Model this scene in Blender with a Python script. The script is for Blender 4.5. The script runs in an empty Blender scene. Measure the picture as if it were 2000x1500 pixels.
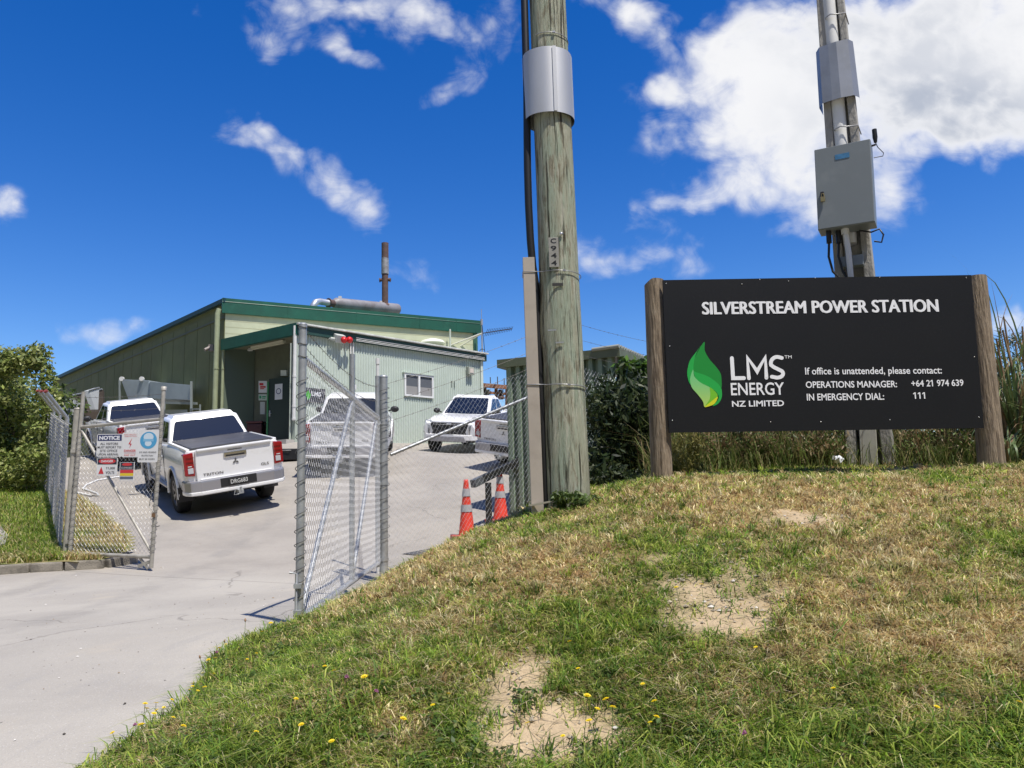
import bpy, bmesh, math, random
import numpy as np
from mathutils import Vector, Matrix, Euler
R_ = math.radians
random.seed(7)
rng = np.random.default_rng(7)
scene = bpy.context.scene
COL = scene.collection

# ------------------------------------------------------------------ camera
EYE = 1.0                      # eye height over the lowest part of the driveway
F_PX, PITCH, ROLL = 1480.0, R_(8.2), R_(1.54)
_F = Vector((0, math.cos(PITCH), math.sin(PITCH)))
_U0 = Vector((0, -math.sin(PITCH), math.cos(PITCH)))
_X = Vector((1, 0, 0))
_R = _X * math.cos(ROLL) - _U0 * math.sin(ROLL)
_U = _X * math.sin(ROLL) + _U0 * math.cos(ROLL)
cam_d = bpy.data.cameras.new("camera")
cam = bpy.data.objects.new("camera", cam_d)
COL.objects.link(cam)
cam_d.sensor_width = 36.0
cam_d.lens = 36.0 * F_PX / 2000.0
cam_d.clip_start, cam_d.clip_end = 0.05, 6000
M = Matrix((_R, _U, -_F)).transposed().to_4x4()
M.translation = Vector((0, 0, EYE))
cam.matrix_world = M
scene.camera = cam

def at(px, py, Y):
    """point of the place seen at photo pixel (px,py) whose forward distance is Y metres"""
    d = _F + _R * ((px - 1000) / F_PX) - _U * ((py - 750) / F_PX)
    return d * (Y / d.y) + Vector((0, 0, EYE))

# ------------------------------------------------------------------ sun, sky, exposure
SUN_AZ, SUN_EL = R_(140), R_(65)
sd = Vector((math.sin(SUN_AZ) * math.cos(SUN_EL), math.cos(SUN_AZ) * math.cos(SUN_EL), math.sin(SUN_EL)))
sun_d = bpy.data.lights.new("sun", 'SUN')
sun_d.energy = 5.0
sun_d.angle = R_(0.53)
sun_d.color = (1.0, 0.945, 0.86)
sun = bpy.data.objects.new("sun", sun_d)
COL.objects.link(sun)
sun.rotation_euler = (-sd).to_track_quat('-Z', 'Y').to_euler()
sun.location = sd * 50
scene.view_settings.view_transform = 'Standard'
scene.view_settings.look = 'None'
scene.view_settings.exposure = 0.20
scene.view_settings.gamma = 1.0

def NT(nt, typ, **kw):
    n = nt.nodes.new(typ)
    for k, v in kw.items():
        setattr(n, k, v)
    return n

def val(nt, op, a, b=None, c=None, clamp=False):
    n = nt.nodes.new('ShaderNodeMath'); n.operation = op; n.use_clamp = clamp
    for i, x in enumerate((a, b, c)):
        if x is None: continue
        if isinstance(x, (int, float)): n.inputs[i].default_value = x
        else: nt.links.new(x, n.inputs[i])
    return n.outputs[0]

def sstep(nt, x, lo, hi):
    n = nt.nodes.new('ShaderNodeMapRange'); n.interpolation_type = 'SMOOTHSTEP'
    n.inputs['From Min'].default_value = lo; n.inputs['From Max'].default_value = hi
    nt.links.new(x, n.inputs['Value'])
    return n.outputs[0]

def mixc(nt, fac, a, b, mode='MIX'):
    n = nt.nodes.new('ShaderNodeMix'); n.data_type = 'RGBA'; n.blend_type = mode
    for sock, x in ((n.inputs['Factor'], fac), (n.inputs['A'], a), (n.inputs['B'], b)):
        if isinstance(x, (int, float)): sock.default_value = x
        elif isinstance(x, tuple): sock.default_value = (*x, 1) if len(x) == 3 else x
        else: nt.links.new(x, sock)
    return n.outputs['Result']

def build_sky():
    w = bpy.data.worlds.new("World"); scene.world = w
    w.use_nodes = True
    nt = w.node_tree; nt.nodes.clear()
    out = NT(nt, 'ShaderNodeOutputWorld')
    sky = NT(nt, 'ShaderNodeTexSky', sky_type='NISHITA', sun_disc=False)
    sky.sun_elevation = SUN_EL; sky.sun_rotation = SUN_AZ
    sky.altitude = 50; sky.air_density = 1.0; sky.dust_density = 0.15; sky.ozone_density = 3.0
    hs = NT(nt, 'ShaderNodeHueSaturation')
    hs.inputs['Saturation'].default_value = 1.41; hs.inputs['Value'].default_value = 1.34
    hs.inputs['Hue'].default_value = 0.516
    nt.links.new(sky.outputs[0], hs.inputs['Color'])
    bg = NT(nt, 'ShaderNodeBackground'); bg.inputs['Strength'].default_value = 0.10
    nt.links.new(hs.outputs[0], bg.inputs['Color'])
    # clouds: sheets of cumulus at fixed compass bearings, broken up by fractal noise of the view direction
    tc = NT(nt, 'ShaderNodeTexCoord')
    sep = NT(nt, 'ShaderNodeSeparateXYZ'); nt.links.new(tc.outputs['Generated'], sep.inputs[0])
    y = val(nt, 'MAXIMUM', sep.outputs[1], 0.08)
    u = val(nt, 'DIVIDE', sep.outputs[0], y); v = val(nt, 'DIVIDE', sep.outputs[2], y)
    uv = NT(nt, 'ShaderNodeCombineXYZ'); nt.links.new(u, uv.inputs[0]); nt.links.new(v, uv.inputs[1])
    def noise(scale, detail, rough, off=0.0, dist=0.0, stretch=(1, 1, 1), rot=0.0):
        mp = NT(nt, 'ShaderNodeMapping'); mp.inputs['Scale'].default_value = stretch
        mp.inputs['Location'].default_value = (off, off * .7, off * .3); mp.inputs['Rotation'].default_value = (0, 0, rot)
        nt.links.new(uv.outputs[0], mp.inputs[0])
        n = NT(nt, 'ShaderNodeTexNoise'); n.inputs['Scale'].default_value = scale
        n.inputs['Detail'].default_value = detail; n.inputs['Roughness'].default_value = rough
        n.inputs['Distortion'].default_value = dist
        nt.links.new(mp.outputs[0], n.inputs['Vector'])
        return n.outputs['Fac']
    warp = NT(nt, 'ShaderNodeTexNoise'); warp.inputs['Scale'].default_value = 5.0; warp.inputs['Detail'].default_value = 4
    nt.links.new(uv.outputs[0], warp.inputs['Vector'])
    wv = NT(nt, 'ShaderNodeVectorMath', operation='SUBTRACT'); wv.inputs[1].default_value = (.5, .5, .5)
    nt.links.new(warp.outputs['Color'], wv.inputs[0])
    ws = NT(nt, 'ShaderNodeVectorMath', operation='SCALE'); ws.inputs['Scale'].default_value = 0.13
    nt.links.new(wv.outputs[0], ws.inputs[0])
    wa = NT(nt, 'ShaderNodeVectorMath', operation='ADD')
    nt.links.new(uv.outputs[0], wa.inputs[0]); nt.links.new(ws.outputs[0], wa.inputs[1])
    # x, y (photo bearings), half-axes, rotation deg, thickness
    B = [(1730, 140, 410, 240, 8, 1.5), (1500, 205, 300, 110, 12, .95), (1320, 160, 145, 54, 8, .85), (1960, 60, 300, 290, 0, 1.5),
         (1480, 330, 240, 75, 12, .62), (1350, 372, 125, 42, 10, .72), (1650, 400, 170, 85, -8, .72), (1900, 270, 280, 90, 8, .9),
         (1540, 60, 170, 90, 0, 1.1), (1440, 90, 120, 60, 20, .8),
         (700, 0, 210, 60, -6, .78), (545, 75, 75, 60, -40, .44), (835, 35, 120, 60, -20, .52), (700, 105, 75, 28, -20, .5), (600, 50, 140, 65, -15, .52),
         (955, 60, 90, 100, -50, .56), (1215, 20, 130, 85, -12, .66), (1310, 40, 120, 70, 5, .5),
         (470, 245, 90, 62, 5, .74), (560, 285, 85, 60, -35, .58), (660, 330, 115, 66, -30, .62), (718, 395, 56, 88, 8, .58),
         (900, 150, 55, 80, -10, .46), (845, 195, 65, 55, -35, .46),
         (190, 655, 95, 40, -6, .78), (785, 538, 100, 58, -8, .80), (1185, 490, 105, 80, 0, .68), (1320, 500, 90, 68, 10, .56),
         (5, 395, 60, 52, -20, .58), (1240, 420, 70, 60, 30, .42), (390, 5, 90, 34, 0, .36), (1975, 640, 70, 45, 0, .6), (1270, 600, 40, 25, 0, .3)]
    M_ = None
    for (px, py, rx, ry, ang, th) in B:
        d = at(px, py, 1.0) - Vector((0, 0, EYE))
        mp = NT(nt, 'ShaderNodeMapping', vector_type='TEXTURE')
        mp.inputs['Location'].default_value = (d.x, d.z, 0)
        mp.inputs['Rotation'].default_value = (0, 0, R_(ang))
        mp.inputs['Scale'].default_value = (rx / F_PX, ry / F_PX, 1)
        nt.links.new(wa.outputs[0], mp.inputs[0])
        ln = NT(nt, 'ShaderNodeVectorMath', operation='LENGTH'); nt.links.new(mp.outputs[0], ln.inputs[0])
        e = NT(nt, 'ShaderNodeMapRange'); e.interpolation_type = 'SMOOTHSTEP'
        e.inputs['From Min'].default_value = 1.35; e.inputs['From Max'].default_value = 0.0
        e.inputs['To Min'].default_value = 0.0; e.inputs['To Max'].default_value = th
        nt.links.new(ln.outputs['Value'], e.inputs['Value'])
        M_ = e.outputs[0] if M_ is None else val(nt, 'ADD', M_, e.outputs[0])
    M_ = val(nt, 'MINIMUM', M_, 1.6)
    n1 = noise(5.5, 10, .62, 3.1, .35)
    n2 = noise(14.0, 9, .68, 8.3, .9, (1, 1.5, 1), .5)
    vr = NT(nt, 'ShaderNodeTexVoronoi', feature='F1'); vr.inputs['Scale'].default_value = 13.0; vr.inputs['Detail'].default_value = 2.0
    vr.inputs['Roughness'].default_value = .55
    nt.links.new(wa.outputs[0], vr.inputs['Vector'])
    puff = val(nt, 'SUBTRACT', 1.36, vr.outputs['Distance'])                   # billows
    nn = val(nt, 'ADD', val(nt, 'ADD', val(nt, 'MULTIPLY', n1, .50), val(nt, 'MULTIPLY', n2, .26)), val(nt, 'MULTIPLY', puff, .24))
    dens = val(nt, 'ADD', M_, val(nt, 'MULTIPLY', val(nt, 'SUBTRACT', nn, .5), 3.3))
    front = sstep(nt, sep.outputs[1], .06, .2)
    cover = val(nt, 'MULTIPLY', sstep(nt, dens, .10, 1.35), front)
    cover = val(nt, 'MULTIPLY', val(nt, 'MULTIPLY', cover, sstep(nt, M_, .04, .30)), .97)
    thick = sstep(nt, dens, .9, 1.9)
    lump = sstep(nt, noise(4.2, 7, .55, 11.7, .2), .40, .64)
    gd = at(1790, 265, 1.0) - Vector((0, 0, EYE))
    gmap = NT(nt, 'ShaderNodeMapping', vector_type='TEXTURE'); gmap.inputs['Location'].default_value = (gd.x, gd.z, 0); gmap.inputs['Scale'].default_value = (430 / F_PX, 190 / F_PX, 1)
    nt.links.new(wa.outputs[0], gmap.inputs[0]); gl_ = NT(nt, 'ShaderNodeVectorMath', operation='LENGTH'); nt.links.new(gmap.outputs[0], gl_.inputs[0])
    deep = sstep(nt, val(nt, 'MULTIPLY', gl_.outputs['Value'], -1.0), -1.1, -.1)
    grey = val(nt, 'MULTIPLY', val(nt, 'MULTIPLY', thick, val(nt, 'ADD', val(nt, 'MULTIPLY', lump, .55), val(nt, 'MULTIPLY', deep, .6), clamp=True)), .9)
    lowg = val(nt, 'MULTIPLY', sstep(nt, val(nt, 'MULTIPLY', dens, -1.0), -1.0, -.3), .25)
    ccol = mixc(nt, grey, (.97, .97, .98), (.45, .50, .60))
    ccol = mixc(nt, lowg, ccol, (.62, .72, .92))
    cb = NT(nt, 'ShaderNodeBackground'); nt.links.new(ccol, cb.inputs['Color']); cb.inputs['Strength'].default_value = 0.86
    mx = NT(nt, 'ShaderNodeMixShader')
    nt.links.new(cover, mx.inputs[0]); nt.links.new(bg.outputs[0], mx.inputs[1]); nt.links.new(cb.outputs[0], mx.inputs[2])
    nt.links.new(mx.outputs[0], out.inputs[0])
    # unseen grey cloud added behind the viewer to make the blue fill neutral
    n3 = NT(nt, 'ShaderNodeTexNoise'); n3.inputs['Scale'].default_value = 2.4; n3.inputs['Detail'].default_value = 7; n3.inputs['Roughness'].default_value = .6
    nt.links.new(tc.outputs['Generated'], n3.inputs['Vector'])
    bk_ = val(nt, 'MULTIPLY', sstep(nt, val(nt, 'MULTIPLY', sep.outputs[1], -1.0), -.05, .2), sstep(nt, n3.outputs['Fac'], .54, .66))
    bc_ = mixc(nt, bk_, ccol, (.50, .51, .52)); nt.links.new(bc_, cb.inputs['Color'])
    nt.links.new(val(nt, 'MAXIMUM', cover, bk_), mx.inputs[0])
    w.cycles.sampling_method = 'MANUAL'; w.cycles.sample_map_resolution = 512
build_sky()

# ------------------------------------------------------------------ mesh helpers
MATS = {}
def mat(name, col, rough=.6, metal=0.0, var=0.0, vscale=4.0, col2=None, bump=0.0, bscale=40.0, stretch=(1, 1, 1), coat=0.0, spec=.5, attr=None,
        trans=0.0, dirt=None):
    """procedural principled material: noise between two colours, fine bump, optional dirt patches"""
    if name in MATS: return MATS[name]
    m = bpy.data.materials.new(name); m.use_nodes = True
    nt = m.node_tree; p = nt.nodes['Principled BSDF']
    p.inputs['Roughness'].default_value = rough; p.inputs['Metallic'].default_value = metal
    p.inputs['Specular IOR Level'].default_value = spec
    if coat: p.inputs['Coat Weight'].default_value = coat; p.inputs['Coat Roughness'].default_value = .06
    p.inputs['Base Color'].default_value = (*col, 1)
    tc = NT(nt, 'ShaderNodeTexCoord'); mp = NT(nt, 'ShaderNodeMapping'); mp.inputs['Scale'].default_value = stretch
    nt.links.new(tc.outputs['Object'], mp.inputs[0])
    c = None
    if attr:
        a = NT(nt, 'ShaderNodeAttribute'); a.attribute_name = attr; c = a.outputs['Color']
    if var or col2:
        n = NT(nt, 'ShaderNodeTexNoise'); n.inputs['Scale'].default_value = vscale; n.inputs['Detail'].default_value = 6
        n.inputs['Roughness'].default_value = .62
        nt.links.new(mp.outputs[0], n.inputs['Vector'])
        b = col2 if col2 else tuple(x * (1 - var) for x in col)
        c = mixc(nt, sstep(nt, n.outputs['Fac'], .33, .67), c if c is not None else col, b)
        rr = NT(nt, 'ShaderNodeMapRange'); rr.inputs['To Min'].default_value = max(0.02, rough - .08); rr.inputs['To Max'].default_value = min(1, rough + .1)
        nt.links.new(n.outputs['Fac'], rr.inputs['Value']); nt.links.new(rr.outputs[0], p.inputs['Roughness'])
    if dirt:
        dcol, dscale, amt = dirt
        n = NT(nt, 'ShaderNodeTexNoise'); n.inputs['Scale'].default_value = dscale; n.inputs['Detail'].default_value = 8
        n.inputs['Roughness'].default_value = .7
        nt.links.new(tc.outputs['Object'], n.inputs['Vector'])
        c = mixc(nt, val(nt, 'MULTIPLY', sstep(nt, n.outputs['Fac'], .5, .72), amt), c if c is not None else col, dcol)
    if c is not None: nt.links.new(c, p.inputs['Base Color'])
    if bump:
        n = NT(nt, 'ShaderNodeTexNoise'); n.inputs['Scale'].default_value = bscale; n.inputs['Detail'].default_value = 5
        nt.links.new(mp.outputs[0], n.inputs['Vector'])
        bp = NT(nt, 'ShaderNodeBump'); bp.inputs['Strength'].default_value = bump; bp.inputs['Distance'].default_value = .02
        nt.links.new(n.outputs['Fac'], bp.inputs['Height']); nt.links.new(bp.outputs[0], p.inputs['Normal'])
    if trans:
        t = NT(nt, 'ShaderNodeBsdfTranslucent')
        if c is not None: nt.links.new(c, t.inputs['Color'])
        else: t.inputs['Color'].default_value = (*col, 1)
        ms = NT(nt, 'ShaderNodeMixShader'); ms.inputs[0].default_value = trans
        o = nt.nodes['Material Output']
        nt.links.new(p.outputs[0], ms.inputs[1]); nt.links.new(t.outputs[0], ms.inputs[2]); nt.links.new(ms.outputs[0], o.inputs[0])
    MATS[name] = m
    return m

def tag(o, label=None, cat=None, group=None, kind=None):
    if label: o['label'] = label
    if cat: o['category'] = cat
    if group: o['group'] = group
    if kind: o['kind'] = kind
    return o

def empty(name, loc, label, cat, group=None):
    o = bpy.data.objects.new(name, None); COL.objects.link(o)
    o.location = loc; o.empty_display_size = .2
    return tag(o, label, cat, group)

def root_loc(o):
    while o.parent is not None: o = o.parent
    return Vector(o.location)

class MB:
    def __init__(s): s.v = []; s.f = []; s.mi = []; s.sm = []
    def add(s, vs, fs, mi=0, sm=False):
        b = len(s.v); s.v += [tuple(x) for x in vs]
        for f in fs: s.f.append(tuple(i + b for i in f)); s.mi.append(mi); s.sm.append(sm)
        return s
    def box(s, c, size, rot=None, mi=0):
        c = Vector(c); h = [x / 2 for x in size]
        vs = [Vector((sx * h[0], sy * h[1], sz * h[2])) for sz in (-1, 1) for sy in (-1, 1) for sx in (-1, 1)]
        if rot is not None: vs = [rot @ p for p in vs]
        return s.add([p + c for p in vs], [(0, 2, 3, 1), (4, 5, 7, 6), (0, 1, 5, 4), (2, 6, 7, 3), (0, 4, 6, 2), (1, 3, 7, 5)], mi)
    def bar(s, p0, p1, w, h, up=(0, 0, 1), mi=0):
        p0, p1 = Vector(p0), Vector(p1); d = (p1 - p0); L = d.length; d.normalize()
        x = d.cross(Vector(up)); x = x.normalized() if x.length > 1e-4 else Vector((1, 0, 0)); z = x.cross(d)
        rot = Matrix((x, d, z)).transposed()
        return s.box((p0 + p1) / 2, (w, L, h), rot, mi)
    def tube(s, pts, r, n=8, mi=0, cap=True, sm=True):
        pts = [Vector(p) for p in pts]; k = len(pts)
        rs = r if isinstance(r, (list, tuple)) else [r] * k
        t0 = (pts[1] - pts[0]).normalized()
        a = t0.cross(Vector((0, 0, 1)))
        if a.length < 1e-3: a = t0.cross(Vector((0, 1, 0)))
        a.normalize(); vs = []
        for i, p in enumerate(pts):
            t = (pts[min(i + 1, k - 1)] - pts[max(i - 1, 0)]).normalized()
            a = a - t * a.dot(t)
            a = a.normalized() if a.length > 1e-6 else t.orthogonal().normalized()
            b = t.cross(a)
            for j in range(n):
                th = 2 * math.pi * j / n
                vs.append(p + (a * math.cos(th) + b * math.sin(th)) * rs[i])
        fs = [(i * n + j, i * n + (j + 1) % n, (i + 1) * n + (j + 1) % n, (i + 1) * n + j) for i in range(k - 1) for j in range(n)]
        s.add(vs, fs, mi, sm)
        if cap:
            s.add(vs[:n], [tuple(reversed(range(n)))], mi); s.add(vs[-n:], [tuple(range(n))], mi)
        return s
    def lathe(s, prof, n=16, Mx=None, mi=0, sm=True, cap=True):
        vs = []
        for (r, z) in prof:
            for j in range(n):
                th = 2 * math.pi * j / n; p = Vector((r * math.cos(th), r * math.sin(th), z))
                vs.append(Mx @ p if Mx is not None else p)
        k = len(prof)
        fs = [(i * n + j, i * n + (j + 1) % n, (i + 1) * n + (j + 1) % n, (i + 1) * n + j) for i in range(k - 1) for j in range(n)]
        s.add(vs, fs, mi, sm)
        if cap:
            s.add(vs[:n], [tuple(reversed(range(n)))], mi); s.add(vs[-n:], [tuple(range(n))], mi)
        return s
    def prism(s, poly, o, u, v, d0, d1, mi=0, sm=False):
        """polygon in the (u,v) frame at o, extruded along u x v from d0 to d1"""
        o, u, v = Vector(o), Vector(u), Vector(v); nrm = u.cross(v).normalized(); n = len(poly)
        a = [o + u * x + v * y + nrm * d0 for x, y in poly]; b = [o + u * x + v * y + nrm * d1 for x, y in poly]
        s.add(a + b, [tuple(reversed(range(n))), tuple(range(n, 2 * n))], mi)
        s.add(a + b, [(i, (i + 1) % n, n + (i + 1) % n, n + i) for i in range(n)], mi, sm)
        return s
    def quad(s, a, b, c, d, mi=0): return s.add([a, b, c, d], [(0, 1, 2, 3)], mi)
    def build(s, name, mats, parent=None, world=True, bevel=0.0, seg=2, angle=35):
        off = Vector((0, 0, 0)); loc = Vector((0, 0, 0))
        if not isinstance(mats, (list, tuple)): mats = [mats]
        if world:
            if parent is not None: off = root_loc(parent)
            else:
                a = np.array(s.v); off = Vector(((a[:, 0].min() + a[:, 0].max()) / 2, (a[:, 1].min() + a[:, 1].max()) / 2, a[:, 2].min())); loc = off
        me = bpy.data.meshes.new(name)
        me.from_pydata([Vector(p) - off for p in s.v], [], s.f)
        for m in mats: me.materials.append(m)
        me.polygons.foreach_set('material_index', s.mi); me.polygons.foreach_set('use_smooth', s.sm)
        if bevel:
            bm = bmesh.new(); bm.from_mesh(me)
            bmesh.ops.remove_doubles(bm, verts=bm.verts, dist=1e-5)
            es = [e for e in bm.edges if len(e.link_faces) == 2 and e.calc_face_angle(0) > R_(angle)]
            bmesh.ops.bevel(bm, geom=es, offset=bevel, segments=seg, profile=.6, affect='EDGES', clamp_overlap=True)
            bm.to_mesh(me); bm.free()
        me.update()
        o = bpy.data.objects.new(name, me); COL.objects.link(o); o.location = loc
        if parent is not None: o.parent = parent
        return o

_TC = {}
def text_mesh(txt, bold=0.0):
    k = (txt, bold)
    if k in _TC: return _TC[k]
    c = bpy.data.curves.new('t', 'FONT'); c.body = txt; c.offset = bold; c.resolution_u = 3; c.fill_mode = 'FRONT'
    o = bpy.data.objects.new('t', c); COL.objects.link(o)
    bpy.context.view_layer.update()
    me = bpy.data.meshes.new_from_object(o.evaluated_get(bpy.context.evaluated_depsgraph_get()))
    vs = np.array([v.co[:2] for v in me.vertices]); fs = [tuple(p.vertices) for p in me.polygons]
    bpy.data.objects.remove(o); bpy.data.meshes.remove(me); bpy.data.curves.remove(c)
    if any(ch.isdigit() for ch in txt) and '1' in txt:     # the font's 1 is a bare bar: give it its flag
        h_ = vs[:, 1].max() - vs[:, 1].min(); par = list(range(len(vs)))
        def find(a):
            while par[a] != a: a = par[a]
            return a
        for f in fs:
            for q in f[1:]: par[find(q)] = find(f[0])
        isl = {}
        for i in range(len(vs)): isl.setdefault(find(i), []).append(i)
        ex = []
        for ids in isl.values():
            lo_, hi_ = vs[ids].min(0), vs[ids].max(0)
            if hi_[1] - lo_[1] > .8 * h_ and hi_[0] - lo_[0] < .3 * h_:
                ex += [(lo_[0], hi_[1]), (lo_[0] - .22 * h_, hi_[1] - .17 * h_), (lo_[0] - .22 * h_, hi_[1] - .33 * h_), (lo_[0], hi_[1] - .18 * h_)]
        b_ = len(vs)
        if ex:
            vs = np.r_[vs, np.array(ex)]; fs += [tuple(range(b_ + 4 * i, b_ + 4 * i + 4)) for i in range(len(ex) // 4)]
    _TC[k] = (vs, fs)
    return vs, fs

def put_text(mb, txt, o, u, v, w, h, bold=0.0, mi=0, align='L', d=.002):
    """letters filling a w x h box whose lower-left corner is o, in the (u,v) plane"""
    vs, fs = text_mesh(txt, bold)
    lo = vs.min(0); hi = vs.max(0); sy = h / (hi[1] - lo[1])
    sx = w / (hi[0] - lo[0]) if w else sy
    nrm = Vector(u).cross(Vector(v)).normalized()
    p = [Vector(o) + Vector(u) * float((x - lo[0]) * sx) + Vector(v) * float((y - lo[1]) * sy) + nrm * d for x, y in vs]
    mb.add(p, fs, mi)

def stroke(mb, pts, w, o, u, v, d=.002, mi=0, n=6):
    """a ribbon with round ends along a 2-D polyline"""
    P = [np.array(p, float) for p in pts]; L, Rr = [], []
    for i, p in enumerate(P):
        a = P[max(i - 1, 0)]; b = P[min(i + 1, len(P) - 1)]
        t0 = (p - a); t1 = (b - p)
        t0 = t0 / (np.linalg.norm(t0) or 1); t1 = t1 / (np.linalg.norm(t1) or 1)
        t = t0 + t1; t /= (np.linalg.norm(t) or 1); nn = np.array((-t[1], t[0]))
        ref = t1 if np.linalg.norm(t1) > 0 else t0
        k = 1 / max(.5, abs(np.dot(nn, np.array((-ref[1], ref[0])))))
        L.append(p + nn * w / 2 * k); Rr.append(p - nn * w / 2 * k)
    nrm = Vector(u).cross(Vector(v)).normalized()
    to = lambda q, dd=0.0: Vector(o) + Vector(u) * float(q[0]) + Vector(v) * float(q[1]) + nrm * (d + dd)
    for i in range(len(P) - 1): mb.quad(to(Rr[i]), to(Rr[i + 1]), to(L[i + 1]), to(L[i]), mi)
    for p, dd in ((P[0], .0004), (P[-1], .0008)):
        c = [p + w / 2 * np.array((math.cos(k * math.pi / 8), math.sin(k * math.pi / 8))) for k in range(16)]
        mb.add([to(q, dd) for q in c], [tuple(range(16))], mi)

# ------------------------------------------------------------------ terrain height
def tps_fit(P, reg=0.0):
    P = np.array(P, float); n = len(P); d2 = ((P[:, None, :2] - P[None, :, :2]) ** 2).sum(-1)
    K = .5 * d2 * np.log(d2 + 1e-9) + np.eye(n) * reg
    A = np.zeros((n + 3, n + 3)); A[:n, :n] = K; Q = np.c_[np.ones(n), P[:, :2]]; A[:n, n:] = Q; A[n:, :n] = Q.T
    w = np.linalg.solve(A, np.r_[P[:, 2], 0, 0, 0])
    def f(x, y):
        x = np.asarray(x, float); y = np.asarray(y, float); sh = np.broadcast(x, y).shape
        q = np.c_[np.broadcast_to(x, sh).ravel(), np.broadcast_to(y, sh).ravel()]
        out = np.empty(len(q))
        for i in range(0, len(q), 20000):
            z = q[i:i + 20000]; dd = ((z[:, None, :] - P[None, :, :2]) ** 2).sum(-1)
            out[i:i + 20000] = (.5 * dd * np.log(dd + 1e-9)) @ w[:n] + w[n] + z @ w[n + 1:]
        return out.reshape(sh)
    return f
DRIVE = [(-2, 3, -.99), (-1.9, 4.6, -.88), (-1.5, 5.2, -.83), (-1.7, 7.5, -.92), (-1.65, 9.35, -1.0), (-4.8, 10.1, -.88), (-6.2, 10.2, -.84),
         (-7.5, 9.9, -.9), (-4, 5, -.95), (-6.5, 5, -1.0), (-4, 2, -1.1), (-10, 2, -1.25), (-11, 8, -1.0), (0, 2, -1.15), (4, 3, -1.2),
         (-3.2, 9.6, -.95), (-.77, 12.1, -.68), (-.3, 13, -.5),
         (-6.49, 14.98, -.19), (-5.18, 15.86, .06), (-8.27, 17.51, .27), (-6.95, 18.39, .52), (-11.37, 21.77, 1.02), (-10.13, 22.74, 1.28), (-13.33, 24.15, 1.53), (-12.08, 25.12, 1.78),
         (-4.96, 18.95, .72), (-3.36, 19.11, .70), (-5.26, 21.99, 1.36), (-3.67, 22.15, 1.34), (-.96, 23.8, 1.26), (-2.51, 24.2, 1.40), (-.17, 26.8, 1.64), (-1.72, 27.19, 1.78),
         (-.24, 20.06, .82), (1.05, 19.16, .55), (1.59, 22.51, 1.41), (2.88, 21.61, 1.13), (-6.66, 23.1, 1.72), (-1.28, 28.9, 1.86), (-9.7, 25.2, 1.78), (-9, 14.6, 0), (-12.4, 20, .74),
         (3, 14, -.25), (6, 26, 1.6), (-20, 34, 1.85), (10, 36, 1.9), (-16, 25, 1.4), (0, 40, 1.95), (-18, 12, -.5), (12, 12, -.3), (-20, 2, -1.4), (12, 2, -1.4)]
_fd = tps_fit(DRIVE, .02)
def Hd(x, y): return _fd(np.clip(x, -22, 13), np.clip(y, 0, 44)) + EYE
_rp = [(at(660, 1182, 5.8)), (at(760, 1140, 6.5)), (at(890, 1073, 6.5)), (at(1000, 1010, 6.3)), (at(1080, 975, 6.0)), (at(1200, 950, 6.2)), (at(1400, 925, 6.3)), (at(1600, 918, 6.4)), (at(1800, 918, 6.4)), (at(1990, 918, 6.4))]
BANK = [(p.x, p.y, p.z - EYE) for p in _rp] + [
    (-1.72, 3.2, -1.02), (-1.65, 3.7, -.97), (-1.78, 4.5, -.90), (-1.5, 5.15, -.83), (-1.52, 7, -1.02), (-1.5, 9.4, -1.04), (-.75, 11, -.88), (0.0, 11.9, -.75),
    (-1.95, 2.5, -1.12), (-2.5, 3.2, -1.40), (-2.6, 4.6, -1.3), (-2.3, 6, -1.35), (-2.3, 9, -1.4), (-1.7, 11, -1.2), (-2.7, 2, -1.5),
    (-.85, 4.0, -.66), (-.5, 3.0, -.66), (-.3, 4.0, -.45), (0, 4.6, -.27), (.42, 5.6, -.085), (0.6, 5.0, -.13), (1.14, 5.9, .075), (3.76, 6.0, .085), (2.4, 6.0, .085),
    (2.4, 4.0, -.24), (2, 3, -.50), (.5, 2.2, -.86), (2.2, 2.2, -.76), (-1, 2.4, -.98), (0, 3, -.62), (1, 3.5, -.38), (1.2, 4.8, -.09), (4, 4, -.18), (5, 6, .14),
    (5, 2.5, -.62), (3.3, 7.2, .16), (1.5, 8, .1), (5, 9, .2), (.5, 7.2, -.12), (.3, 8.6, -.32), (0, 10.7, -.42), (1, 10.7, -.28), (2, 12, -.2), (5, 14, .1),
    (0, 0, -1.25), (3, 0, -1.2), (-2, 0, -1.5), (-1.2, 1.2, -1.25), (9, 5, .2), (10, 12, .3), (8, 0, -1.2)]
_fb = tps_fit(BANK, .003)
def lattice(x, y, s, seed=0):
    """smooth value noise 0..1"""
    x = np.asarray(x, float) * s + 1000; y = np.asarray(y, float) * s + 1000
    xi = np.floor(x).astype(np.int64); yi = np.floor(y).astype(np.int64); fx = x - xi; fy = y - yi
    fx = fx * fx * (3 - 2 * fx); fy = fy * fy * (3 - 2 * fy)
    def h(a, b):
        n = (a * 374761393 + b * 668265263 + seed * 974634777) & 0xffffffff
        n = ((n ^ (n >> 13)) * 1274126177) & 0xffffffff
        return ((n ^ (n >> 16)) & 0xffff) / 65535.0
    return (h(xi, yi) * (1 - fx) + h(xi + 1, yi) * fx) * (1 - fy) + (h(xi, yi + 1) * (1 - fx) + h(xi + 1, yi + 1) * fx) * fy
def fbm(x, y, s, seed=0, o=4):
    t = 0; a = .5; n = 0
    for i in range(o): t = t + a * lattice(x, y, s * 2 ** i, seed + i * 17); n += a; a *= .5
    return t / n
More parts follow.
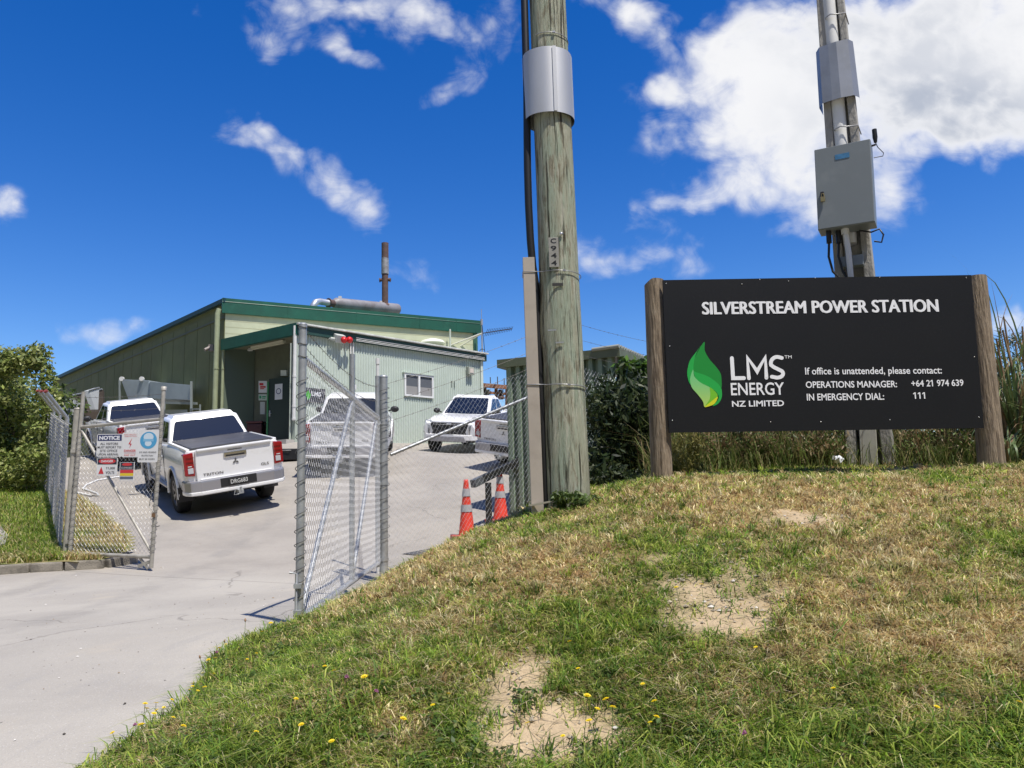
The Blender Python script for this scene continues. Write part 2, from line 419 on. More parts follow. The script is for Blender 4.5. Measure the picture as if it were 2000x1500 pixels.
def Hb(x, y):
    x = np.asarray(x, float); y = np.asarray(y, float)
    return _fb(np.clip(x, -3.5, 10), np.clip(y, 0, 14)) + EYE + (fbm(x, y, 1.7, 5) - .5) * .06 + (lattice(x, y, 9, 3) - .5) * .018

def grid_obj(name, xs, ys, hf, m, keep=None, label=None, attr=None):
    Xg, Yg = np.meshgrid(xs, ys); Z = hf(Xg, Yg); nx, ny = len(xs), len(ys)
    V = np.c_[Xg.ravel(), Yg.ravel(), Z.ravel()]
    idx = np.arange(nx * ny).reshape(ny, nx)
    Q = np.stack([idx[:-1, :-1], idx[:-1, 1:], idx[1:, 1:], idx[1:, :-1]], -1).reshape(-1, 4)
    if keep is not None:
        k = keep(Xg, Yg, Z).ravel(); Q = Q[k[Q].any(1)]
        used = np.unique(Q); re = np.zeros(len(V), int); re[used] = np.arange(len(used)); Q = re[Q]; V = V[used]
    me = bpy.data.meshes.new(name); me.from_pydata(V.tolist(), [], Q.tolist()); me.materials.append(m)
    me.polygons.foreach_set('use_smooth', [True] * len(me.polygons))
    if attr is not None:
        c = attr(V[:, 0], V[:, 1]); ca = me.color_attributes.new('Col', 'FLOAT_COLOR', 'POINT')
        ca.data.foreach_set('color', np.c_[c, np.ones(len(c))].astype(np.float32).ravel())
    me.update()
    o = bpy.data.objects.new(name, me); COL.objects.link(o)
    return tag(o, label, kind='structure')
def bank_hit(px, py):
    """where the line of sight through a photo pixel first meets the bank"""
    for Y in np.arange(1.2, 8, .02):
        p = at(px, py, Y)
        if hb(p.x, p.y) >= p.z: return p
    return None
def hd(x, y): return float(Hd(np.array([x]), np.array([y]))[0])
def hb(x, y): return float(Hb(np.array([x]), np.array([y]))[0])
def hg(x, y): return max(hd(x, y), hb(x, y)) if x > -3 and y < 13.5 else hd(x, y)
# ------------------------------------------------------------------ ground surfaces
def concrete_mat():
    m = bpy.data.materials.new('driveway_concrete'); m.use_nodes = True; nt = m.node_tree; p = nt.nodes['Principled BSDF']
    tc = NT(nt, 'ShaderNodeTexCoord')
    def N(s, d, r, off=(0, 0, 0), st=(1, 1, 1), dist=0):
        mp = NT(nt, 'ShaderNodeMapping'); mp.inputs['Location'].default_value = off; mp.inputs['Scale'].default_value = st
        nt.links.new(tc.outputs['Object'], mp.inputs[0])
        n = NT(nt, 'ShaderNodeTexNoise'); n.inputs['Scale'].default_value = s; n.inputs['Detail'].default_value = d; n.inputs['Roughness'].default_value = r
        n.inputs['Distortion'].default_value = dist
        nt.links.new(mp.outputs[0], n.inputs['Vector']); return n.outputs['Fac']
    sep = NT(nt, 'ShaderNodeSeparateXYZ'); nt.links.new(tc.outputs['Object'], sep.inputs[0])
    c = mixc(nt, sstep(nt, N(.55, 6, .6, (3, 1, 0), dist=.6), .35, .66), (.405, .376, .325), (.34, .315, .275))
    # pale older slab in front of the gateway, greyer yard behind it
    wob = val(nt, 'ADD', sep.outputs[1], val(nt, 'MULTIPLY', N(.5, 3, .5), 1.2))
    yard = sstep(nt, wob, 9.6, 11.0)
    c2 = mixc(nt, sstep(nt, N(.8, 7, .65, (7, 2, 0)), .36, .64), (.35, .320, .276), (.29, .265, .23))
    c = mixc(nt, yard, c, c2)
    c = mixc(nt, val(nt, 'MULTIPLY', sstep(nt, N(2.6, 8, .7, (5, 9, 0), (1, .35, 1), .8), .52, .7), .4), c, (.30, .285, .265))      # tyre-worn stains
    c = mixc(nt, val(nt, 'MULTIPLY', sstep(nt, N(1.1, 5, .6, (1, 4, 0)), .6, .75), .5), c, (.46, .40, .31))        # blown silt
    c = mixc(nt, val(nt, 'MULTIPLY', sstep(nt, N(160, 2, .6), .58, .7), .55), c, (.21, .205, .2))
    c = mixc(nt, val(nt, 'MULTIPLY', sstep(nt, N(120, 2, .6, (4, 4, 4)), .6, .72), .5), c, (.6, .59, .56))
    c = mixc(nt, val(nt, 'MULTIPLY', sstep(nt, N(26, 2, .5, (2, 8, 1)), .73, .77), .8), c, (.10, .09, .08))
    for off in (-.78, .78):                                # rubber worn along the way in
        tr_ = val(nt, 'ABSOLUTE', val(nt, 'ADD', val(nt, 'ADD', sep.outputs[0], 3.45 + off), val(nt, 'ADD', val(nt, 'MULTIPLY', sep.outputs[1], .10), val(nt, 'MULTIPLY', N(.35, 3, .5, (2, 2, 2)), 1.1))))
        c = mixc(nt, val(nt, 'MULTIPLY', val(nt, 'MULTIPLY', sstep(nt, val(nt, 'MULTIPLY', tr_, -1.0), -.24, -.05), sstep(nt, N(1.8, 6, .7, (3, 1, 6)), .38, .62)), .34), c, (.20, .19, .175))
    vo = NT(nt, 'ShaderNodeTexVoronoi', feature='DISTANCE_TO_EDGE'); vo.inputs['Scale'].default_value = .23
    wp_ = NT(nt, 'ShaderNodeTexNoise'); wp_.inputs['Scale'].default_value = 1.6; wp_.inputs['Detail'].default_value = 6
    nt.links.new(tc.outputs['Object'], wp_.inputs['Vector'])
    ad = NT(nt, 'ShaderNodeVectorMath', operation='MULTIPLY_ADD'); ad.inputs[1].default_value = (.9, .9, 0); nt.links.new(wp_.outputs['Color'], ad.inputs[0]); nt.links.new(tc.outputs['Object'], ad.inputs[2])
    nt.links.new(ad.outputs[0], vo.inputs['Vector'])
    ck_ = val(nt, 'MULTIPLY', sstep(nt, val(nt, 'MULTIPLY', vo.outputs['Distance'], -1.0), -.0045, -.001), sstep(nt, N(.7, 2, .5, (6, 6, 2)), .42, .56))
    c = mixc(nt, val(nt, 'MULTIPLY', ck_, .5), c, (.13, .12, .105))
    seam = val(nt, 'ABSOLUTE', val(nt, 'SUBTRACT', val(nt, 'ADD', sep.outputs[1], val(nt, 'MULTIPLY', sep.outputs[0], .30)), 8.35))     # joint across the drive
    c = mixc(nt, val(nt, 'MULTIPLY', sstep(nt, val(nt, 'MULTIPLY', seam, -1.0), -.02, -.006), .6), c, (.16, .15, .13))
    nt.links.new(c, p.inputs['Base Color']); p.inputs['Roughness'].default_value = .88; p.inputs['Specular IOR Level'].default_value = .25
    b = NT(nt, 'ShaderNodeBump'); b.inputs['Strength'].default_value = .35; b.inputs['Distance'].default_value = .008
    nt.links.new(val(nt, 'ADD', N(90, 4, .6), val(nt, 'MULTIPLY', N(5, 4, .6), 2.0)), b.inputs['Height']); nt.links.new(b.outputs[0], p.inputs['Normal'])
    return m
xs = np.unique(np.r_[np.arange(-60, -16, 3), np.arange(-16, 6, .25), np.arange(6, 60, 3)]); ys = np.unique(np.r_[np.arange(-30, 0, 3), np.arange(0, 30, .25), np.arange(30, 75, 3)])
grid_obj('driveway', xs, ys, Hd, concrete_mat(), label='pale worn concrete driveway rising into the yard')
gm = mat('far_ground', (.12, .14, .06), .95, col2=(.2, .18, .09), vscale=.05)
grid_obj('ground', np.linspace(-3000, 3000, 13), np.linspace(-3000, 3000, 13), lambda x, y: x * 0 - 2.2, gm, label='low ground beyond the site')

# unseen dark ridge added on the viewer's side to cut the sky fill
def fill_block_ridge_z(x, y):
    r = np.hypot(x, y); az = np.arctan2(x, -y); k = np.clip((np.where(x < 0, 2.32, 1.9) - np.abs(az)) / .35, 0, 1)
    return -2.5 + np.clip((r - 60) / 90, 0, 1) ** 1.2 * (62 + 34 * fbm(x, y, .012, 71)) * k + (fbm(x, y, .12, 13) - .5) * 7 * np.clip((r - 60) / 30, 0, 1)
grid_obj('fill_block_ridge', np.arange(-260, 261, 6.0), np.arange(-260, 155, 6.0), fill_block_ridge_z, mat('fill_block_green', (.045, .065, .025), .95, col2=(.09, .10, .04), vscale=.12, bump=1.0, bscale=.6), keep=lambda x, y, z: (np.hypot(x, y) > 58) & (np.abs(np.arctan2(x, -y)) < np.where(x < 0, 2.3, 1.88)), label='unseen dark green ridge added behind the viewer to block skylight')
PATCH = [(bank_hit(px, py), rx, ry) for px, py, rx, ry in ((1000, 1345, .20, .28), (1085, 1405, .24, .17), (1000, 1430, .14, .14), (1350, 1150, .20, .22), (1450, 1120, .34, .38), (1400, 1195, .26, .2), (1610, 1012, .24, .22))]
def bare(x, y):
    b = np.zeros_like(x)
    w = (fbm(x, y, 3.2, 41, 5) - .5) * 2.6
    for p, rx, ry in PATCH:
        d = np.sqrt(((x - p.x) / rx) ** 2 + ((y - p.y) / ry) ** 2) + w
        b = np.maximum(b, np.clip(1.1 - d, 0, 1))
    return np.clip(b * 1.45, 0, 1) * np.clip(.45 + 1.3 * lattice(x, y, 14, 19), 0, 1)
def green(x, y):
    """how green the turf is: lush at the front and along the drive, parched on the mound"""
    n = fbm(x, y, 1.3, 11) * .7 + fbm(x, y, 4.5, 23) * .3
    g = (n - .5) * 2.6 + .17
    g = g + np.clip((2.6 - y) / .5, 0, 1) * .5 + np.clip((-.35 - x - (y - 2.4) * .28) / .7, 0, 1) * .45
    g = g + np.clip((y - 5.3) / .6, 0, 1) * .22 - np.clip((x - 2.2), 0, 1.2) * np.clip((y - 2.7), 0, 1) * .1
    return np.clip(g, 0, 1)
def bank_col(x, y):
    g = green(x, y)[:, None]; b = bare(x, y)[:, None]
    c = np.array((.30, .21, .095)) * (1 - g) + np.array((.10, .115, .03)) * g
    s = np.array((.46, .355, .225))
    return (c * (1 - b) + s * b) * (.8 + .4 * fbm(x, y, 12, 77)[:, None])
bm_ = mat('turf_soil', (.2, .17, .09), .95, attr='Col', dirt=((.09, .07, .045), 38, .4), bump=.6, bscale=70, spec=.1)
grid_obj('grass_bank', np.arange(-3, 10.01, .06), np.arange(0.4, 14, .06), Hb, bm_, keep=lambda x, y, z: z > Hd(x, y) - .08, label='sunburnt mown grass bank beside the driveway', attr=bank_col)

def blades(name, pts, hgt, wid, lean, cols, m, bend=.5, root=None, upright=1.0):
    """one mesh of tapered, bent grass blades"""
    n = len(pts); b = rng.uniform(0, 2 * math.pi, n); a = b + math.pi / 2 + rng.normal(0, .55, n)
    side = np.c_[np.cos(a), np.sin(a), np.zeros(n)] * (wid / 2)[:, None]
    dirn = np.c_[np.cos(b), np.sin(b), np.zeros(n)] * (hgt * lean)[:, None]
    upv = np.zeros((n, 3)); upv[:, 2] = hgt * upright
    mid = pts + upv * .55 + dirn * .32
    tip = pts + upv * (1 - bend * lean[:, None] * .5) + dirn
    V = np.stack([pts - side, pts + side, mid - side * .8, mid + side * .8, tip], 1).reshape(-1, 3)
    i0 = np.arange(n) * 5
    me = bpy.data.meshes.new(name)
    me.vertices.add(n * 5); me.vertices.foreach_set('co', V.astype(np.float32).ravel())
    quads = np.c_[i0, i0 + 1, i0 + 3, i0 + 2]; tris = np.c_[i0 + 2, i0 + 3, i0 + 4]
    loops = np.c_[quads, tris].ravel()
    me.loops.add(len(loops)); me.loops.foreach_set('vertex_index', loops.astype(np.int32))
    st = np.c_[np.arange(n) * 7, np.arange(n) * 7 + 4].ravel()
    me.polygons.add(2 * n); me.polygons.foreach_set('loop_start', st.astype(np.int32))
    me.polygons.foreach_set('loop_total', np.tile([4, 3], n).astype(np.int32))
    ca = me.color_attributes.new('Col', 'FLOAT_COLOR', 'POINT')
    cc = np.repeat(np.c_[cols, np.ones(n)], 5, 0).astype(np.float32)
    ca.data.foreach_set('color', cc.ravel())
    me.materials.append(m); me.update(calc_edges=True); me.validate()
    o = bpy.data.objects.new(name, me); COL.objects.link(o)
    return o
grass_m = mat('grass_blade', (.2, .2, .05), .6, attr='Col', trans=.40, spec=.25)
def pal(g, n):
    """blade colours, 0 straw .. 1 lush"""
    straw = np.array([(.68, .56, .29), (.56, .43, .20), (.78, .69, .42), (.42, .27, .13), (.54, .51, .19)])
    grn = np.array([(.21, .32, .035), (.31, .40, .055), (.11, .20, .025), (.43, .47, .11), (.16, .27, .05)])
    k = rng.random(n) < np.clip(g * 1.05 + .08, 0, .97)
    c = np.where(k[:, None], grn[rng.integers(0, 5, n)], straw[rng.integers(0, 5, n)])
    return c * rng.uniform(.55, 1.25, (n, 1)), k
def bank_points(n, ymin, ymax, pw, xr=1.0):
    out = []; tot = 0
    while tot < n:
        k = n * 2
        t = rng.random(k); y = (ymin ** (1 - pw) + t * (ymax ** (1 - pw) - ymin ** (1 - pw))) ** (1 / (1 - pw))
        x = rng.uniform(-1, 1.28, k) * (y * .82 * xr + .25)
        z = Hb(x, y); ok = z > Hd(x, y) - .005
        q = np.c_[x, y, z][ok]; out.append(q); tot += len(q)
    return np.concatenate(out)[:n]
P = bank_points(262000, 1.75, 7.3, 1.55)
br = bare(P[:, 0], P[:, 1]); P = P[rng.random(len(P)) > br ** .85 * .945]
g = green(P[:, 0], P[:, 1]); n = len(P)
c, isg = pal(g, n)
tuft = fbm(P[:, 0], P[:, 1], 16, 63, 2); c = c * (.62 + .76 * np.clip((tuft - .25) * 2, 0, 1))[:, None]
clump = fbm(P[:, 0], P[:, 1], 7, 55)
h = (.016 + .036 * rng.random(n) ** 1.3 * np.clip(1.2 - bare(P[:, 0], P[:, 1]), .4, 1)) * (.45 + 1.2 * clump) + np.where(isg, .006, 0) + np.clip(g - .55, 0, 1) * .085 * rng.random(n) * np.clip((3.6 - P[:, 1]) / 1.2, 0.15, 1)
w = (.0030 + .0034 * rng.random(n)) * np.clip(P[:, 1] / 3.4, .85, 1.6)
o = blades('grass', P - [0, 0, .004], h, w, rng.uniform(.5, 2.6, n), c, grass_m, .5)
tag(o, 'short sunburnt mown grass over the bank, straw and green mixed', 'grass', kind='stuff')
# tufts: fans of blades from one root
P0 = bank_points(6500, 1.75, 6.9, 1.5); P0 = P0[rng.random(len(P0)) > bare(P0[:, 0], P0[:, 1]) * .8]
k_ = rng.integers(5, 15, len(P0)); P = np.repeat(P0, k_, 0); n = len(P); P = P + np.c_[rng.normal(0, .011, (n, 2)), np.zeros(n)]
g0 = green(P0[:, 0], P0[:, 1]); c0_, _ = pal(np.clip(g0 * 1.2 + .05, 0, 1), len(P0)); c = np.repeat(c0_, k_, 0) * rng.uniform(.75, 1.2, (n, 1))
h = np.repeat(rng.uniform(.03, .085, len(P0)), k_) * rng.uniform(.6, 1.15, n)
o = blades('grass_tufts', P - [0, 0, .004], h, rng.uniform(.003, .0065, n) * np.clip(P[:, 1] / 3.6, .85, 1.5), rng.uniform(.4, 1.5, n), c, grass_m, .6)
tag(o, 'tufts of coarser grass standing out of the mown bank', 'grass', kind='stuff')
# taller green tufts at the front of the bank and along the drive edge
P = bank_points(85000, 1.75, 6.2, 1.7)
g = green(P[:, 0], P[:, 1]); edge = np.clip(1 - (P[:, 2] - Hd(P[:, 0], P[:, 1])) / .13, 0, 1)
cl = fbm(P[:, 0], P[:, 1], 3.2, 91)
pr = np.clip((cl - .44) * 5, 0, 1) * np.clip((3.3 - P[:, 1]) / .9, 0, 1) * np.clip(g * 1.4, 0, 1) + np.clip((2.55 - P[:, 1]) / .3, 0, 1) * np.clip((P[:, 0] - .25) / .3, 0, 1) * .45 + edge * 1.1 * np.clip((6.4 - P[:, 1]) / 2, 0, 1)
pr *= (1 - bare(P[:, 0], P[:, 1]))
P = P[rng.random(len(P)) < pr * .75]; n = len(P)
c, isg = pal(np.full(n, .86), n)
h = rng.uniform(.05, .15, n) * np.clip(.5 + fbm(P[:, 0], P[:, 1], 2.5, 7), .5, 1.3)
o = blades('long_grass', P - [0, 0, .005], h, rng.uniform(.0035, .0075, n), rng.uniform(.3, 1.8, n), c, grass_m, .9)
tag(o, 'long green grass tufts along the front of the bank', 'grass', kind='stuff')
# dry stalks lying about
P = bank_points(5000, 1.8, 6.8, 1.4); n = len(P)
o = blades('straw', P + [0, 0, .012], rng.uniform(.08, .2, n), rng.uniform(.002, .0035, n), rng.uniform(.8, 1.4, n), np.tile((.62, .52, .33), (n, 1)) * rng.uniform(.7, 1.2, (n, 1)), grass_m, 1.4, upright=.22)
tag(o, 'loose dry straw lying on the mown bank', 'straw', kind='stuff')
# clods on the bare patches
mb = MB()
for p, rx, ry in PATCH:
    for k in range(int(260 * rx * ry / .17)):
        a = random.uniform(0, 6.28); q = math.sqrt(random.random()) * 1.05
        x, y = p.x + math.cos(a) * q * rx, p.y + math.sin(a) * q * ry; s = random.choice((.003, .004, .005, .006, .009, .014)) * random.uniform(.7, 1.3)
        z = hb(x, y) + s * .25
        vs = [Vector((x + random.uniform(.5, 1) * s * dx, y + random.uniform(.5, 1) * s * dy, z + random.uniform(.5, 1) * s * .7 * dz)) for dx, dy, dz in ((1, 0, 0), (-1, 0, 0), (0, 1, 0), (0, -1, 0), (0, 0, 1), (0, 0, -1))]
        mb.add(vs, [(0, 2, 4), (2, 1, 4), (1, 3, 4), (3, 0, 4), (2, 0, 5), (1, 2, 5), (3, 1, 5), (0, 3, 5)], 0 if random.random() < .93 else 1)
o = mb.build('gravel', [mat('clod', (.42, .36, .27), .95, var=.4, vscale=30), mat('pale_stone', (.62, .58, .52), .8)])
tag(o, 'crumbs of dry soil and stone on the bare patches', 'gravel', kind='stuff')

def in_poly_s(x, y): return y > 10.0 + max(0, -x - 5.4) * -.02 and x < -5.2 - max(0, y - 10.6) * .62
# grit, twigs and leaf scraps lying on the drive
mb = MB()
for k in range(260):
    Y = random.uniform(2.6, 11) if k < 200 else random.uniform(11, 18); x = random.uniform(-.62 * Y - .3, -.19 * Y); 
    if hb(x, Y) > hd(x, Y) - .03 or in_poly_s(x, Y): continue
    z = hd(x, Y) + .003; s = random.choice((.004, .005, .007, .010)) * random.uniform(.6, 1.4); a = random.uniform(0, 6.28); e = random.choice((.25, .5, .8)); ca, sa = math.cos(a) * s, math.sin(a) * s
    mb.add([(x - ca, Y - sa, z), (x + sa * e, Y - ca * e, z), (x + ca, Y + sa, z), (x - sa * e, Y + ca * e, z), (x, Y, z + s * .5)], [(0, 1, 4), (1, 2, 4), (2, 3, 4), (3, 0, 4)], random.choice((0, 0, 0, 1, 2)))
o = mb.build('debris', [mat('grit_dark', (.07, .06, .05), .9), mat('grit_pale', (.66, .64, .6), .8), mat('leaf_scrap', (.25, .17, .08), .8)])
tag(o, 'grit, twigs and leaf scraps lying on the driveway', 'debris', kind='stuff')
# low broad-leaved weeds among the grass at the front
def leaf_mass(name, C, N, size, cols, m, parent=None, up=.3, hang=0.0, asp=.5):
    """C: list of (centre, radii); leaf-sized bent faces through the clumps, denser to their outside"""
    wts = np.array([r[0] * r[1] * r[2] for _, r in C]) ** .75; wts /= wts.sum()
    ci = rng.choice(len(C), N, p=wts)
    cen = np.array([tuple(C[i][0]) for i in ci]); rad = np.array([tuple(C[i][1]) for i in ci])
    d = rng.normal(size=(N, 3)); d /= np.linalg.norm(d, axis=1)[:, None]
    q = rng.random(N) ** .42 * (1 + .22 * rng.normal(size=N) * .5)
    P = cen + d * q[:, None] * rad
    nrm = d * .8 + rng.normal(size=(N, 3)) * .75 + np.array((0, 0, up)); nrm /= np.linalg.norm(nrm, axis=1)[:, None]
    t = np.cross(nrm, rng.normal(size=(N, 3))); t /= np.linalg.norm(t, axis=1)[:, None]
    t[:, 2] -= hang; b = np.cross(nrm, t)
    s = size * rng.uniform(.55, 1.3, N)[:, None]
    V = np.stack([P - t * s, P + b * s * asp - nrm * s * .1, P + t * s - nrm * s * .18, P - b * s * asp - nrm * s * .1], 1).reshape(-1, 3)
    if parent is not None: V -= np.array(root_loc(parent))
    i0 = np.arange(N) * 4
    tri = np.stack([np.c_[i0, i0 + 1, i0 + 2], np.c_[i0, i0 + 2, i0 + 3]], 1).reshape(-1, 3)
    me = bpy.data.meshes.new(name); me.vertices.add(N * 4); me.vertices.foreach_set('co', V.astype(np.float32).ravel())
    me.loops.add(tri.size); me.loops.foreach_set('vertex_index', tri.ravel().astype(np.int32))
    me.polygons.add(2 * N); me.polygons.foreach_set('loop_start', np.arange(2 * N, dtype=np.int32) * 3); me.polygons.foreach_set('loop_total', np.full(2 * N, 3, np.int32))
    cols = np.array(cols); cc = cols[rng.integers(0, len(cols), N)] * rng.uniform(.7, 1.25, (N, 1))
    ca = me.color_attributes.new('Col', 'FLOAT_COLOR', 'POINT')
    ca.data.foreach_set('color', np.repeat(np.c_[cc, np.ones(N)], 4, 0).astype(np.float32).ravel())
    me.materials.append(m); me.update(calc_edges=True); me.validate()
    o = bpy.data.objects.new(name, me); COL.objects.link(o)
    if parent is not None: o.parent = parent
    return o
leaf_m = mat('leaf', (.08, .12, .03), .5, attr='Col', trans=.38, spec=.4)
C = []
for p in bank_points(1500, 1.8, 5.0, 1.6):
    e = p[2] - hd(p[0], p[1])
    if (e < .16 and random.random() < .8) or (p[1] < 2.9 and random.random() < float(green(np.array([p[0]]), np.array([p[1]]))[0]) * .5):
        C.append(((p[0], p[1], p[2] + .015), (.05, .05, .025)))
o = leaf_mass('weeds', C, 16000, .013, [(.10, .17, .03), (.16, .22, .05), (.07, .12, .03), (.24, .26, .08)], leaf_m, up=1.0)
tag(o, 'low broad-leaved weeds and clover among the grass', 'weeds', kind='stuff')

# verge left of the gateway
def in_poly(x, y, poly):
    r = np.zeros(np.shape(x), bool); n = len(poly)
    for i in range(n):
        x0, y0 = poly[i]; x1, y1 = poly[(i + 1) % n]
        c = ((y0 > y) != (y1 > y)) & (x < (x1 - x0) * (y - y0) / (y1 - y0 + 1e-9) + x0); r ^= c
    return r
VERGE = [(-5.55, 10.28), (-6.3, 10.22), (-7.2, 10.12), (-11, 9.75), (-18, 9.6), (-18, 27), (-16.5, 27), (-13.0, 20), (-11.2, 18), (-7.75, 14.2), (-6.3, 12.4), (-5.6, 11.1)]
def Hv(x, y): return Hd(x, y) + .11 + (fbm(x, y, 2, 8) - .5) * .06
vm = mat('verge_soil', (.17, .19, .07), .95, col2=(.30, .24, .12), vscale=2.2, dirt=((.08, .07, .04), 30, .5), bump=.8, bscale=40, spec=.1)
grid_obj('grass_verge', np.arange(-18, -5, .12), np.arange(9.3, 27, .12), Hv, vm, keep=lambda x, y, z: in_poly(x, y, VERGE), label='rough grass verge outside the fence')
x = rng.uniform(-18, -5, 400000); y = 9.4 + 14 * rng.random(400000) ** 1.6
k = in_poly(x, y, VERGE) & (rng.random(400000) < np.clip(11 / y, 0, 1) ** 3) & (x > -1.2 * y + 2); x, y = x[k][:70000], y[k][:70000]; n = len(x)
ins = x > -6.2 - (y - 10.6) * .65           # yard side of the fence: dry
g = np.clip(np.where(ins, .02, .62) + (fbm(x, y, 1.0, 31) - .5) * 1.6 + np.clip((y - 11.5) / 4, 0, .4) * ~ins - np.clip((10.9 - y) / .6, 0, 1) * .4, 0, 1)
c, isg = pal(g, n)
o = blades('verge_grass', np.c_[x, y, Hv(x, y) - .01], rng.uniform(.05, .16, n), rng.uniform(.008, .016, n), rng.uniform(.3, 1.3, n), c, grass_m, .6)
tag(o, 'green and dry verge grass outside the chain-link fence', 'grass', kind='stuff')
# kerb stones
kp = [(-18, 9.52), (-14, 9.58), (-11, 9.67), (-9, 9.85), (-7.2, 10.04), (-6.35, 10.14), (-5.95, 10.2), (-5.5, 10.35), (-5.3, 10.75)]
mb = MB()
for i in range(len(kp) - 1):
    a, b = Vector((*kp[i], hd(*kp[i]) + .045)), Vector((*kp[i + 1], hd(*kp[i + 1]) + .045))
    d = (b - a).normalized() * .008
    mb.bar(a + d, b - d, .15, .13)
o = mb.build('kerb', mat('kerb_concrete', (.30, .27, .22), .9, var=.5, vscale=5, bump=.5, bscale=60), bevel=.02)
tag(o, 'low weathered concrete kerb along the verge', kind='structure')
fp = [at(0, 975, 12.6), at(8, 1000, 12.2), at(16, 1030, 11.8), at(10, 1055, 11.3), at(-60, 1070, 11.0), at(-140, 1040, 11.4), at(-100, 980, 12.4)]
mb = MB(); mb.add([(p.x, p.y, float(Hv(np.array([p.x]), np.array([p.y]))[0]) + .06) for p in fp] + [(p.x, p.y, float(Hv(np.array([p.x]), np.array([p.y]))[0]) - .1) for p in fp],
                  [tuple(range(7))] + [(i, (i + 1) % 7, 7 + (i + 1) % 7, 7 + i)[::-1] for i in range(7)])
tag(mb.build('footpath', mat('path_concrete', (.40, .37, .34), .9, var=.25, vscale=3)), 'end of a concrete footpath on the verge', kind='structure')
# dark sheet standing in for shade on the drive below the cones
pp = [at(785, 1090, 11.2), at(900, 1047, 11.75), at(935, 1040, 11.8), at(1010, 1010, 12.9), at(1010, 1040, 11.6), at(850, 1095, 10.9)]
mb = MB(); mb.add([(p.x, p.y, hd(p.x, p.y) + .012) for p in pp], [tuple(reversed(range(6)))])
tag(mb.build('shade_patch', mat('shade_patch_grey', (.10, .10, .105), .92, var=.3, vscale=30, bump=.5, bscale=120)), 'dark sheet painted as shade on the driveway edge', kind='structure')
# ------------------------------------------------------------------ shared materials
galv = mat('galvanised_steel', (.46, .48, .49), .48, .55, var=.3, vscale=9, dirt=((.33, .32, .30), 14, .5))
galv_warm = mat('weathered_galvanised_steel', (.45, .43, .38), .6, .3, var=.3, vscale=9, dirt=((.30, .26, .2), 12, .5))
wire_m = mat('wire_galvanised', (.60, .61, .62), .5, .3)
wire_d = mat('tie_wire', (.10, .10, .10), .6, .3)
barb_m = mat('barbed_wire_steel', (.16, .15, .14), .6, .5)
black_m = mat('black_plastic', (.012, .012, .013), .42)
white_m = mat('white_plastic', (.72, .72, .70), .45, var=.12)
letter_m = mat('white_lettering', (.80, .81, .84), .5)

# ------------------------------------------------------------------ company sign on two posts
timber = mat('sign_post_timber', (.30, .235, .165), .9, col2=(.14, .105, .072), vscale=4.5, stretch=(9, 9, .9), bump=1.0, bscale=8, dirt=((.30, .25, .19), 14, .6))
def log_mesh(mb, base, top, r0, r1, seed, n=28, rings=40, cut=None, wob=.06, bulges=()):
    base, top = Vector(base), Vector(top); ax = (top - base); L = ax.length; ax.normalize()
    a = ax.cross(Vector((0, 1, 0))).normalized(); b = ax.cross(a); vs = []
    for i in range(rings + 1):
        t = i / rings
        for j in range(n):
            th = 2 * math.pi * j / n
            r = r0 + (r1 - r0) * t
            k = float(fbm(np.array([th * 1.3 if th < 3.14 else (6.283 - th) * 1.3]), np.array([t * L * 1.2]), 1.6, seed)[()]) - .5 if False else 0
            r *= 1 + wob * (math.sin(th * 3 + seed + t * 2) * .3 + math.sin(th * 2 - seed * 2 + t * L * 1.7) * .35 + math.sin(th * 7 + t * L * .9 + seed) * .13 + math.sin(t * L * 5 + th + seed) * .15)
            for (bt, bth, amp, w) in bulges:
                dd = ((t * L - bt) / w) ** 2 + ((math.atan2(math.sin(th - bth), math.cos(th - bth))) / .6) ** 2
                r += amp * math.exp(-dd)
            p = base + ax * (t * L) + a * (math.cos(th) * r) + b * (math.sin(th) * r)
            if cut is not None and i == rings: p = p - ax * max(0, (cut - (p - base).x)) * .62 if cut < 90 else p
            vs.append(p)
    fs = [(i * n + j, i * n + (j + 1) % n, (i + 1) * n + (j + 1) % n, (i + 1) * n + j) for i in range(rings) for j in range(n)]
    mb.add(vs, fs, 0, True); mb.add(vs[-n:], [tuple(range(n))], 1); mb.add(vs[:n], [tuple(reversed(range(n)))], 0)
SY = 5.92                                   # the panel's plane
sg = empty('company_sign', at(1600, 930, SY + .1), 'large charcoal sign board reading SILVERSTREAM POWER STATION on two round timber posts', 'sign')
SR = 5.92
def sp(px, py, y=SY): return at(px, py, y)
panel_m = mat('sign_panel_charcoal', (.006, .0065, .0085), .45, var=.25, vscale=2.5, spec=.35, dirt=((.035, .035, .04), 60, .2))
tl, tr, brr, bl = sp(1294, 547), sp(1897, 537), sp(1922, 836), sp(1307, 845)
mb = MB(); tk = Vector((0, .014, 0))
mb.add([bl, brr, tr, tl, bl + tk, brr + tk, tr + tk, tl + tk], [(0, 1, 2, 3), (7, 6, 5, 4), (0, 4, 5, 1), (1, 5, 6, 2), (2, 6, 7, 3), (3, 7, 4, 0)])
pn = mb.build('panel', panel_m, sg)
nrm = Vector((0, -1, 0)); U_ = (brr - bl).normalized(); V_ = (tl - bl).normalized(); V_ = (V_ - U_ * V_.dot(U_)).normalized()
def line(name, txt, x0, x1, yb, yt, bold=.0, yb2=None):
    o0 = sp(x0, yb); o1 = sp(x1, yb2 if yb2 is not None else yb); u = (o1 - o0); w = u.length; u.normalize()
    h = (sp(x0, yt) - o0).length; m = MB(); v = nrm.cross(u) * -1
    put_text(m, txt, o0, u, v if v.z > 0 else -v, w, h, bold, d=.0025)
    return m
def u3(m, name): return m.build(name, letter_m, pn)
mb = MB()
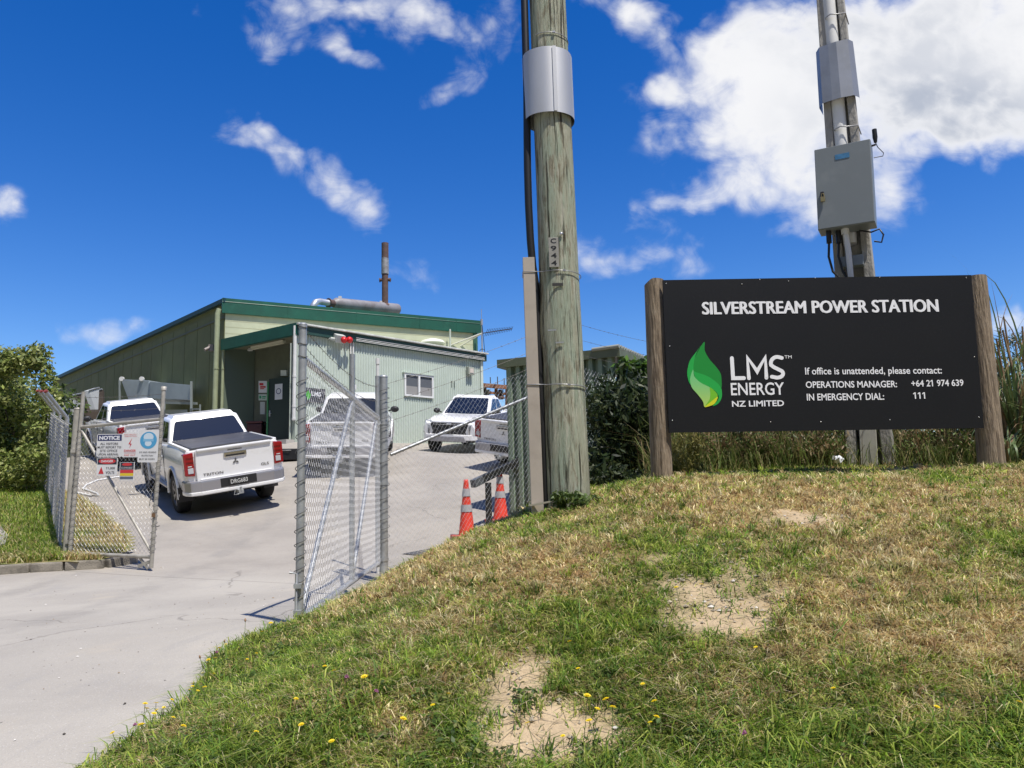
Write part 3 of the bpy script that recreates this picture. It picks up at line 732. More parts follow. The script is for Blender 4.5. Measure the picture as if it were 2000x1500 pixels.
for k_, (dx, dy) in enumerate(((-1.3, .4), (-.65, -.4), (0, .4), (.65, -.4), (1.3, .4))):
    q = line('t', 'SILVERSTREAM POWER STATION', 1372.5 + dx, 1832.5 + dx, 614.2 + dy, 590.3 + dy, 0.0, 608.7 + dy); mb.add([Vector(p) - Vector((0, .0002 * k_, 0)) for p in q.v], q.f)
u3(mb, 'lettering')
u3(line('t', 'If office is unattended, please contact:', 1573, 1840, 736, 718, .012, 734), 'lettering')
for a in (('OPERATIONS MANAGER:', 1574, 1752, 758, 745, 756.5), ('+64 21 974 639', 1780, 1882, 755.5, 742.5, 754), ('IN EMERGENCY DIAL:', 1576, 1727, 782.5, 769, 781), ('111', 1784, 1807, 779, 766.5, 778.7)):
    u3(line('t', a[0], a[1], a[2], a[3], a[4], .016, a[5]), 'lettering')
# logo, in the frame of a photo detail: 1 unit = 1/8.333 px from (1320,650)
def lg(pts): return [(1320 + x / 8.333, 650 + y / 8.333) for x, y in pts]
def flat(mb, pts, mi, d):
    q = [sp(x, y) + nrm * d for x, y in pts]
    mb.add(q, [tuple(range(len(q)))], mi)
def smooth(pts, closed=True, k=6):
    out = []; n = len(pts)
    for i in range(n):
        p0, p1, p2, p3 = [np.array(pts[(i + j) % n], float) for j in (-1, 0, 1, 2)]
        for s in range(k):
            t = s / k
            out.append(tuple(.5 * ((2 * p1) + (-p0 + p2) * t + (2 * p0 - 5 * p1 + 4 * p2 - p3) * t * t + (-p0 + 3 * p1 - 3 * p2 + p3) * t ** 3)))
    return out
leafA = smooth([(462, 148), (470, 290), (545, 430), (650, 550), (725, 660), (742, 770), (735, 900), (640, 880), (480, 760), (330, 670), (285, 600), (290, 470), (345, 330)])
leafB = smooth([(462, 148), (350, 300), (300, 440), (285, 600), (320, 640), (500, 700), (640, 790), (725, 880), (748, 960), (742, 1060), (690, 1150), (600, 1190), (690, 1080), (672, 985), (560, 890), (400, 810), (310, 720), (280, 620), (235, 720), (240, 840), (205, 780), (185, 680), (190, 590), (230, 450), (340, 300)])
leafC = smooth([(280, 600), (300, 710), (400, 810), (555, 890), (660, 980), (675, 1070), (630, 1150), (560, 1190), (468, 1208), (440, 1120), (360, 1010), (265, 900), (233, 800), (238, 710)])
leafD = smooth([(555, 890), (660, 980), (672, 1040), (600, 1110), (480, 1190), (545, 1090), (560, 990)])
leafE = smooth([(672, 1045), (668, 1090), (620, 1160), (540, 1195), (470, 1206), (560, 1130)])
mb = MB()
for pts, mi, d in ((leafA, 0, .0022), (leafB, 1, .0027), (leafC, 2, .0032), (leafD, 3, .0036), (leafE, 4, .004)):
    flat(mb, lg(pts)[::-1], mi, d)
lime = mat('logo_lime', (.35, .62, .10), .5)
nt = lime.node_tree; tcn = NT(nt, 'ShaderNodeTexCoord'); sz = NT(nt, 'ShaderNodeSeparateXYZ'); nt.links.new(tcn.outputs['Object'], sz.inputs[0])
nt.links.new(mixc(nt, sstep(nt, sz.outputs[2], .33, .83), (.62, .66, .03), (.17, .52, .20)), nt.nodes['Principled BSDF'].inputs['Base Color'])
mb.build('leaf_logo', [mat('logo_dark_green', (.006, .24, .03), .45), mat('logo_green', (.012, .36, .055), .45), lime, mat('logo_leaf_green', (.16, .48, .02), .45), mat('logo_yellow', (.62, .64, .015), .45)], pn)
mb = MB(); o0 = sp(1320, 650); e = (sp(1420, 650) - o0) / 833.3; ev = (sp(1320, 750) - o0) / 833.3
def st(pts, w): stroke(mb, [(x, y) for x, y in pts], w, o0, e * 1.0, ev * 1.0, d=-.0025)
def arc(cx, cy, rx, ry, a0, a1, n=10): return [(cx + rx * math.cos(R_(a0 + (a1 - a0) * i / n)), cy + ry * math.sin(R_(a0 + (a1 - a0) * i / n))) for i in range(n + 1)]
st([(906, 415), (922, 740), (1098, 738)], 62)
st([(1178, 740), (1158, 408), (1312, 632), (1446, 404), (1460, 732)], 60)
st([(1715, 412)] + arc(1640, 500, 105, 105, -75, -195, 9) + [(1580, 560), (1660, 600)] + arc(1630, 665, 100, 66, -40, 95, 9) + [(1548, 716)], 60)
# NB the frame's v axis points down the board, so every stroke lies on its front
u3(mb, 'logo_letters')
m2 = line('t', 'ENERGY', 1320 + 900 / 8.333, 1320 + 1768 / 8.333, 650 + 1020 / 8.333, 650 + 815 / 8.333, .012, 650 + 1010 / 8.333)
q = line('t', 'NZ LIMITED', 1320 + 915 / 8.333, 1320 + 1762 / 8.333, 650 + 1205 / 8.333, 650 + 1110 / 8.333, .02, 650 + 1192 / 8.333); u3(q, 'lettering')
q = line('t', 'TM', 1320 + 1768 / 8.333, 1320 + 1885 / 8.333, 650 + 417 / 8.333, 650 + 368 / 8.333, .0); u3(q, 'lettering')
u3(m2, 'lettering')
for px, py in ((1301, 554), (1308, 676), (1313, 821), (1484, 546), (1592, 543), (1718, 542), (1887, 542), (1903, 697), (1912, 815), (1505, 824), (1603, 824), (1738, 820), (1449, 555), (1540, 549)):
    mb = MB(); mb.lathe([(.0045, 0), (.0045, .002), (.002, .0035)], 8, Matrix.Translation(sp(px, py)) @ Matrix.Rotation(R_(90), 4, 'X'))
    mb.build('screw', mat('zinc_screw', (.6, .6, .6), .35, .7), pn)
for nm, (xt, xb, r0, r1, sd_, yb) in (('l', (1277, 1292, .085, .080, 2, 932)), ('r', (1905, 1935, .100, .082, 5, 915))):
    b = at(xb, yb, SY + .105); tp = at(xt, 548 if nm == 'l' else 541, SY + .105); b.z -= .35
    mb = MB(); log_mesh(mb, b, tp, r0, r1, sd_, wob=.05)
    v2 = []
    for p in mb.v:                           # tops sawn to a slope, away from the board
        p = Vector(p)
        if p.z > tp.z - .12:
            lim = tp.z - (max(0, (tp.x - .03) - p.x) * .75 if nm == 'l' else max(0, p.x - (tp.x + .03)) * .55)
            p.z = min(p.z, lim)
        if p.y < SY + .0148 and p.z > bl.z - .0: p.y = SY + .0148
        v2.append(p)
    mb.v = v2
    mb.build('post', [timber, mat('sawn_timber_top', (.26, .22, .17), .9, var=.3)], sg)

# ------------------------------------------------------------------ big timber power pole
def pole_mat():
    m = bpy.data.materials.new('treated_pole_timber'); m.use_nodes = True; nt = m.node_tree; p = nt.nodes['Principled BSDF']
    tc = NT(nt, 'ShaderNodeTexCoord')
    def N(s, d, r, st, off=(0, 0, 0), dist=0):
        mp = NT(nt, 'ShaderNodeMapping'); mp.inputs['Scale'].default_value = st; mp.inputs['Location'].default_value = off
        nt.links.new(tc.outputs['Object'], mp.inputs[0]); n = NT(nt, 'ShaderNodeTexNoise')
        n.inputs['Scale'].default_value = s; n.inputs['Detail'].default_value = d; n.inputs['Roughness'].default_value = r; n.inputs['Distortion'].default_value = dist
        nt.links.new(mp.outputs[0], n.inputs['Vector']); return n.outputs['Fac']
    c = mixc(nt, sstep(nt, N(5, 6, .65, (2.2, 2.2, .40)), .40, .60), (.35, .405, .31), (.385, .39, .295))
    c = mixc(nt, val(nt, 'MULTIPLY', sstep(nt, N(6.5, 7, .7, (3, 3, .5), (4, 2, 1), .4), .52, .62), .7), c, (.19, .15, .10))
    c = mixc(nt, val(nt, 'MULTIPLY', sstep(nt, N(7, 7, .7, (4, 4, .5), (9, 2, 6), .3), .53, .64), .8), c, (.55, .54, .44))
    fine = N(20, 7, .75, (4, 4, .16), (1, 5, 0), .35)
    c = mixc(nt, val(nt, 'MULTIPLY', sstep(nt, fine, .52, .66), .8), c, (.075, .065, .045))
    crack = N(13, 4, .6, (3.2, 3.2, .10), (0, 3, 2), .25)
    c = mixc(nt, val(nt, 'MULTIPLY', sstep(nt, crack, .615, .645), .9), c, (.03, .025, .018))
    c = mixc(nt, val(nt, 'MULTIPLY', sstep(nt, N(70, 3, .6, (1, 1, .25)), .55, .75), .4), c, (.13, .11, .07))
    nt.links.new(c, p.inputs['Base Color']); p.inputs['Roughness'].default_value = .9; p.inputs['Specular IOR Level'].default_value = .15
    b = NT(nt, 'ShaderNodeBump'); b.inputs['Strength'].default_value = .9; b.inputs['Distance'].default_value = .02
    nt.links.new(val(nt, 'SUBTRACT', val(nt, 'MULTIPLY', fine, -1.0), val(nt, 'MULTIPLY', sstep(nt, crack, .57, .63), 1.6)), b.inputs['Height']); nt.links.new(b.outputs[0], p.inputs['Normal'])
    return m
PY = 5.6
pb = at(1110, 980, PY); pt = at(1069, 0, PY)
pp_ = empty('power_pole', pb, 'thick weathered timber power pole with an aluminium band and a black cable', 'utility pole')
def pc(py): return pb + (pt - pb) * ((at(1090, py, PY).z - pb.z) / (pt.z - pb.z))
top = pb + (pt - pb) * 1.38; bot = pb - (pt - pb).normalized() * .5
mb = MB(); log_mesh(mb, bot, top, .163, .136, 3, n=40, rings=110, wob=.035, bulges=((1.78, .0, .02, .18), (1.05, -2.0, .012, .2), (2.5, -1.2, .01, .15)))
mb.build('pole', [pole_mat(), timber], pp_)
alu = mat('aluminium_band', (.60, .60, .59), .46, .6, var=.15, vscale=3, stretch=(1, 1, .3), bump=.12, bscale=2.5)
def ring_sleeve(mb, z0, z1, cx, cy, rx, ry, dz0=0, n=48, th=.003, tilt=0.0):
    for k, (s0) in enumerate((0, -th)):
        vs = []
        for z in (z0, z1):
            for j in range(n + 1):
                a = 2 * math.pi * j / n
                # two seams and some dents
                rr = 1 + .012 * math.sin(a * 3 + z) + .006 * math.sin(a * 7 + z * 3)
                vs.append((cx(z) + math.cos(a) * (rx + s0) * rr, cy(z) + math.sin(a) * (ry + s0) * rr, z + tilt * math.cos(a)))
        m = n + 1; fs = [(j, j + 1, m + j + 1, m + j) for j in range(n)]
        mb.add(vs, fs if k == 0 else [f[::-1] for f in fs], 0, True)
za, zb = pc(239).z, pc(115).z
mb = MB(); pcx = lambda z: pb.x + (pt.x - pb.x) * (z - pb.z) / (pt.z - pb.z)
ring_sleeve(mb, za, zb, lambda z: pcx(z) - .022, lambda z: PY, .197, .182, tilt=-.006)
mb.box((pcx(za) + .02, PY - .186, (za + zb) / 2), (.028, .004, zb - za - .004))
mb.build('possum_band', alu, pp_)
# black cable down the left side, bowing off the pole below the band
mb = MB(); cab = []
for py in (985, 800, 560, 520, 470, 400, 330, 270, 222, 150, 96, 0):
    z = pc(py).z; off = {985: -.16, 800: -.17, 560: -.18, 520: -.198, 470: -.208, 400: -.212, 330: -.210, 270: -.204, 222: -.198, 150: -.19, 96: -.19, 0: -.186}[py]
    cab.append(Vector((pcx(z) + off, PY - .03, z)))
cab.append(cab[-1] + (pt - pb) * .5)
mb.tube(cab, .029, 12)
mb.build('cable', black_m, pp_)
cov_m = mat('beige_cable_cover', (.40, .35, .295), .6, var=.12, vscale=3, dirt=((.25, .21, .17), 8, .3))
mb = MB(); z0, z1 = at(1048, 992, PY).z - .05, at(1045, 510, PY).z
for ax0, ax1, ay0, ay1 in ((-.272, -.268, -.10, .05), (-.272, -.185, -.104, -.10), (-.189, -.185, -.10, .02)):
    vs = []
    for z in (z0, z1):
        k = pcx(z)
        vs += [(k + ax0, PY + ay0, z), (k + ax1, PY + ay0, z), (k + ax1, PY + ay1, z), (k + ax0, PY + ay1, z)]
    mb.add(vs, [(3, 2, 1, 0), (4, 5, 6, 7), (0, 1, 5, 4), (1, 2, 6, 5), (2, 3, 7, 6), (3, 0, 4, 7)])
mb.build('cable_cover', cov_m, pp_, bevel=.0012)
for py, rr_ in ((540, .003), (757, .004), (84, .003)):
    z = pc(py).z; mb = MB(); k = pcx(z); r = .163 if py > 500 else .147
    pts = [(k + math.cos(a) * (r + .004), PY + math.sin(a) * (r + .004), z + .012 * math.cos(a) * -1) for a in np.linspace(-2.45, 2.4, 30)]
    if py > 500: pts = [(k - .276, PY + .05, z + .01), (k - .276, PY - .108, z + .012), (k - .182, PY - .108, z + .012)] + pts
    mb.tube(pts, rr_, 6)
    mb.box((k + .03, PY - r - .008, z - .004), (.02, .012, .014))
    mb.build('strap', mat('steel_strap', (.38, .38, .38), .4, .8), pp_)
z = at(1055, 978, PY).z; k = pcx(z)
mb = MB(); mb.bar((k - .28, PY - .112, z - .03), (k - .10, PY - .19, z + .0), .03, .012); mb.build('batten', mat('batten_timber', (.42, .38, .3), .85), pp_)
zt0, zt1 = at(1082, 534, PY).z, at(1082, 478, PY).z; zc = (zt0 + zt1) / 2; xc = at(1082, 505, PY - .16).x
ym = PY - .166
mb = MB(); mb.box((xc, ym, zc), (.074, .004, zt1 - zt0))
tg = mb.build('number_plate', mat('aluminium_plate', (.36, .345, .30), .45, .4, var=.25, vscale=20), pp_, bevel=.001)
hh = (zt1 - zt0) / 4
for i, ch in enumerate('C944'):
    mb = MB(); put_text(mb, ch, (xc - .022, ym - .0022, zt1 - hh * (i + 1) + .012), (1, 0, 0), (0, 0, 1), .042, hh * .66, .02, d=.001)
    mb.build('lettering', black_m, tg)
xq = at(1089, 556, PY - .16); mb = MB(); mb.box((xq.x, PY - .165, xq.z), (.08, .003, .022)); mb.build('small_plate', mat('dark_plate', (.03, .028, .025), .5), pp_)
q = at(1096, 457, PY - .16); mb = MB(); mb.lathe([(.012, 0), (.014, .008), (.006, .012)], 10, Matrix.Translation((q.x, PY - .16, q.z)) @ Matrix.Rotation(R_(90), 4, 'X')); mb.build('bolt', mat('zinc_bolt', (.55, .55, .55), .4, .8), pp_)
for px, py in ((1078, 645), (1093, 669)):
    q = at(px, py, PY - .165); mb = MB(); mb.bar((q.x - .03, PY - .163, q.z), (q.x + .03, PY - .172, q.z), .006, .01); mb.build('staple', mat('zinc_bolt', (.55, .55, .55)), pp_)

# ------------------------------------------------------------------ concrete pole with equipment box, behind the sign
conc = mat('pole_concrete', (.40, .385, .35), .88, var=.35, vscale=4, stretch=(1, 1, .4), bump=.5, bscale=45, dirt=((.18, .17, .15), 7, .5))
CY = 7.05
cb_, ct_ = at(1702, 900, CY), at(1622, 0, CY)
cp = empty('concrete_pole', cb_, 'grey concrete pole behind the sign carrying a white conduit and a grey box', 'utility pole')
ROT = R_(30)
cu = Vector((math.cos(ROT), -math.sin(ROT), 0)); cn = Vector((-math.sin(ROT), -math.cos(ROT), 0)); ck = (ct_ - cb_)
def cpt(t, a, b): return cb_ + ck * t + cu * a + cn * b
def cq(py): return (at(1660, py, CY).z - cb_.z) / ck.z
mb = MB()
def beam(a0, a1, b0, b1, k1=.62, t0=-.12, t1=1.7):
    vs = []
    for t in (t0, t1):
        s = 1 + (k1 - 1) * max(0, t)
        vs += [cpt(t, a * s, b * s) for a, b in ((a0, b0), (a1, b0), (a1, b1), (a0, b1))]
    mb.add(vs, [(0, 1, 2, 3), (7, 6, 5, 4), (0, 4, 5, 1), (1, 5, 6, 2), (2, 6, 7, 3), (3, 7, 4, 0)])
beam(-.205, -.105, -.15, .12); beam(.105, .205, -.15, .12); beam(-.104, .104, -.06, .0)
mb.build('pole', conc, cp, bevel=.008)
mb = MB(); s_ = lambda t: 1 - .38 * max(0, t)
mb.tube([cpt(t, -.012, .062 * s_(t) + .0) for t in (cq(480), cq(240), cq(100), 1.0, 1.7)], .064, 20); mb.build('conduit', white_m, cp)
def u_sleeve(t0, t1, half, fr, bk):
    mb = MB()
    prof = [(-half, bk), (-half - .012, fr * .35), (-half + .03, fr * .9), (-.05, fr), (.03, fr + .006), (half - .03, fr * .92), (half + .012, fr * .4), (half + .004, bk)]
    for sgn in (0, -.003):
        vs = [cpt(t, a * s_(t) / s_(t0), (b + sgn) * s_(t) / s_(t0)) for t in (t0, t1) for a, b in prof]; n = len(prof)
        fs = [(i, i + 1, n + i + 1, n + i) for i in range(n - 1)]
        mb.add(vs, fs if sgn == 0 else [f[::-1] for f in fs], 0, False)
    return mb
u_sleeve(cq(205), cq(96), .172, .15, -.13).build('possum_band', mat('dull_aluminium', (.40, .41, .42), .46, .6, var=.2, vscale=3, bump=.15, bscale=3), cp)
for py in (45, 262):
    t = cq(py); k = s_(t); mb = MB(); mb.tube([cpt(t, -.08 * k, .03), cpt(t + .004, -.075 * k, .11), cpt(t + .006, 0, .132), cpt(t + .004, .06 * k, .12), cpt(t + .002, .205 * k, .10), cpt(t, .215 * k, -.1)], .006, 6); mb.build('strap', mat('steel_strap', (.38, .38, .38)), cp)
# equipment box: its face turned to the left
bw, bh, bd = .49, .80, .20
bc = at(1651, 369, CY - .20)
btilt = Matrix.Rotation(R_(2.2), 3, 'Y') ; bx = (btilt @ cu); bz = btilt @ Vector((0, 0, 1)); bz = (bz - bx * bz.dot(bx)).normalized(); by = bz.cross(bx)
brot = Matrix((bx, by, bz)).transposed()
boxm = mat('box_grey_paint', (.205, .23, .24), .42, var=.06, vscale=2, dirt=((.30, .32, .32), 5, .25))
mb = MB(); mb.box(bc, (bw, bd, bh), brot); eb = mb.build('equipment_box', boxm, cp, bevel=.006)
mb = MB(); mb.box(bc - by * (bd / 2 + .009), (bw - .008, .016, bh - .008), brot); mb.build('box_door', boxm, eb, bevel=.004)
P_ = lambda a, b, c: bc + bx * a + bz * b - by * c
mb = MB(); mb.box(P_(.0, bh / 2 - .12, bd / 2 + .0185), (.125, .003, .05), brot); mb.build('label', mat('blue_label', (.06, .22, .42), .5, var=.3, vscale=30), eb)
mb = MB(); mb.box(P_(-bw / 2 + .055, -.075, bd / 2 + .026), (.03, .02, .075), brot); mb.build('lock_hasp', mat('black_lock', (.03, .03, .03), .4), eb, bevel=.003)
mb = MB(); mb.box(P_(-bw / 2 + .06, -.115, bd / 2 + .037), (.038, .018, .045), brot); mb.tube([P_(-bw / 2 + .048, -.095, bd / 2 + .037), P_(-bw / 2 + .05, -.06, bd / 2 + .037), P_(-bw / 2 + .07, -.06, bd / 2 + .037), P_(-bw / 2 + .072, -.095, bd / 2 + .037)], .004, 6); mb.build('padlock', mat('brass_padlock', (.45, .36, .18), .35, .8), eb, bevel=.002)
mb = MB(); a_ = P_(bw / 2 + .035, bh / 2 + .0, 0); mb.tube([a_, a_ + Vector((0, 0, .05)), a_ + Vector((0, 0, .13))], [.014, .022, .021], 12)
mb.bar(P_(bw / 2 - .02, bh / 2 - .03, .0), a_ - Vector((0, 0, .02)), .02, .012)
mb.tube([a_, a_ + Vector((.01, -.01, -.05)), a_ + Vector((.06, -.01, -.11)), a_ + Vector((.05, -.01, -.14)), a_ + Vector((-.03, 0, -.15))], .004, 6)
mb.build('aerial', black_m, eb)
mb = MB(); mb.tube([P_(-.02, -bh / 2, .02), P_(-.0, -bh / 2 - .22, .02), P_(.015, -bh / 2 - .75, -.02)], .026, 12); mb.lathe([(.036, -.05), (.036, 0)], 12, Matrix.Translation(P_(-.02, -bh / 2, .02))); mb.build('conduit', white_m, eb)
for a, c, dx in ((-.16, .04, .10), (-.08, .0, .07)):
    mb = MB(); mb.tube([P_(a, -bh / 2, c), P_(a, -bh / 2 - .12, c)], .024, 10); mb.tube([P_(a, -bh / 2 - .1, c), P_(a - .01, -bh / 2 - .25, c), P_(a + .02, -bh / 2 - .4, c), P_(a + dx, -bh / 2 - .5, c), P_(a + dx + .02, -bh / 2 - .8, c)], .011, 8); mb.build('cable', black_m, eb)
mb = MB(); mb.tube([P_(.10, -bh / 2 - .02, -.02), P_(.2, -bh / 2 - .06, .0), P_(.27, -bh / 2 - .04, 0), P_(.30, -bh / 2 - .10, 0), P_(.28, -bh / 2 - .17, 0), P_(.22, -bh / 2 - .15, 0)], .008, 8); mb.build('cable', black_m, eb)
mb = MB(); mb.box(cpt(cq(520), -.0, .16), (.2, .1, .1), brot); mb.build('junction_cover', mat('box_grey_paint', (.4, .4, .4)), cp, bevel=.004)
mb = MB(); mb.box(cpt(-.02, -.01, .075), (.14, .12, 1.3), brot); mb.build('cable_duct', mat('pale_duct', (.47, .46, .40), .7, var=.25), cp, bevel=.004)
# ------------------------------------------------------------------ power station building
side_m = mat('olive_panel', (.155, .165, .062), .6, col2=(.125, .14, .055), vscale=1.2, dirt=((.14, .125, .07), .9, .4))
block_m = mat('painted_block', (.52, .55, .39), .75, var=.12, vscale=2.5, dirt=((.45, .44, .3), 3, .4))
fas_m = mat('fascia_green', (.013, .098, .064), .45, var=.2, vscale=1.5, dirt=((.03, .15, .10), 2, .4))
fas_d = mat('fascia_dark_green', (.012, .095, .075), .45, var=.2, vscale=2)
corr_m = mat('pale_green_cladding', (.52, .59, .52), .5, var=.08, vscale=1.5, dirt=((.42, .48, .41), 1.3, .3))
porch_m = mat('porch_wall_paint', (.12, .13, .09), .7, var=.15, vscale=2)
gut_m = mat('gutter_pale', (.70, .71, .66), .5, var=.3, vscale=4, dirt=((.3, .3, .25), 6, .5))
A, B_, C_, D_ = Vector((-9.724, 25.19, 0)), Vector((-6.655, 23.1, 0)), Vector((-1.188, 28.93, 0)), Vector((-1.32, 29.59, 0))
BK = Vector((-24.94, 40.7, 0)); GK = D_ + (BK - A)
def zz(p, h): return Vector((p.x, p.y, h * 1.1 + EYE))      # heights given on a 3.2 m storey, built at 3.5 m
ZT = 6.22
ps = empty('power_station_shed', zz((A + GK) / 2, 1.6), 'large green industrial shed with dark olive side wall and bright green fascia', 'building')
def wall(mb, p, q, z0, z1, th=.2, mi=0):
    d = (q - p).normalized(); n = Vector((d.y, -d.x, 0)) * th
    mb.add([zz(p, z0), zz(q, z0), zz(q, z1), zz(p, z1), zz(p, z0) - n, zz(q, z0) - n, zz(q, z1) - n, zz(p, z1) - n],
           [(0, 1, 2, 3), (7, 6, 5, 4), (0, 4, 5, 1), (1, 5, 6, 2), (2, 6, 7, 3), (3, 7, 4, 0)], mi)
dA = (D_ - A).normalized(); nA = Vector((dA.y, -dA.x, 0)); dS = (BK - A).normalized(); nS = Vector((-dS.y, dS.x, 0))
mb = MB(); wall(mb, A + dA * .02, D_, 1.0, ZT - .05, .22)
# block courses as shallow joints
for k in range(7):
    z = 5.72 - .2 * k; p, q = A + dA * .03 + nA * .003, D_ + nA * .003
    mb.quad(zz(p, z), zz(q, z), zz(q, z + .018), zz(p, z + .018), 1)
fw = mb.build('front_wall', [block_m, mat('block_joint', (.42, .42, .27), .9)], ps)
mb = MB(); n_p = 19; L = (BK - A).length
for k in range(n_p):
    a = A + dS * (L * k / n_p + .015); b = A + dS * (L * (k + 1) / n_p - .015)
    wall(mb, b, a, .6, ZT - .35, .15)
wall(mb, BK - nS * .04, A - nS * .04, .6, ZT - .02, .1)
mb.build('side_wall', side_m, ps)
mb = MB(); p, q = BK + nS * .03, A + nS * .03; wall(mb, q + (BK - A) * 0 - dS * .0, p, ZT - .62, ZT - .56, -.04); mb.build('flashing_strip', mat('olive_trim', (.10, .11, .07), .5), ps)
mb = MB()
for (p, q, n, th) in ((A, D_, nA, .1),):
    mb.add([zz(p + n * th - dA * .1, ZT - .47), zz(q + n * th + dA * .12, ZT - .47), zz(q + n * th + dA * .12, ZT), zz(p + n * th - dA * .1, ZT), zz(p + n * .003 - dA * .1, ZT - .47), zz(q + n * .003 + dA * .12, ZT - .47), zz(q - n * .2 + dA * .12, ZT), zz(p - n * .2 - dA * .1, ZT)],
           [(0, 1, 2, 3), (0, 4, 5, 1), (3, 2, 6, 7), (1, 5, 6, 2), (0, 3, 7, 4)])
    for s in (.22, .48, .74, .9): mb.box(zz(p + (q - p) * s + n * (th + .004), ZT - .235), (.03, .012, .47), Matrix((dA, nA, Vector((0, 0, 1)))).transposed())
    mb.add([zz(p + n * (th + .004) - dA * .1, ZT - .1), zz(q + n * (th + .004) + dA * .12, ZT - .1), zz(q + n * (th + .012) + dA * .12, ZT - .12), zz(p + n * (th + .012) - dA * .1, ZT - .12)], [(3, 2, 1, 0)])
mb.build('fascia', fas_m, ps)
mb = MB(); p, q = A + nS * .1 - dS * .1, BK + nS * .1
mb.add([zz(p, ZT - .14), zz(q, ZT - .14), zz(q, ZT + .0), zz(p, ZT + .0), zz(p - nS * .3, ZT - .14), zz(q - nS * .3, ZT - .14), zz(q - nS * .3, ZT), zz(p - nS * .3, ZT)], [(0, 3, 2, 1), (0, 1, 5, 4), (3, 7, 6, 2), (0, 4, 7, 3)])
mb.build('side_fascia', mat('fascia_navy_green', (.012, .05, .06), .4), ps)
mb = MB(); mb.add([zz(A, ZT - .03), zz(D_, ZT - .03), zz(GK, ZT - .03), zz(BK, ZT - .03)], [(0, 1, 2, 3)]); wall(mb, D_, GK, 1, ZT - .04); wall(mb, GK, BK, 1, ZT - .04); mb.build('roof', mat('roof_green', (.05, .14, .09), .5), ps)
pipe_m = mat('downpipe_green', (.32, .36, .22), .5, var=.15)
for off, r, z1 in ((.20, .085, 5.72), (-.17, .05, 4.6)):
    mb = MB(); p = A - dS * .0 + nS * .12 + (nS * off * .0) + Vector((off * -.55, off * -.2, 0)); mb.tube([zz(p, 1.2), zz(p, z1), zz(p - nS * .05, z1 + .15)], r, 12)
    for z in (2.6, 4.0): mb.lathe([(r + .012, -.02), (r + .012, .02)], 12, Matrix.Translation(zz(p, z)))
    mb.build('downpipe', pipe_m, ps)
mb = MB(); mb.box(zz(A + dS * .7 + nS * .12, 4.75), (.16, .2, .22)); mb.tube([zz(A + dS * .7 + nS * .2, 4.75), zz(A + dS * .7 + nS * .36, 4.66)], .06, 10); mb.build('security_camera', mat('camera_grey', (.25, .22, .2), .5), ps)

# ------------------------------------------------------------------ office in front of the shed
dO = (C_ - B_).normalized(); nO = Vector((dO.y, -dO.x, 0)); LO = (C_ - B_).length
dP = (B_ - A).normalized(); nP = Vector((dP.y, -dP.x, 0)); UPZ = Vector((0, 0, 1))
of = empty('office', zz((A + C_) / 2, 1.6), 'low office of pale green corrugated steel built against the shed, with an open porch', 'building')
ZG = 4.86
mb = MB(); pitch = .105; prof = []; x = .14
while x < LO - .05:
    prof += [(x, 0), (x + pitch * .28, 0), (x + pitch * .5, .03), (x + pitch * .78, .03)]; x += pitch
prof += [(LO, 0)]
z0, z1 = 1.1, ZG - .12; n = len(prof)
vs = [zz(B_ + dO * a + nO * b, z) for z in (z0, z1) for a, b in prof]
mb.add(vs, [(i, i + 1, n + i + 1, n + i) for i in range(n - 1)])
mb.build('front_wall', corr_m, of)
mb = MB(); wall(mb, B_ - nO * .02, C_ - nO * .02, 1.1, ZG - .1, .08); wall(mb, C_ - nO * .02, D_, 1.1, ZG - .1, -.1); mb.build('wall_lining', corr_m, of)
mb = MB(); mb.box(zz(C_ + nO * .02 - dO * .02, 3.0), (.10, .10, 3.6), Matrix((dO, nO, UPZ)).transposed()); mb.build('corner_flashing', mat('pale_flashing', (.58, .64, .56), .5), of)
mb = MB(); p0, p1 = B_ + dO * .0, C_ + dO * .12
mb.box(zz((p0 + p1) / 2 + nO * .13, ZG + .03), (LO + .3, .22, .055), Matrix((dO, nO, UPZ)).transposed()); mb.build('gutter', gut_m, of, bevel=.012)
mb = MB(); mb.box(zz((p0 + p1) / 2 + nO * .09, ZG - .125), (LO + .24, .12, .24), Matrix((dO, nO, UPZ)).transposed()); mb.build('eaves_fascia', mat('fascia_deep_green', (.02, .06, .05), .5), of)  # dark green board below the gutter
mb = MB()
for zz_, r in ((ZG - .12, .012), (ZG - .17, .012), (ZG - .21, .010)): mb.tube([zz(B_ + dO * 2.1 + nO * .165, zz_), zz(C_ + dO * .05 + nO * .165, zz_)], r, 6)
mb.build('eaves_conduit', white_m, of)
mb = MB(); mb.add([zz(A - dS * 0 + nP * .05, ZG + .04), zz(B_ + nP * .05, ZG + .04), zz(C_ + dO * .1, ZG + .0), zz(D_, ZG + .1)], [(0, 1, 2, 3)]); mb.build('roof', mat('office_roof', (.45, .5, .42), .5), of)
mb = MB(); mb.add([zz(p, z) for z in (ZG - .28, ZG + .06) for p in (A + nP * .12, B_ + nP * .12 + dP * .1, B_ + dP * .1 - nP * .02, A - nP * .02)], [(0, 1, 5, 4), (3, 2, 1, 0), (4, 5, 6, 7), (1, 2, 6, 5)])
mb.build('porch_fascia', fas_d, of)
I_ = A + dA * 1.0; J_ = I_ + (B_ - A) * .84
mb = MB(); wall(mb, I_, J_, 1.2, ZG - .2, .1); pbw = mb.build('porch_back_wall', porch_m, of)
mb = MB(); mb.add([zz(A + nP * .1, ZG - .22), zz(B_ + nP * .1, ZG - .22), zz(J_ + dP * .1, ZG - .22), zz(I_, ZG - .22)], [(0, 1, 2, 3)]); mb.build('porch_ceiling', mat('porch_ceiling_paint', (.2, .195, .13), .7), of)
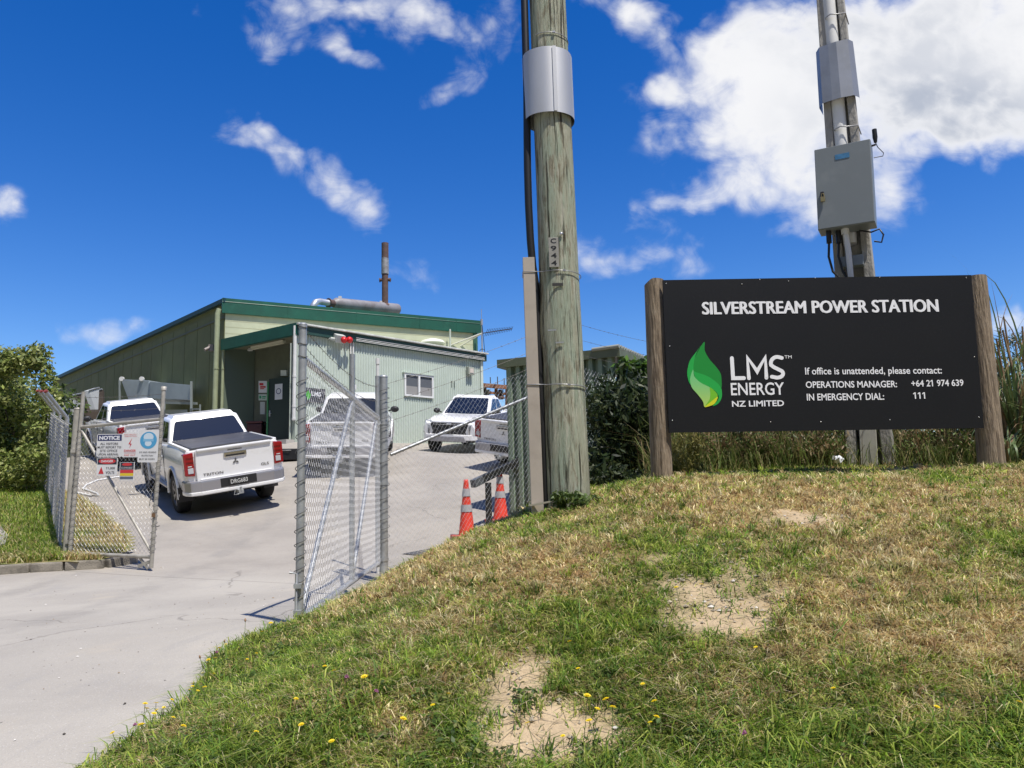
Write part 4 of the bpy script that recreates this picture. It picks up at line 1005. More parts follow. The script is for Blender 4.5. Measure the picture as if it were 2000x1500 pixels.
mb = MB(); p = A + nA * .05; q = I_ + nA * .05; wall(mb, p, q, 1.2, ZG - .22, .04); mb.build('porch_side_lining', mat('porch_side_paint', (.09, .12, .085), .7), of)
mb = MB(); mb.box(zz(B_ - dP * .07 - nP * .02, 3.0), (.16, .10, 3.5), Matrix((dP, nP, UPZ)).transposed()); mb.build('corner_post', mat('pale_post', (.40, .45, .38), .6), of)
mb = MB(); mb.add([zz(p, z) for z in (1.0, 1.63) for p in (A + nP * .35, B_ + nP * .35, B_ - nP * 1.4, A - nP * 1.2)], [(0, 1, 5, 4), (4, 5, 6, 7), (1, 2, 6, 5)]); mb.build('porch_step', mat('step_concrete', (.48, .46, .42), .9, var=.2), of)
pw = B_ + nP * .09 + nO * .03
mb = MB(); mb.tube([zz(pw, 2.15), zz(pw, ZG - .02)], .055, 12)
for z in (2.2, 2.55, 3.4): mb.lathe([(.066, -.03), (.066, .03)], 12, Matrix.Translation(zz(pw, z)))
mb.build('downpipe', white_m, of)
mb = MB(); mb.tube([zz(pw - dP * .17, 1.5), zz(pw - dP * .17, ZG - .5)], .03, 10); mb.build('downpipe', mat('pale_pipe', (.5, .55, .47), .5), of)
# porch light tube, exit sign, notices, door standing open
def pb_at(px, py, off=.0):
    """point on the porch back wall under photo pixel"""
    o = Vector((0, 0, EYE)); d = at(px, py, 1) - o; n = nP; k = ((zz(I_, 0) + n * off) - o).dot(n) / d.dot(n); return o + d * k
def panel_on(name, px0, py0, px1, py1, m, parent, off=.012, th=.01):
    a, b, c, d = pb_at(px0, py1, off), pb_at(px1, py1, off), pb_at(px1, py0, off), pb_at(px0, py0, off)
    mb = MB(); t = nP * -th; mb.add([a, b, c, d, a + t, b + t, c + t, d + t], [(0, 1, 2, 3), (7, 6, 5, 4), (0, 4, 5, 1), (1, 5, 6, 2), (2, 6, 7, 3), (3, 7, 4, 0)])
    return mb.build(name, m, parent), (a, (b - a), (d - a))
paper = mat('paper_white', (.7, .7, .69), .6)
red_m = mat('sign_red', (.55, .03, .03), .5); grn_m = mat('sign_green', (.02, .30, .12), .5); blk_m = mat('sign_black', (.015, .015, .018), .5); navy_m = mat('sign_navy', (.02, .03, .12), .5)
def bars_on(parent, fr, rows, name='printed_lines'):
    mb = MB(); mats = []
    for (x0, y0, x1, y1, m) in rows:
        if m not in mats: mats.append(m)
        a, u, v = fr; n = nP * .003
        mb.add([a + u * x0 + v * y0 + n, a + u * x1 + v * y0 + n, a + u * x1 + v * y1 + n, a + u * x0 + v * y1 + n], [(0, 1, 2, 3)], mats.index(m))
    return mb.build(name, mats, parent)
s1, f1 = panel_on('notice', 505, 744, 521, 767, paper, of); bars_on(s1, f1, [(.12, .62, .6, .82, red_m), (.2, .42, .88, .56, red_m), (.2, .3, .7, .38, red_m)])
s1, f1 = panel_on('notice', 505, 770, 521, 782, mat('notice_green_white', (.5, .58, .5), .6), of); bars_on(s1, f1, [(.1, .3, .35, .75, grn_m), (.45, .5, .9, .7, grn_m), (.45, .28, .85, .4, grn_m)])
panel_on('notice', 508, 785, 517, 809, mat('notice_grey', (.5, .52, .48), .6), of)
panel_on('exit_light', 548, 723, 559, 734, mat('light_housing', (.62, .64, .56), .5), of, .06, .06)
q0, q1 = A + (B_ - A) * .28 - nP * .35, A + (B_ - A) * .72 - nP * .35
mb = MB(); mb.bar(zz(q0, ZG - .27), zz(q1, ZG - .27), .12, .07); mb.tube([zz(q0, ZG - .325), zz(q1, ZG - .325)], .018, 8); mb.build('tube_light', mat('tube_housing', (.66, .64, .5), .5), of)
mb = MB(); q = A + (B_ - A) * .2 - nP * .5; mb.lathe([(.05, 0), (.09, -.06), (.085, -.09)], 12, Matrix.Translation(zz(q, ZG - .23))); mb.build('dome_camera', white_m, of)
hp = pb_at(568, 800, .02); fe = pb_at(527, 800, .02)
hinge = Vector((hp.x, hp.y, 0)); w_ = .86
tdir = (Vector((math.cos(R_(188)), math.sin(R_(188)), 0)))
# the leaf swings out towards the yard, its free edge under pixel column 526
fe_dir = (at(526, 800, 1) - Vector((0, 0, EYE))); best = None
for ang in np.linspace(150, 275, 400):
    e_ = hinge + Vector((math.cos(R_(ang)), math.sin(R_(ang)), 0)) * w_
    err = abs(e_.x / e_.y - fe_dir.x / fe_dir.y)
    if (e_ - hinge).dot(nP) > 0 and (best is None or err < best[0]): best = (err, e_)
fr_ = best[1]; dd = (fr_ - hinge).normalized(); dn = Vector((dd.y, -dd.x, 0))
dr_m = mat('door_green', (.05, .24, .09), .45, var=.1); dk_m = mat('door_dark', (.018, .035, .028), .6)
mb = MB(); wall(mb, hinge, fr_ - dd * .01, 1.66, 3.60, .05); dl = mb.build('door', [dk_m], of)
mb = MB(); mb.box(zz(fr_ + dd * .02, 2.63), (.05, .15, 1.95), Matrix((dd, dn, UPZ)).transposed()); mb.build('door_edge', dr_m, dl)
dd2 = -dd
def door_panel(u0, u1, z0, z1, m, nm, off=.006):
    n = dn if (Vector((0, 0, 0)) - hinge).dot(dn) > 0 else -dn
    base = hinge + n * (off if n == dn else off + .055)
    mb = MB(); p, q = base + dd * u0, base + dd * u1
    mb.add([zz(p, z0), zz(q, z0), zz(q, z1), zz(p, z1)], [(0, 1, 2, 3)]); return mb.build(nm, m, dl), n, base
o_, n_, b_ = door_panel(.30, .60, 2.95, 3.42, paper, 'poster')
mb = MB(); mb.lathe([(.10, 0), (.075, 0.001)], 20, Matrix.Translation(zz(b_ + dd * .45 + n_ * .004, 3.2)) @ Matrix((dd, UPZ, n_)).transposed().to_4x4(), cap=False); mb.build('printed_ring', navy_m, o_)
mb = MB(); mb.tube([zz(fr_ + n_ * .06 - dd * .06, 2.55), zz(fr_ + n_ * .10 - dd * .06, 2.55), zz(fr_ + n_ * .10 - dd * .16, 2.55)], .012, 8); mb.box(zz(fr_ + n_ * .055 - dd * .06, 2.55), (.05, .02, .2)); mb.build('door_handle', galv, dl)
# window
def ow(px, py, off=.0):
    o = Vector((0, 0, EYE)); d = at(px, py, 1) - o; k = ((zz(B_, 0) + nO * off) - o).dot(nO) / d.dot(nO); return o + d * k
def rect_on(px0, px1, pyt, pyb, off): # plumb rectangle on the office wall
    a = ow(px0, pyb, off); b = ow(px1, pyb, off); t = ow(px0, pyt, off); b = Vector((b.x, b.y, a.z)); h = t.z - a.z
    return a, (b - a), Vector((0, 0, h))
a, u, v = rect_on(789.5, 846, 728, 773, .045)
wu = u.normalized(); wl = u.length; wh = v.length
wf = MB(); fr = Matrix((wu, nO, UPZ)).transposed()
def wbox(mb, x0, x1, z0, z1, d0, d1): mb.box(a + wu * (x0 + x1) / 2 + UPZ * (z0 + z1) / 2 + nO * (d0 + d1) / 2, (x1 - x0, d1 - d0, z1 - z0), fr)
fwid = .065
for (x0, x1, z0, z1) in ((0, wl, 0, fwid), (0, wl, wh - fwid, wh), (0, fwid, fwid, wh - fwid), (wl - fwid, wl, fwid, wh - fwid), (wl * .5 - .04, wl * .5 + .04, fwid, wh - fwid)): wbox(wf, x0, x1, z0, z1, -.05, .035)
win = wf.build('window', mat('window_frame_white', (.78, .78, .76), .4), of)
glass = mat('office_glass', (.13, .14, .16), .06, spec=.9)
for x0, x1 in ((fwid, wl * .5 - .04), (wl * .5 + .04, wl - fwid)):
    mb = MB(); wbox(mb, x0, x1, fwid, wh - fwid, -.011, -.006); mb.build('pane', glass, win)
    mb = MB(); wbox(mb, x0 + .02, x1 - .02, fwid + .02, wh * .45, -.0055, -.005); mb.build('blind', mat('blind_grey', (.30, .29, .28), .7), win)
mb = MB(); wbox(mb, -.05, wl + .05, wh, wh + .03, -.05, .06); mb.build('window_head', corr_m, of)
a, u, v = rect_on(910, 921, 717, 732, .04); mb = MB(); mb.box(a + u / 2 + v / 2 + nO * .08, (u.length, .16, v.length), fr); wl_ = mb.build('wall_light', mat('wall_light_grey', (.36, .38, .32), .5), of, bevel=.02)
mb = MB(); mb.box(a + u / 2 + v / 2 + nO * .165, (u.length * .6, .02, v.length * .55), fr); mb.build('lens', mat('lens_pale', (.62, .55, .48), .4), wl_)
# floodlight, conduits and switch box at the left of the office wall
a = ow(662, 661, .2); mb = MB(); mb.box(a, (.34, .22, .26), fr @ Matrix.Rotation(R_(-25), 3, 'X')); mb.bar(a, a - nO * .2, .05, .05); mb.build('floodlight', mat('floodlight_grey', (.52, .54, .50), .5), of, bevel=.02)
a = ow(645, 661, .2); mb = MB(); mb.tube([a, a + dO * .15], .05, 10); mb.tube([a, a - nO * .15], .02, 6); mb.build('floodlight', mat('floodlight_grey', (.5, .5, .5)), of)
for px in (684.5, 689.5):
    t, b = ow(px, 668, .05), ow(px, 752, .05); mb = MB(); mb.tube([b, Vector((b.x, b.y, t.z))], .028, 8); mb.build('conduit', white_m, of)
a = ow(689.5, 756, .09); mb = MB(); mb.box(a, (.2, .1, .16), fr); mb.lathe([(.035, 0), (.035, .012)], 12, Matrix.Translation(a + nO * .05) @ Matrix((dO, UPZ, nO)).transposed().to_4x4(), mi=1); mb.build('switch_box', [white_m, black_m], of, bevel=.008)
for px in (882, 888):
    t, b = ow(px, 744, .036), ow(px, 757, .036); mb = MB(); mb.bar(b, Vector((b.x, b.y, t.z)), .025, .02); mb.build('cable_clip', mat('clip_grey', (.14, .17, .15), .6), of)
# roof odds and ends behind the gutter
a = at(845, 668, 28.6); mb = MB(); mb.lathe([(.5, 0), (.42, .1), (.2, .17), (.0, .19)], 20, Matrix.Translation(a - Vector((0, 0, .06)))); mb.build('roof_dome', mat('roof_dome_pale', (.70, .72, .62), .5), of)
for px, t, b in ((879, 643, 672), (812, 645, 664)):
    a0, a1 = at(px, b, 28.8), at(px, t, 28.8); a0.z -= .3; mb = MB(); mb.tube([a0, a1], .035 if px == 879 else .02, 8); mb.build('vent_pipe', mat('pale_pipe', (.6, .62, .5)), of)
# small company board on the office
a, u, v = rect_on(588, 635, 756, 784, .05); bd_ = empty('office_board', a + u / 2, 'dark navy company board with small leaf logo on the office wall', 'sign')
mb = MB(); mb.box(a + u / 2 + v / 2, (u.length, .02, v.length), fr); brd = mb.build('board', mat('board_navy', (.02, .022, .04), .4), bd_)
mb = MB(); o0 = a + u * .27 + v * .5 + nO * .013
mb.add([o0 + u.normalized() * x * v.length + UPZ * y * v.length for x, y in ((0, -.38), (.16, -.2), (.22, .05), (.08, .2), (.0, .38), (-.1, .2), (-.16, 0), (-.08, -.2))], [tuple(range(8))]); mb.build('leaf_logo', mat('logo_bright_green', (.08, .5, .05), .5), brd)
mb = MB(); put_text(mb, 'LMS', a + u * .42 + v * .45 + nO * .011, u.normalized(), UPZ, u.length * .4, v.length * .32, .02); mb.build('lettering', letter_m, brd)

# ------------------------------------------------------------------ exhaust silencer on the roof
rust = mat('rusty_steel', (.085, .055, .052), .75, col2=(.15, .08, .06), vscale=4, dirt=((.28, .26, .25), 3, .4))
ex = empty('exhaust_silencer', at(715, 615, 31.35), 'rust-brown exhaust drum with a tall stack on the shed roof', 'exhaust')
e0, e1 = at(655, 593, 29.92), at(776, 604, 32.78); ez = (e1 - e0); dm = mat('silencer_grey', (.27, .265, .28), .5, col2=(.16, .14, .14), vscale=1.5, dirt=((.5, .46, .42), 1.6, .3))
ed = ez.normalized(); Mx = Matrix((ed.orthogonal().normalized(), ed.cross(ed.orthogonal().normalized()), ed)).transposed().to_4x4(); Mx.translation = e0
mb = MB(); L_ = ez.length; mb.lathe([(.14, -.13), (.20, -.04), (.235, .03), (.245, .05), (.245, L_ - .05), (.235, L_)], 24, Mx); mb.build('drum', dm, ex)
mb = MB(); mb.box(e0 + ed * .25 + Vector((0, 0, .27)), (.12, .12, .1)); mb.box(e0 + ed * (L_ * .72) + Vector((0, 0, .26)), (.1, .1, .08)); mb.build('lug', mat('lug_pale', (.6, .6, .58), .5), ex)
el = at(612, 590, 28.93); mb = MB(); mb.tube([el + Vector((-.05, 0, -.5)), el + Vector((0, 0, -.15)), el + Vector((.08, .05, 0)), (el + e0) / 2 + Vector((-.2, 0, .06)), (el * .25 + e0 * .75)], .13, 14); mb.build('elbow', mat('elbow_steel', (.55, .57, .60), .4, .6), ex)
mb = MB(); mb.tube([el * .3 + e0 * .7, e0], .15, 14); mb.lathe([(.2, -.02), (.2, .02)], 16, Mx @ Matrix.Translation((0, 0, -.35))); mb.build('flange', rust, ex)
s0, s1 = at(752, 594, 32.12), at(752, 475, 32.12); sv = s1 - s0; s0.z -= .2
mb = MB(); mb.tube([s0, s0 + sv * .56], .138, 16); mb.lathe([(.2, 0), (.2, .06), (.16, .06), (.16, .1)], 16, Matrix.Translation(s0 + Vector((0, 0, .12)))); mb.tube([s0 + sv * .80, s1], .155, 16); mb.build('stack', rust, ex)
mb = MB(); mb.tube([s0 + sv * .56, s0 + sv * .82], .165, 16); mb.build('stack_sleeve', mat('stack_sleeve_grey', (.42, .42, .42), .5, .4, var=.4, vscale=6, dirt=((.25, .12, .06), 5, .6)), ex)
for sx in (-1, 1):
    mb = MB(); mb.tube([s0 + sv * .47 + Vector((sx * .1, 0, 0)), s0 + sv * .47 + Vector((sx * .25, -.02, -.02))], .075, 12); mb.tube([s0 + sv * .47 + Vector((sx * .21, -.02, -.02)), s0 + sv * .47 + Vector((sx * .24, -.02, -.02))], .1, 12); mb.build('side_port', rust, ex)

# ------------------------------------------------------------------ radio mast on the office end
ms = empty('radio_mast', at(940, 688, 29.15), 'thin aluminium radio mast with a comb-like aerial beside the shed', 'antenna')
alm = mat('mast_aluminium', (.55, .55, .56), .4, .7)
m0, m1 = at(942, 690, 29.15), at(938, 604, 29.15); m0.z -= .5; m1 = Vector((m0.x, m0.y, m1.z))
mb = MB(); mb.tube([m0, m0 + (m1 - m0) * .75], .028, 8); mb.tube([m0 + (m1 - m0) * .75, m1], .012, 6); mb.tube([m0 + (m1 - m0) * .72, m0 + (m1 - m0) * .82], .05, 8); mb.build('mast', alm, ms)
h0 = at(943, 651, 29.15); h0 = Vector((m0.x, m0.y, h0.z))
for e in (at(873, 677, 29.04), at(898, 677, 29.26)):
    mb = MB(); mb.tube([h0, e], .03, 8); mb.build('stay', mat('stay_pale', (.6, .6, .5), .5), ms)
y1 = at(1000, 642, 30.25); yd = (y1 - h0); mb = MB(); mb.tube([h0, y1], .022, 6); per = Vector((yd.y, -yd.x, 0)).normalized()
for k in range(16):
    p = h0 + yd * (.14 + .86 * k / 15); hh = (per * .1 + Vector((0, 0, .13))) * (1 - .025 * k); mb.tube([p - hh, p + hh], .012, 4)
mb.build('yagi_aerial', mat('aerial_dark', (.05, .05, .06), .5, .3), ms)
mb = MB(); mb.tube([m0 + Vector((.1 * math.cos(t), -.03, .55 + .12 * math.sin(t))) for t in np.linspace(0, 6.2, 14)] + [m0 + Vector((.02, -.03, 1.6))], .012, 6); mb.build('coiled_lead', black_m, ms)

# ------------------------------------------------------------------ warning-light pole in the yard, standpipe, tool box, bin, hose
for px in (672, 683):
    c = ow(px, 664, .32); mb = MB(); mb.lathe([(.03, -.12), (.085, -.08), (.105, 0), (.085, .08), (.03, .105)], 16, Matrix.Translation(c) @ Matrix.Rotation(R_(80), 4, 'X')); mb.bar(c, c - nO * .25, .05, .05); mb.build('red_lamp', mat('beacon_red', (.62, .02, .02), .25), of)
pv0, pv1 = at(737, 1000, 9.95), at(737.5, 700, 9.95)
o = empty('standpipe', (pv0.x, pv0.y, hd(pv0.x, pv0.y)), 'white plastic pipe standing upright behind the gate post', 'pipe')
mb = MB(); mb.tube([(pv1.x, pv1.y, hd(pv0.x, pv0.y) - .1), tuple(pv1)], .021, 10); mb.build('pipe', white_m, o)
mb = MB(); mb.tube([pv1 - Vector((0, 0, .08)), pv1], .027, 10); mb.build('cap', white_m, o)
def ground_at(px, py, y0=8, y1=30):
    best = None
    for Y in np.arange(y0, y1, .05):
        p = at(px, py, Y)
        if p.z <= hd(p.x, p.y) : continue
        if best is None or True: best = p
        nxt = at(px, py, Y + .05)
        if nxt.z <= hd(nxt.x, nxt.y): return Vector((nxt.x, nxt.y, hd(nxt.x, nxt.y)))
    return best
t = ground_at(563, 900, 14, 24)
o = empty('tool_case', t, 'small black case standing on the yard in front of the porch', 'case')
mb = MB(); mb.box(t + Vector((0, 0, .16)), (.75, .42, .30), Matrix.Rotation(R_(12), 3, 'Z')); cs = mb.build('body', black_m, o, bevel=.02)
mb = MB(); mb.tube([t + Vector((-.12, -.22, .26)), t + Vector((-.1, -.26, .26)), t + Vector((.1, -.24, .26)), t + Vector((.12, -.19, .26))], .014, 6); mb.build('handle', mat('case_handle', (.2, .2, .2), .4), o)
q = pb_at(500, 845, .35); q.z = EYE + 1.79
o = empty('rubbish_bin', q, 'dark maroon bin in the shade of the porch', 'bin')
mb = MB(); mb.box(q + Vector((0, 0, .35)), (.5, .4, .7)); mb.build('body', mat('bin_maroon', (.05, .012, .014), .5), o, bevel=.03)
mb = MB(); mb.box(q + Vector((0, 0, .75)), (.54, .44, .07)); mb.build('lid', mat('bin_lid', (.08, .02, .02), .45), o, bevel=.02)
# ------------------------------------------------------------------ chain-link fencing
def chainlink(mb, f, W, H, pitch=.06, r=.0017, n=3, off=.004, skirt=True):
    """woven diamond mesh: f(s,t) maps metres along / up to a point; every wire a zigzag from bottom to top"""
    jr = random.Random(int(W * 100)); nw = int(W / pitch); nh = max(2, int(round(H / (pitch * 1.02)))); dh = H / nh
    for i in range(nw + 1):
        pts = []; jz = jr.uniform(-.12, .12) * dh; js = jr.uniform(-.08, .08) * pitch
        for k in range(nh + 1):
            s = js + (i + (.53 if (k + i) % 2 == 0 else -.53)) * pitch
            s = min(max(s, 0), W); pts.append(f(s, min(max(k * dh + jz, 0), H), off * .35 if (k + i) % 2 else -off * .35))
        mb.tube(pts, r, n, cap=False, sm=False)
def planar(o, u, v, nrm, warp=0.0, seed=0):
    o, u, v, nrm = Vector(o), Vector(u), Vector(v), Vector(nrm)
    return lambda s, t, d: o + u * s + v * t + nrm * (d + (warp * math.sin(s * 2.3 + seed) * math.sin(t * 2.0 + 1 + seed) if warp else 0))
def spiral(mb, p0, p1, r, turns, wr=.002, jit=.3, seed=0):
    p0, p1 = Vector(p0), Vector(p1); ax = (p1 - p0); a = ax.normalized().orthogonal(); b = ax.normalized().cross(a); rd = random.Random(seed)
    n = int(turns * 10); ph = 0; pts = []
    for i in range(n + 1):
        t = i / n; ph += 2 * math.pi / 10
        tt = t + .25 / turns * math.sin(t * 9 + seed) * jit
        pts.append(p0 + ax * min(max(tt, 0), 1) + (a * math.cos(ph) + b * math.sin(ph)) * (r + wr * .15))
    mb.tube(pts, wr * 1.25, 5, cap=False, sm=False)
def barbed(name, p0, p1, label=None, parent=None, sag=.03, step=.13):
    p0, p1 = Vector(p0), Vector(p1); L = (p1 - p0).length; n = max(6, int(L / .12)); mb = MB(); rd = random.Random(int(L * 1000))
    pts = [p0 + (p1 - p0) * (i / n) - Vector((0, 0, sag * 4 * (i / n) * (1 - i / n))) for i in range(n + 1)]
    mb.tube(pts, .0023, 4, cap=False, sm=False)
    for i in range(1, n):
        for k in range(2):
            d = Vector((rd.uniform(-1, 1), rd.uniform(-1, 1), rd.uniform(-1, 1))).normalized() * .016; mb.tube([pts[i] - d, pts[i] + d], .0016, 3, cap=False, sm=False)
    return mb.build(name, barb_m, parent)

# wide gate leaf, swung open beside the driveway
def GT(px, py, Y): return at(px, py, Y)
gn, gf = Vector((-1.455, 5.2, 0)), Vector((-1.665, 9.27, 0)); gd = (gf - gn).normalized(); gl = (gf - gn).length
gz0, gz1 = -.79 + EYE, .97 + EYE; gN = Vector((gd.y, -gd.x, 0))
if gN.x < 0: gN = -gN
g1 = empty('gate_leaf', (gn.x, gn.y, gz0 - .06), 'wide chain-link gate leaf swung open at the edge of the grass bank', 'gate')
g3 = lambda s, z: gn + gd * s + Vector((0, 0, z))
mb = MB(); mb.tube([g3(0, gz0 - .06), g3(0, EYE + 1.21)], .028, 14); mb.lathe([(.029, 0), (.02, .012), (.0, .015)], 14, Matrix.Translation(g3(0, EYE + 1.21))); mb.build('stile', galv, g1)
mb = MB(); mb.tube([g3(gl, gz0 - .04), g3(gl, EYE + 1.48)], .027, 14); mb.build('stile', galv, g1)
mb = MB(); mb.tube([g3(.02, gz1), g3(gl, gz1)], .025, 12); mb.build('top_rail', galv, g1)
mb = MB(); mb.tube([g3(.02, gz0), g3(gl, gz0)], .025, 12); mb.build('bottom_rail', galv, g1)
mb = MB(); mb.tube([g3(gl * .53, gz0 + .02), g3(gl * .53, EYE + 1.40)], .026, 12); mb.build('centre_stile', galv, g1)
for a, b in (((.05, gz0 + .04), (gl * .52, gz1 - .05)), ((gl * .54, gz0 + .04), (gl * .97, gz1 - .06))):
    mb = MB(); mb.tube([g3(*a), g3(*b)], .02, 10); mb.build('brace', galv, g1)
mb = MB(); chainlink(mb, planar(gn + gN * .032 + Vector((0, 0, gz0 + .0)), gd, (0, 0, 1), gN, .008), gl, gz1 - gz0 + .02, .031, .00105); mb.build('mesh_panel', wire_m, g1)
mb = MB(); spiral(mb, g3(0, gz0 - .03), g3(0, EYE + .86), .0275, 17, .0022, 1.0, 1); mb.build('lacing_wire', wire_d, g1)
for py in (643, 690 - 20, 700 - 12): pass
mb = MB()
for z in (1.19, 1.07, .98):
    mb.tube([g3(0, EYE + z) + Vector((math.cos(t) * .031, math.sin(t) * .031, .006 * math.sin(2 * t))) for t in np.linspace(0, 6.28, 13)], .003, 4, cap=False)
mb.build('wire_tie', wire_d, g1)
for k, (z, zz_) in enumerate(((1.19, 1.45), (1.07, 1.27), (.985, 1.1))): barbed('barbed_wire', g3(0, EYE + z), g3(gl, EYE + zz_ - .1), parent=g1, sag=.10)
mb = MB(); q = g3(-.05, 0) + Vector((-.0, 0, 0))
mb.tube([(q.x - .012, q.y, gz0 - .10), (q.x - .012, q.y, gz0 + .30), (q.x - .055, q.y - .01, gz0 + .31)], .009, 8); mb.box((q.x - .0, q.y, gz0 + .22), (.05, .03, .03)); mb.box((q.x, q.y, gz0 + .05), (.05, .03, .03)); mb.build('drop_bolt', galv, g1)
# hanging post at its far end
hp_ = Vector((-1.605, 9.36, 0)); ph_ = empty('gate_post', (hp_.x, hp_.y, EYE - 1.0), 'stout steel gate post wrapped in wire at the right of the gateway', 'post')
mb = MB(); mb.tube([(hp_.x, hp_.y, EYE - 1.25), (hp_.x, hp_.y, EYE + 1.48)], .052, 18); mb.build('post', galv, ph_)
mb = MB(); mb.lathe([(.055, 0), (.055, .015), (.03, .03), (0, .034)], 18, Matrix.Translation((hp_.x, hp_.y, EYE + 1.475))); mb.build('cap', galv, ph_)
mb = MB(); spiral(mb, (hp_.x, hp_.y, EYE - .6), (hp_.x, hp_.y, EYE + 1.4), .0515, 15, .0028, 1.0, 2); mb.build('lacing_wire', wire_d, ph_)
for z in (.9, .16, -.75):
    mb = MB(); mb.box((hp_.x - .045, hp_.y - .05, EYE + z), (.05, .07, .035)); mb.lathe([(.058, -.02), (.058, .02)], 16, Matrix.Translation((hp_.x, hp_.y, EYE + z))); mb.build('hinge', galv, ph_)

# narrow gate leaf at the left, with five notices
ln, lf = Vector((-6.13, 10.6, 0)), Vector((-4.77, 10.12, 0)); ld = (lf - ln).normalized(); ll = (lf - ln).length; lN = Vector((ld.y, -ld.x, 0))
lz0, lz1 = -.66 + EYE, 1.08 + EYE
g2 = empty('gate_leaf', (ln.x, ln.y, lz0 - .03), 'narrow chain-link gate leaf hung with safety notices, standing open', 'gate')
# the leaf hangs on a leaning post, so it is racked a little to the right
lean = Vector((.035, 0, 1))
g4 = lambda s, z: ln + ld * s + Vector((0, 0, z)) + Vector((.055, 0, 0)) * ((z - lz0) / 1.75)
mb = MB(); mb.tube([g4(0, lz0 - .03), g4(0, EYE + 1.58)], .027, 14); mb.build('stile', galv_warm, g2)
mb = MB(); mb.tube([g4(ll, lz0 - .18), g4(ll, EYE + 1.52)], .027, 14); mb.lathe([(.034, 0), (.034, .05), (.0, .055)], 14, Matrix.Translation(g4(ll, EYE + 1.50))); mb.build('stile', galv_warm, g2)
mb = MB(); mb.tube([g4(.02, lz1), g4(ll, lz1 + .03)], .024, 12); mb.build('top_rail', galv_warm, g2)
mb = MB(); mb.tube([g4(-.08, lz0 + .01), g4(ll, lz0 - .04)], .025, 12); mb.build('bottom_rail', galv_warm, g2)
mb = MB(); mb.tube([g4(.03, lz1 - .05), g4(ll - .04, lz0 + .05)], .019, 10); mb.build('brace', galv_warm, g2)
def lmap(s, t, d): return g4(s, lz0 + t) - lN * (.03 + d)
mb = MB(); chainlink(mb, lmap, ll, lz1 - lz0, .034, .0017); mb.build('mesh_panel', wire_m, g2)
mb = MB(); spiral(mb, g4(0, lz0), g4(0, lz1), .0265, 20, .0022, .5, 3); mb.build('lacing_wire', wire_d, g2)
mb = MB(); spiral(mb, g4(ll, lz0), g4(ll, lz1 + .1), .0265, 22, .0022, .5, 4); mb.build('lacing_wire', wire_d, g2)
for z in (1.55, 1.36, 1.2): barbed('barbed_wire', g4(0, EYE + z - .05), g4(ll, EYE + z - .1), parent=g2, sag=.015)
mb = MB(); mb.bar(g4(ll - .22, lz0 - .16), g4(ll - .02, lz0 - .10), .02, .04); mb.bar(g4(ll - .24, lz0 - .02), g4(ll - .05, lz0 - .19), .02, .03); mb.build('foot_brace', galv_warm, g2)
mb = MB(); ch = [g4(ll, EYE + .30) + Vector((.0, -.03, 0)), g4(ll - .06, EYE + .15) + Vector((0, -.04, 0)), g4(ll - .08, EYE - .05) + Vector((0, -.04, 0)), g4(ll - .0, EYE - .12) + Vector((0, -.04, 0))]
for i in range(len(ch) - 1):
    for k in range(6):
        p = ch[i].lerp(ch[i + 1], k / 6); q = ch[i].lerp(ch[i + 1], (k + 1) / 6); mb.tube([p, q], [.007, .004], 5, cap=False)
mb.build('chain', mat('chain_steel', (.3, .29, .28), .4, .8), g2)
mb = MB(); mb.box(g4(ll, EYE - .16) + Vector((0, -.04, 0)), (.04, .025, .05)); mb.build('padlock', mat('rusty_padlock', (.22, .13, .07), .5, .5), g2)
mb = MB(); mb.tube([g4(ll, EYE - .32), g4(ll + .09, EYE - .30)], .006, 6); mb.build('latch_pin', wire_d, g2)
# its hanging post
lp = Vector((-6.22, 10.66, 0)); o = empty('gate_post', (lp.x, lp.y, EYE - .75), 'pale steel gate post at the left of the gateway beside the fence', 'post')
mb = MB(); mb.tube([(lp.x, lp.y, EYE - 1.0), (lp.x + .06, lp.y, EYE + 1.34)], .05, 16); mb.build('post', galv_warm, o)
mb = MB(); mb.lathe([(.053, 0), (.053, .02), (.0, .035)], 16, Matrix.Translation((lp.x + .06, lp.y, EYE + 1.335))); mb.build('cap', galv_warm, o)
for z in (.75, -.5):
    mb = MB(); mb.box((lp.x + .06, lp.y - .03, EYE + z), (.07, .07, .05)); mb.build('hinge', galv_warm, o)

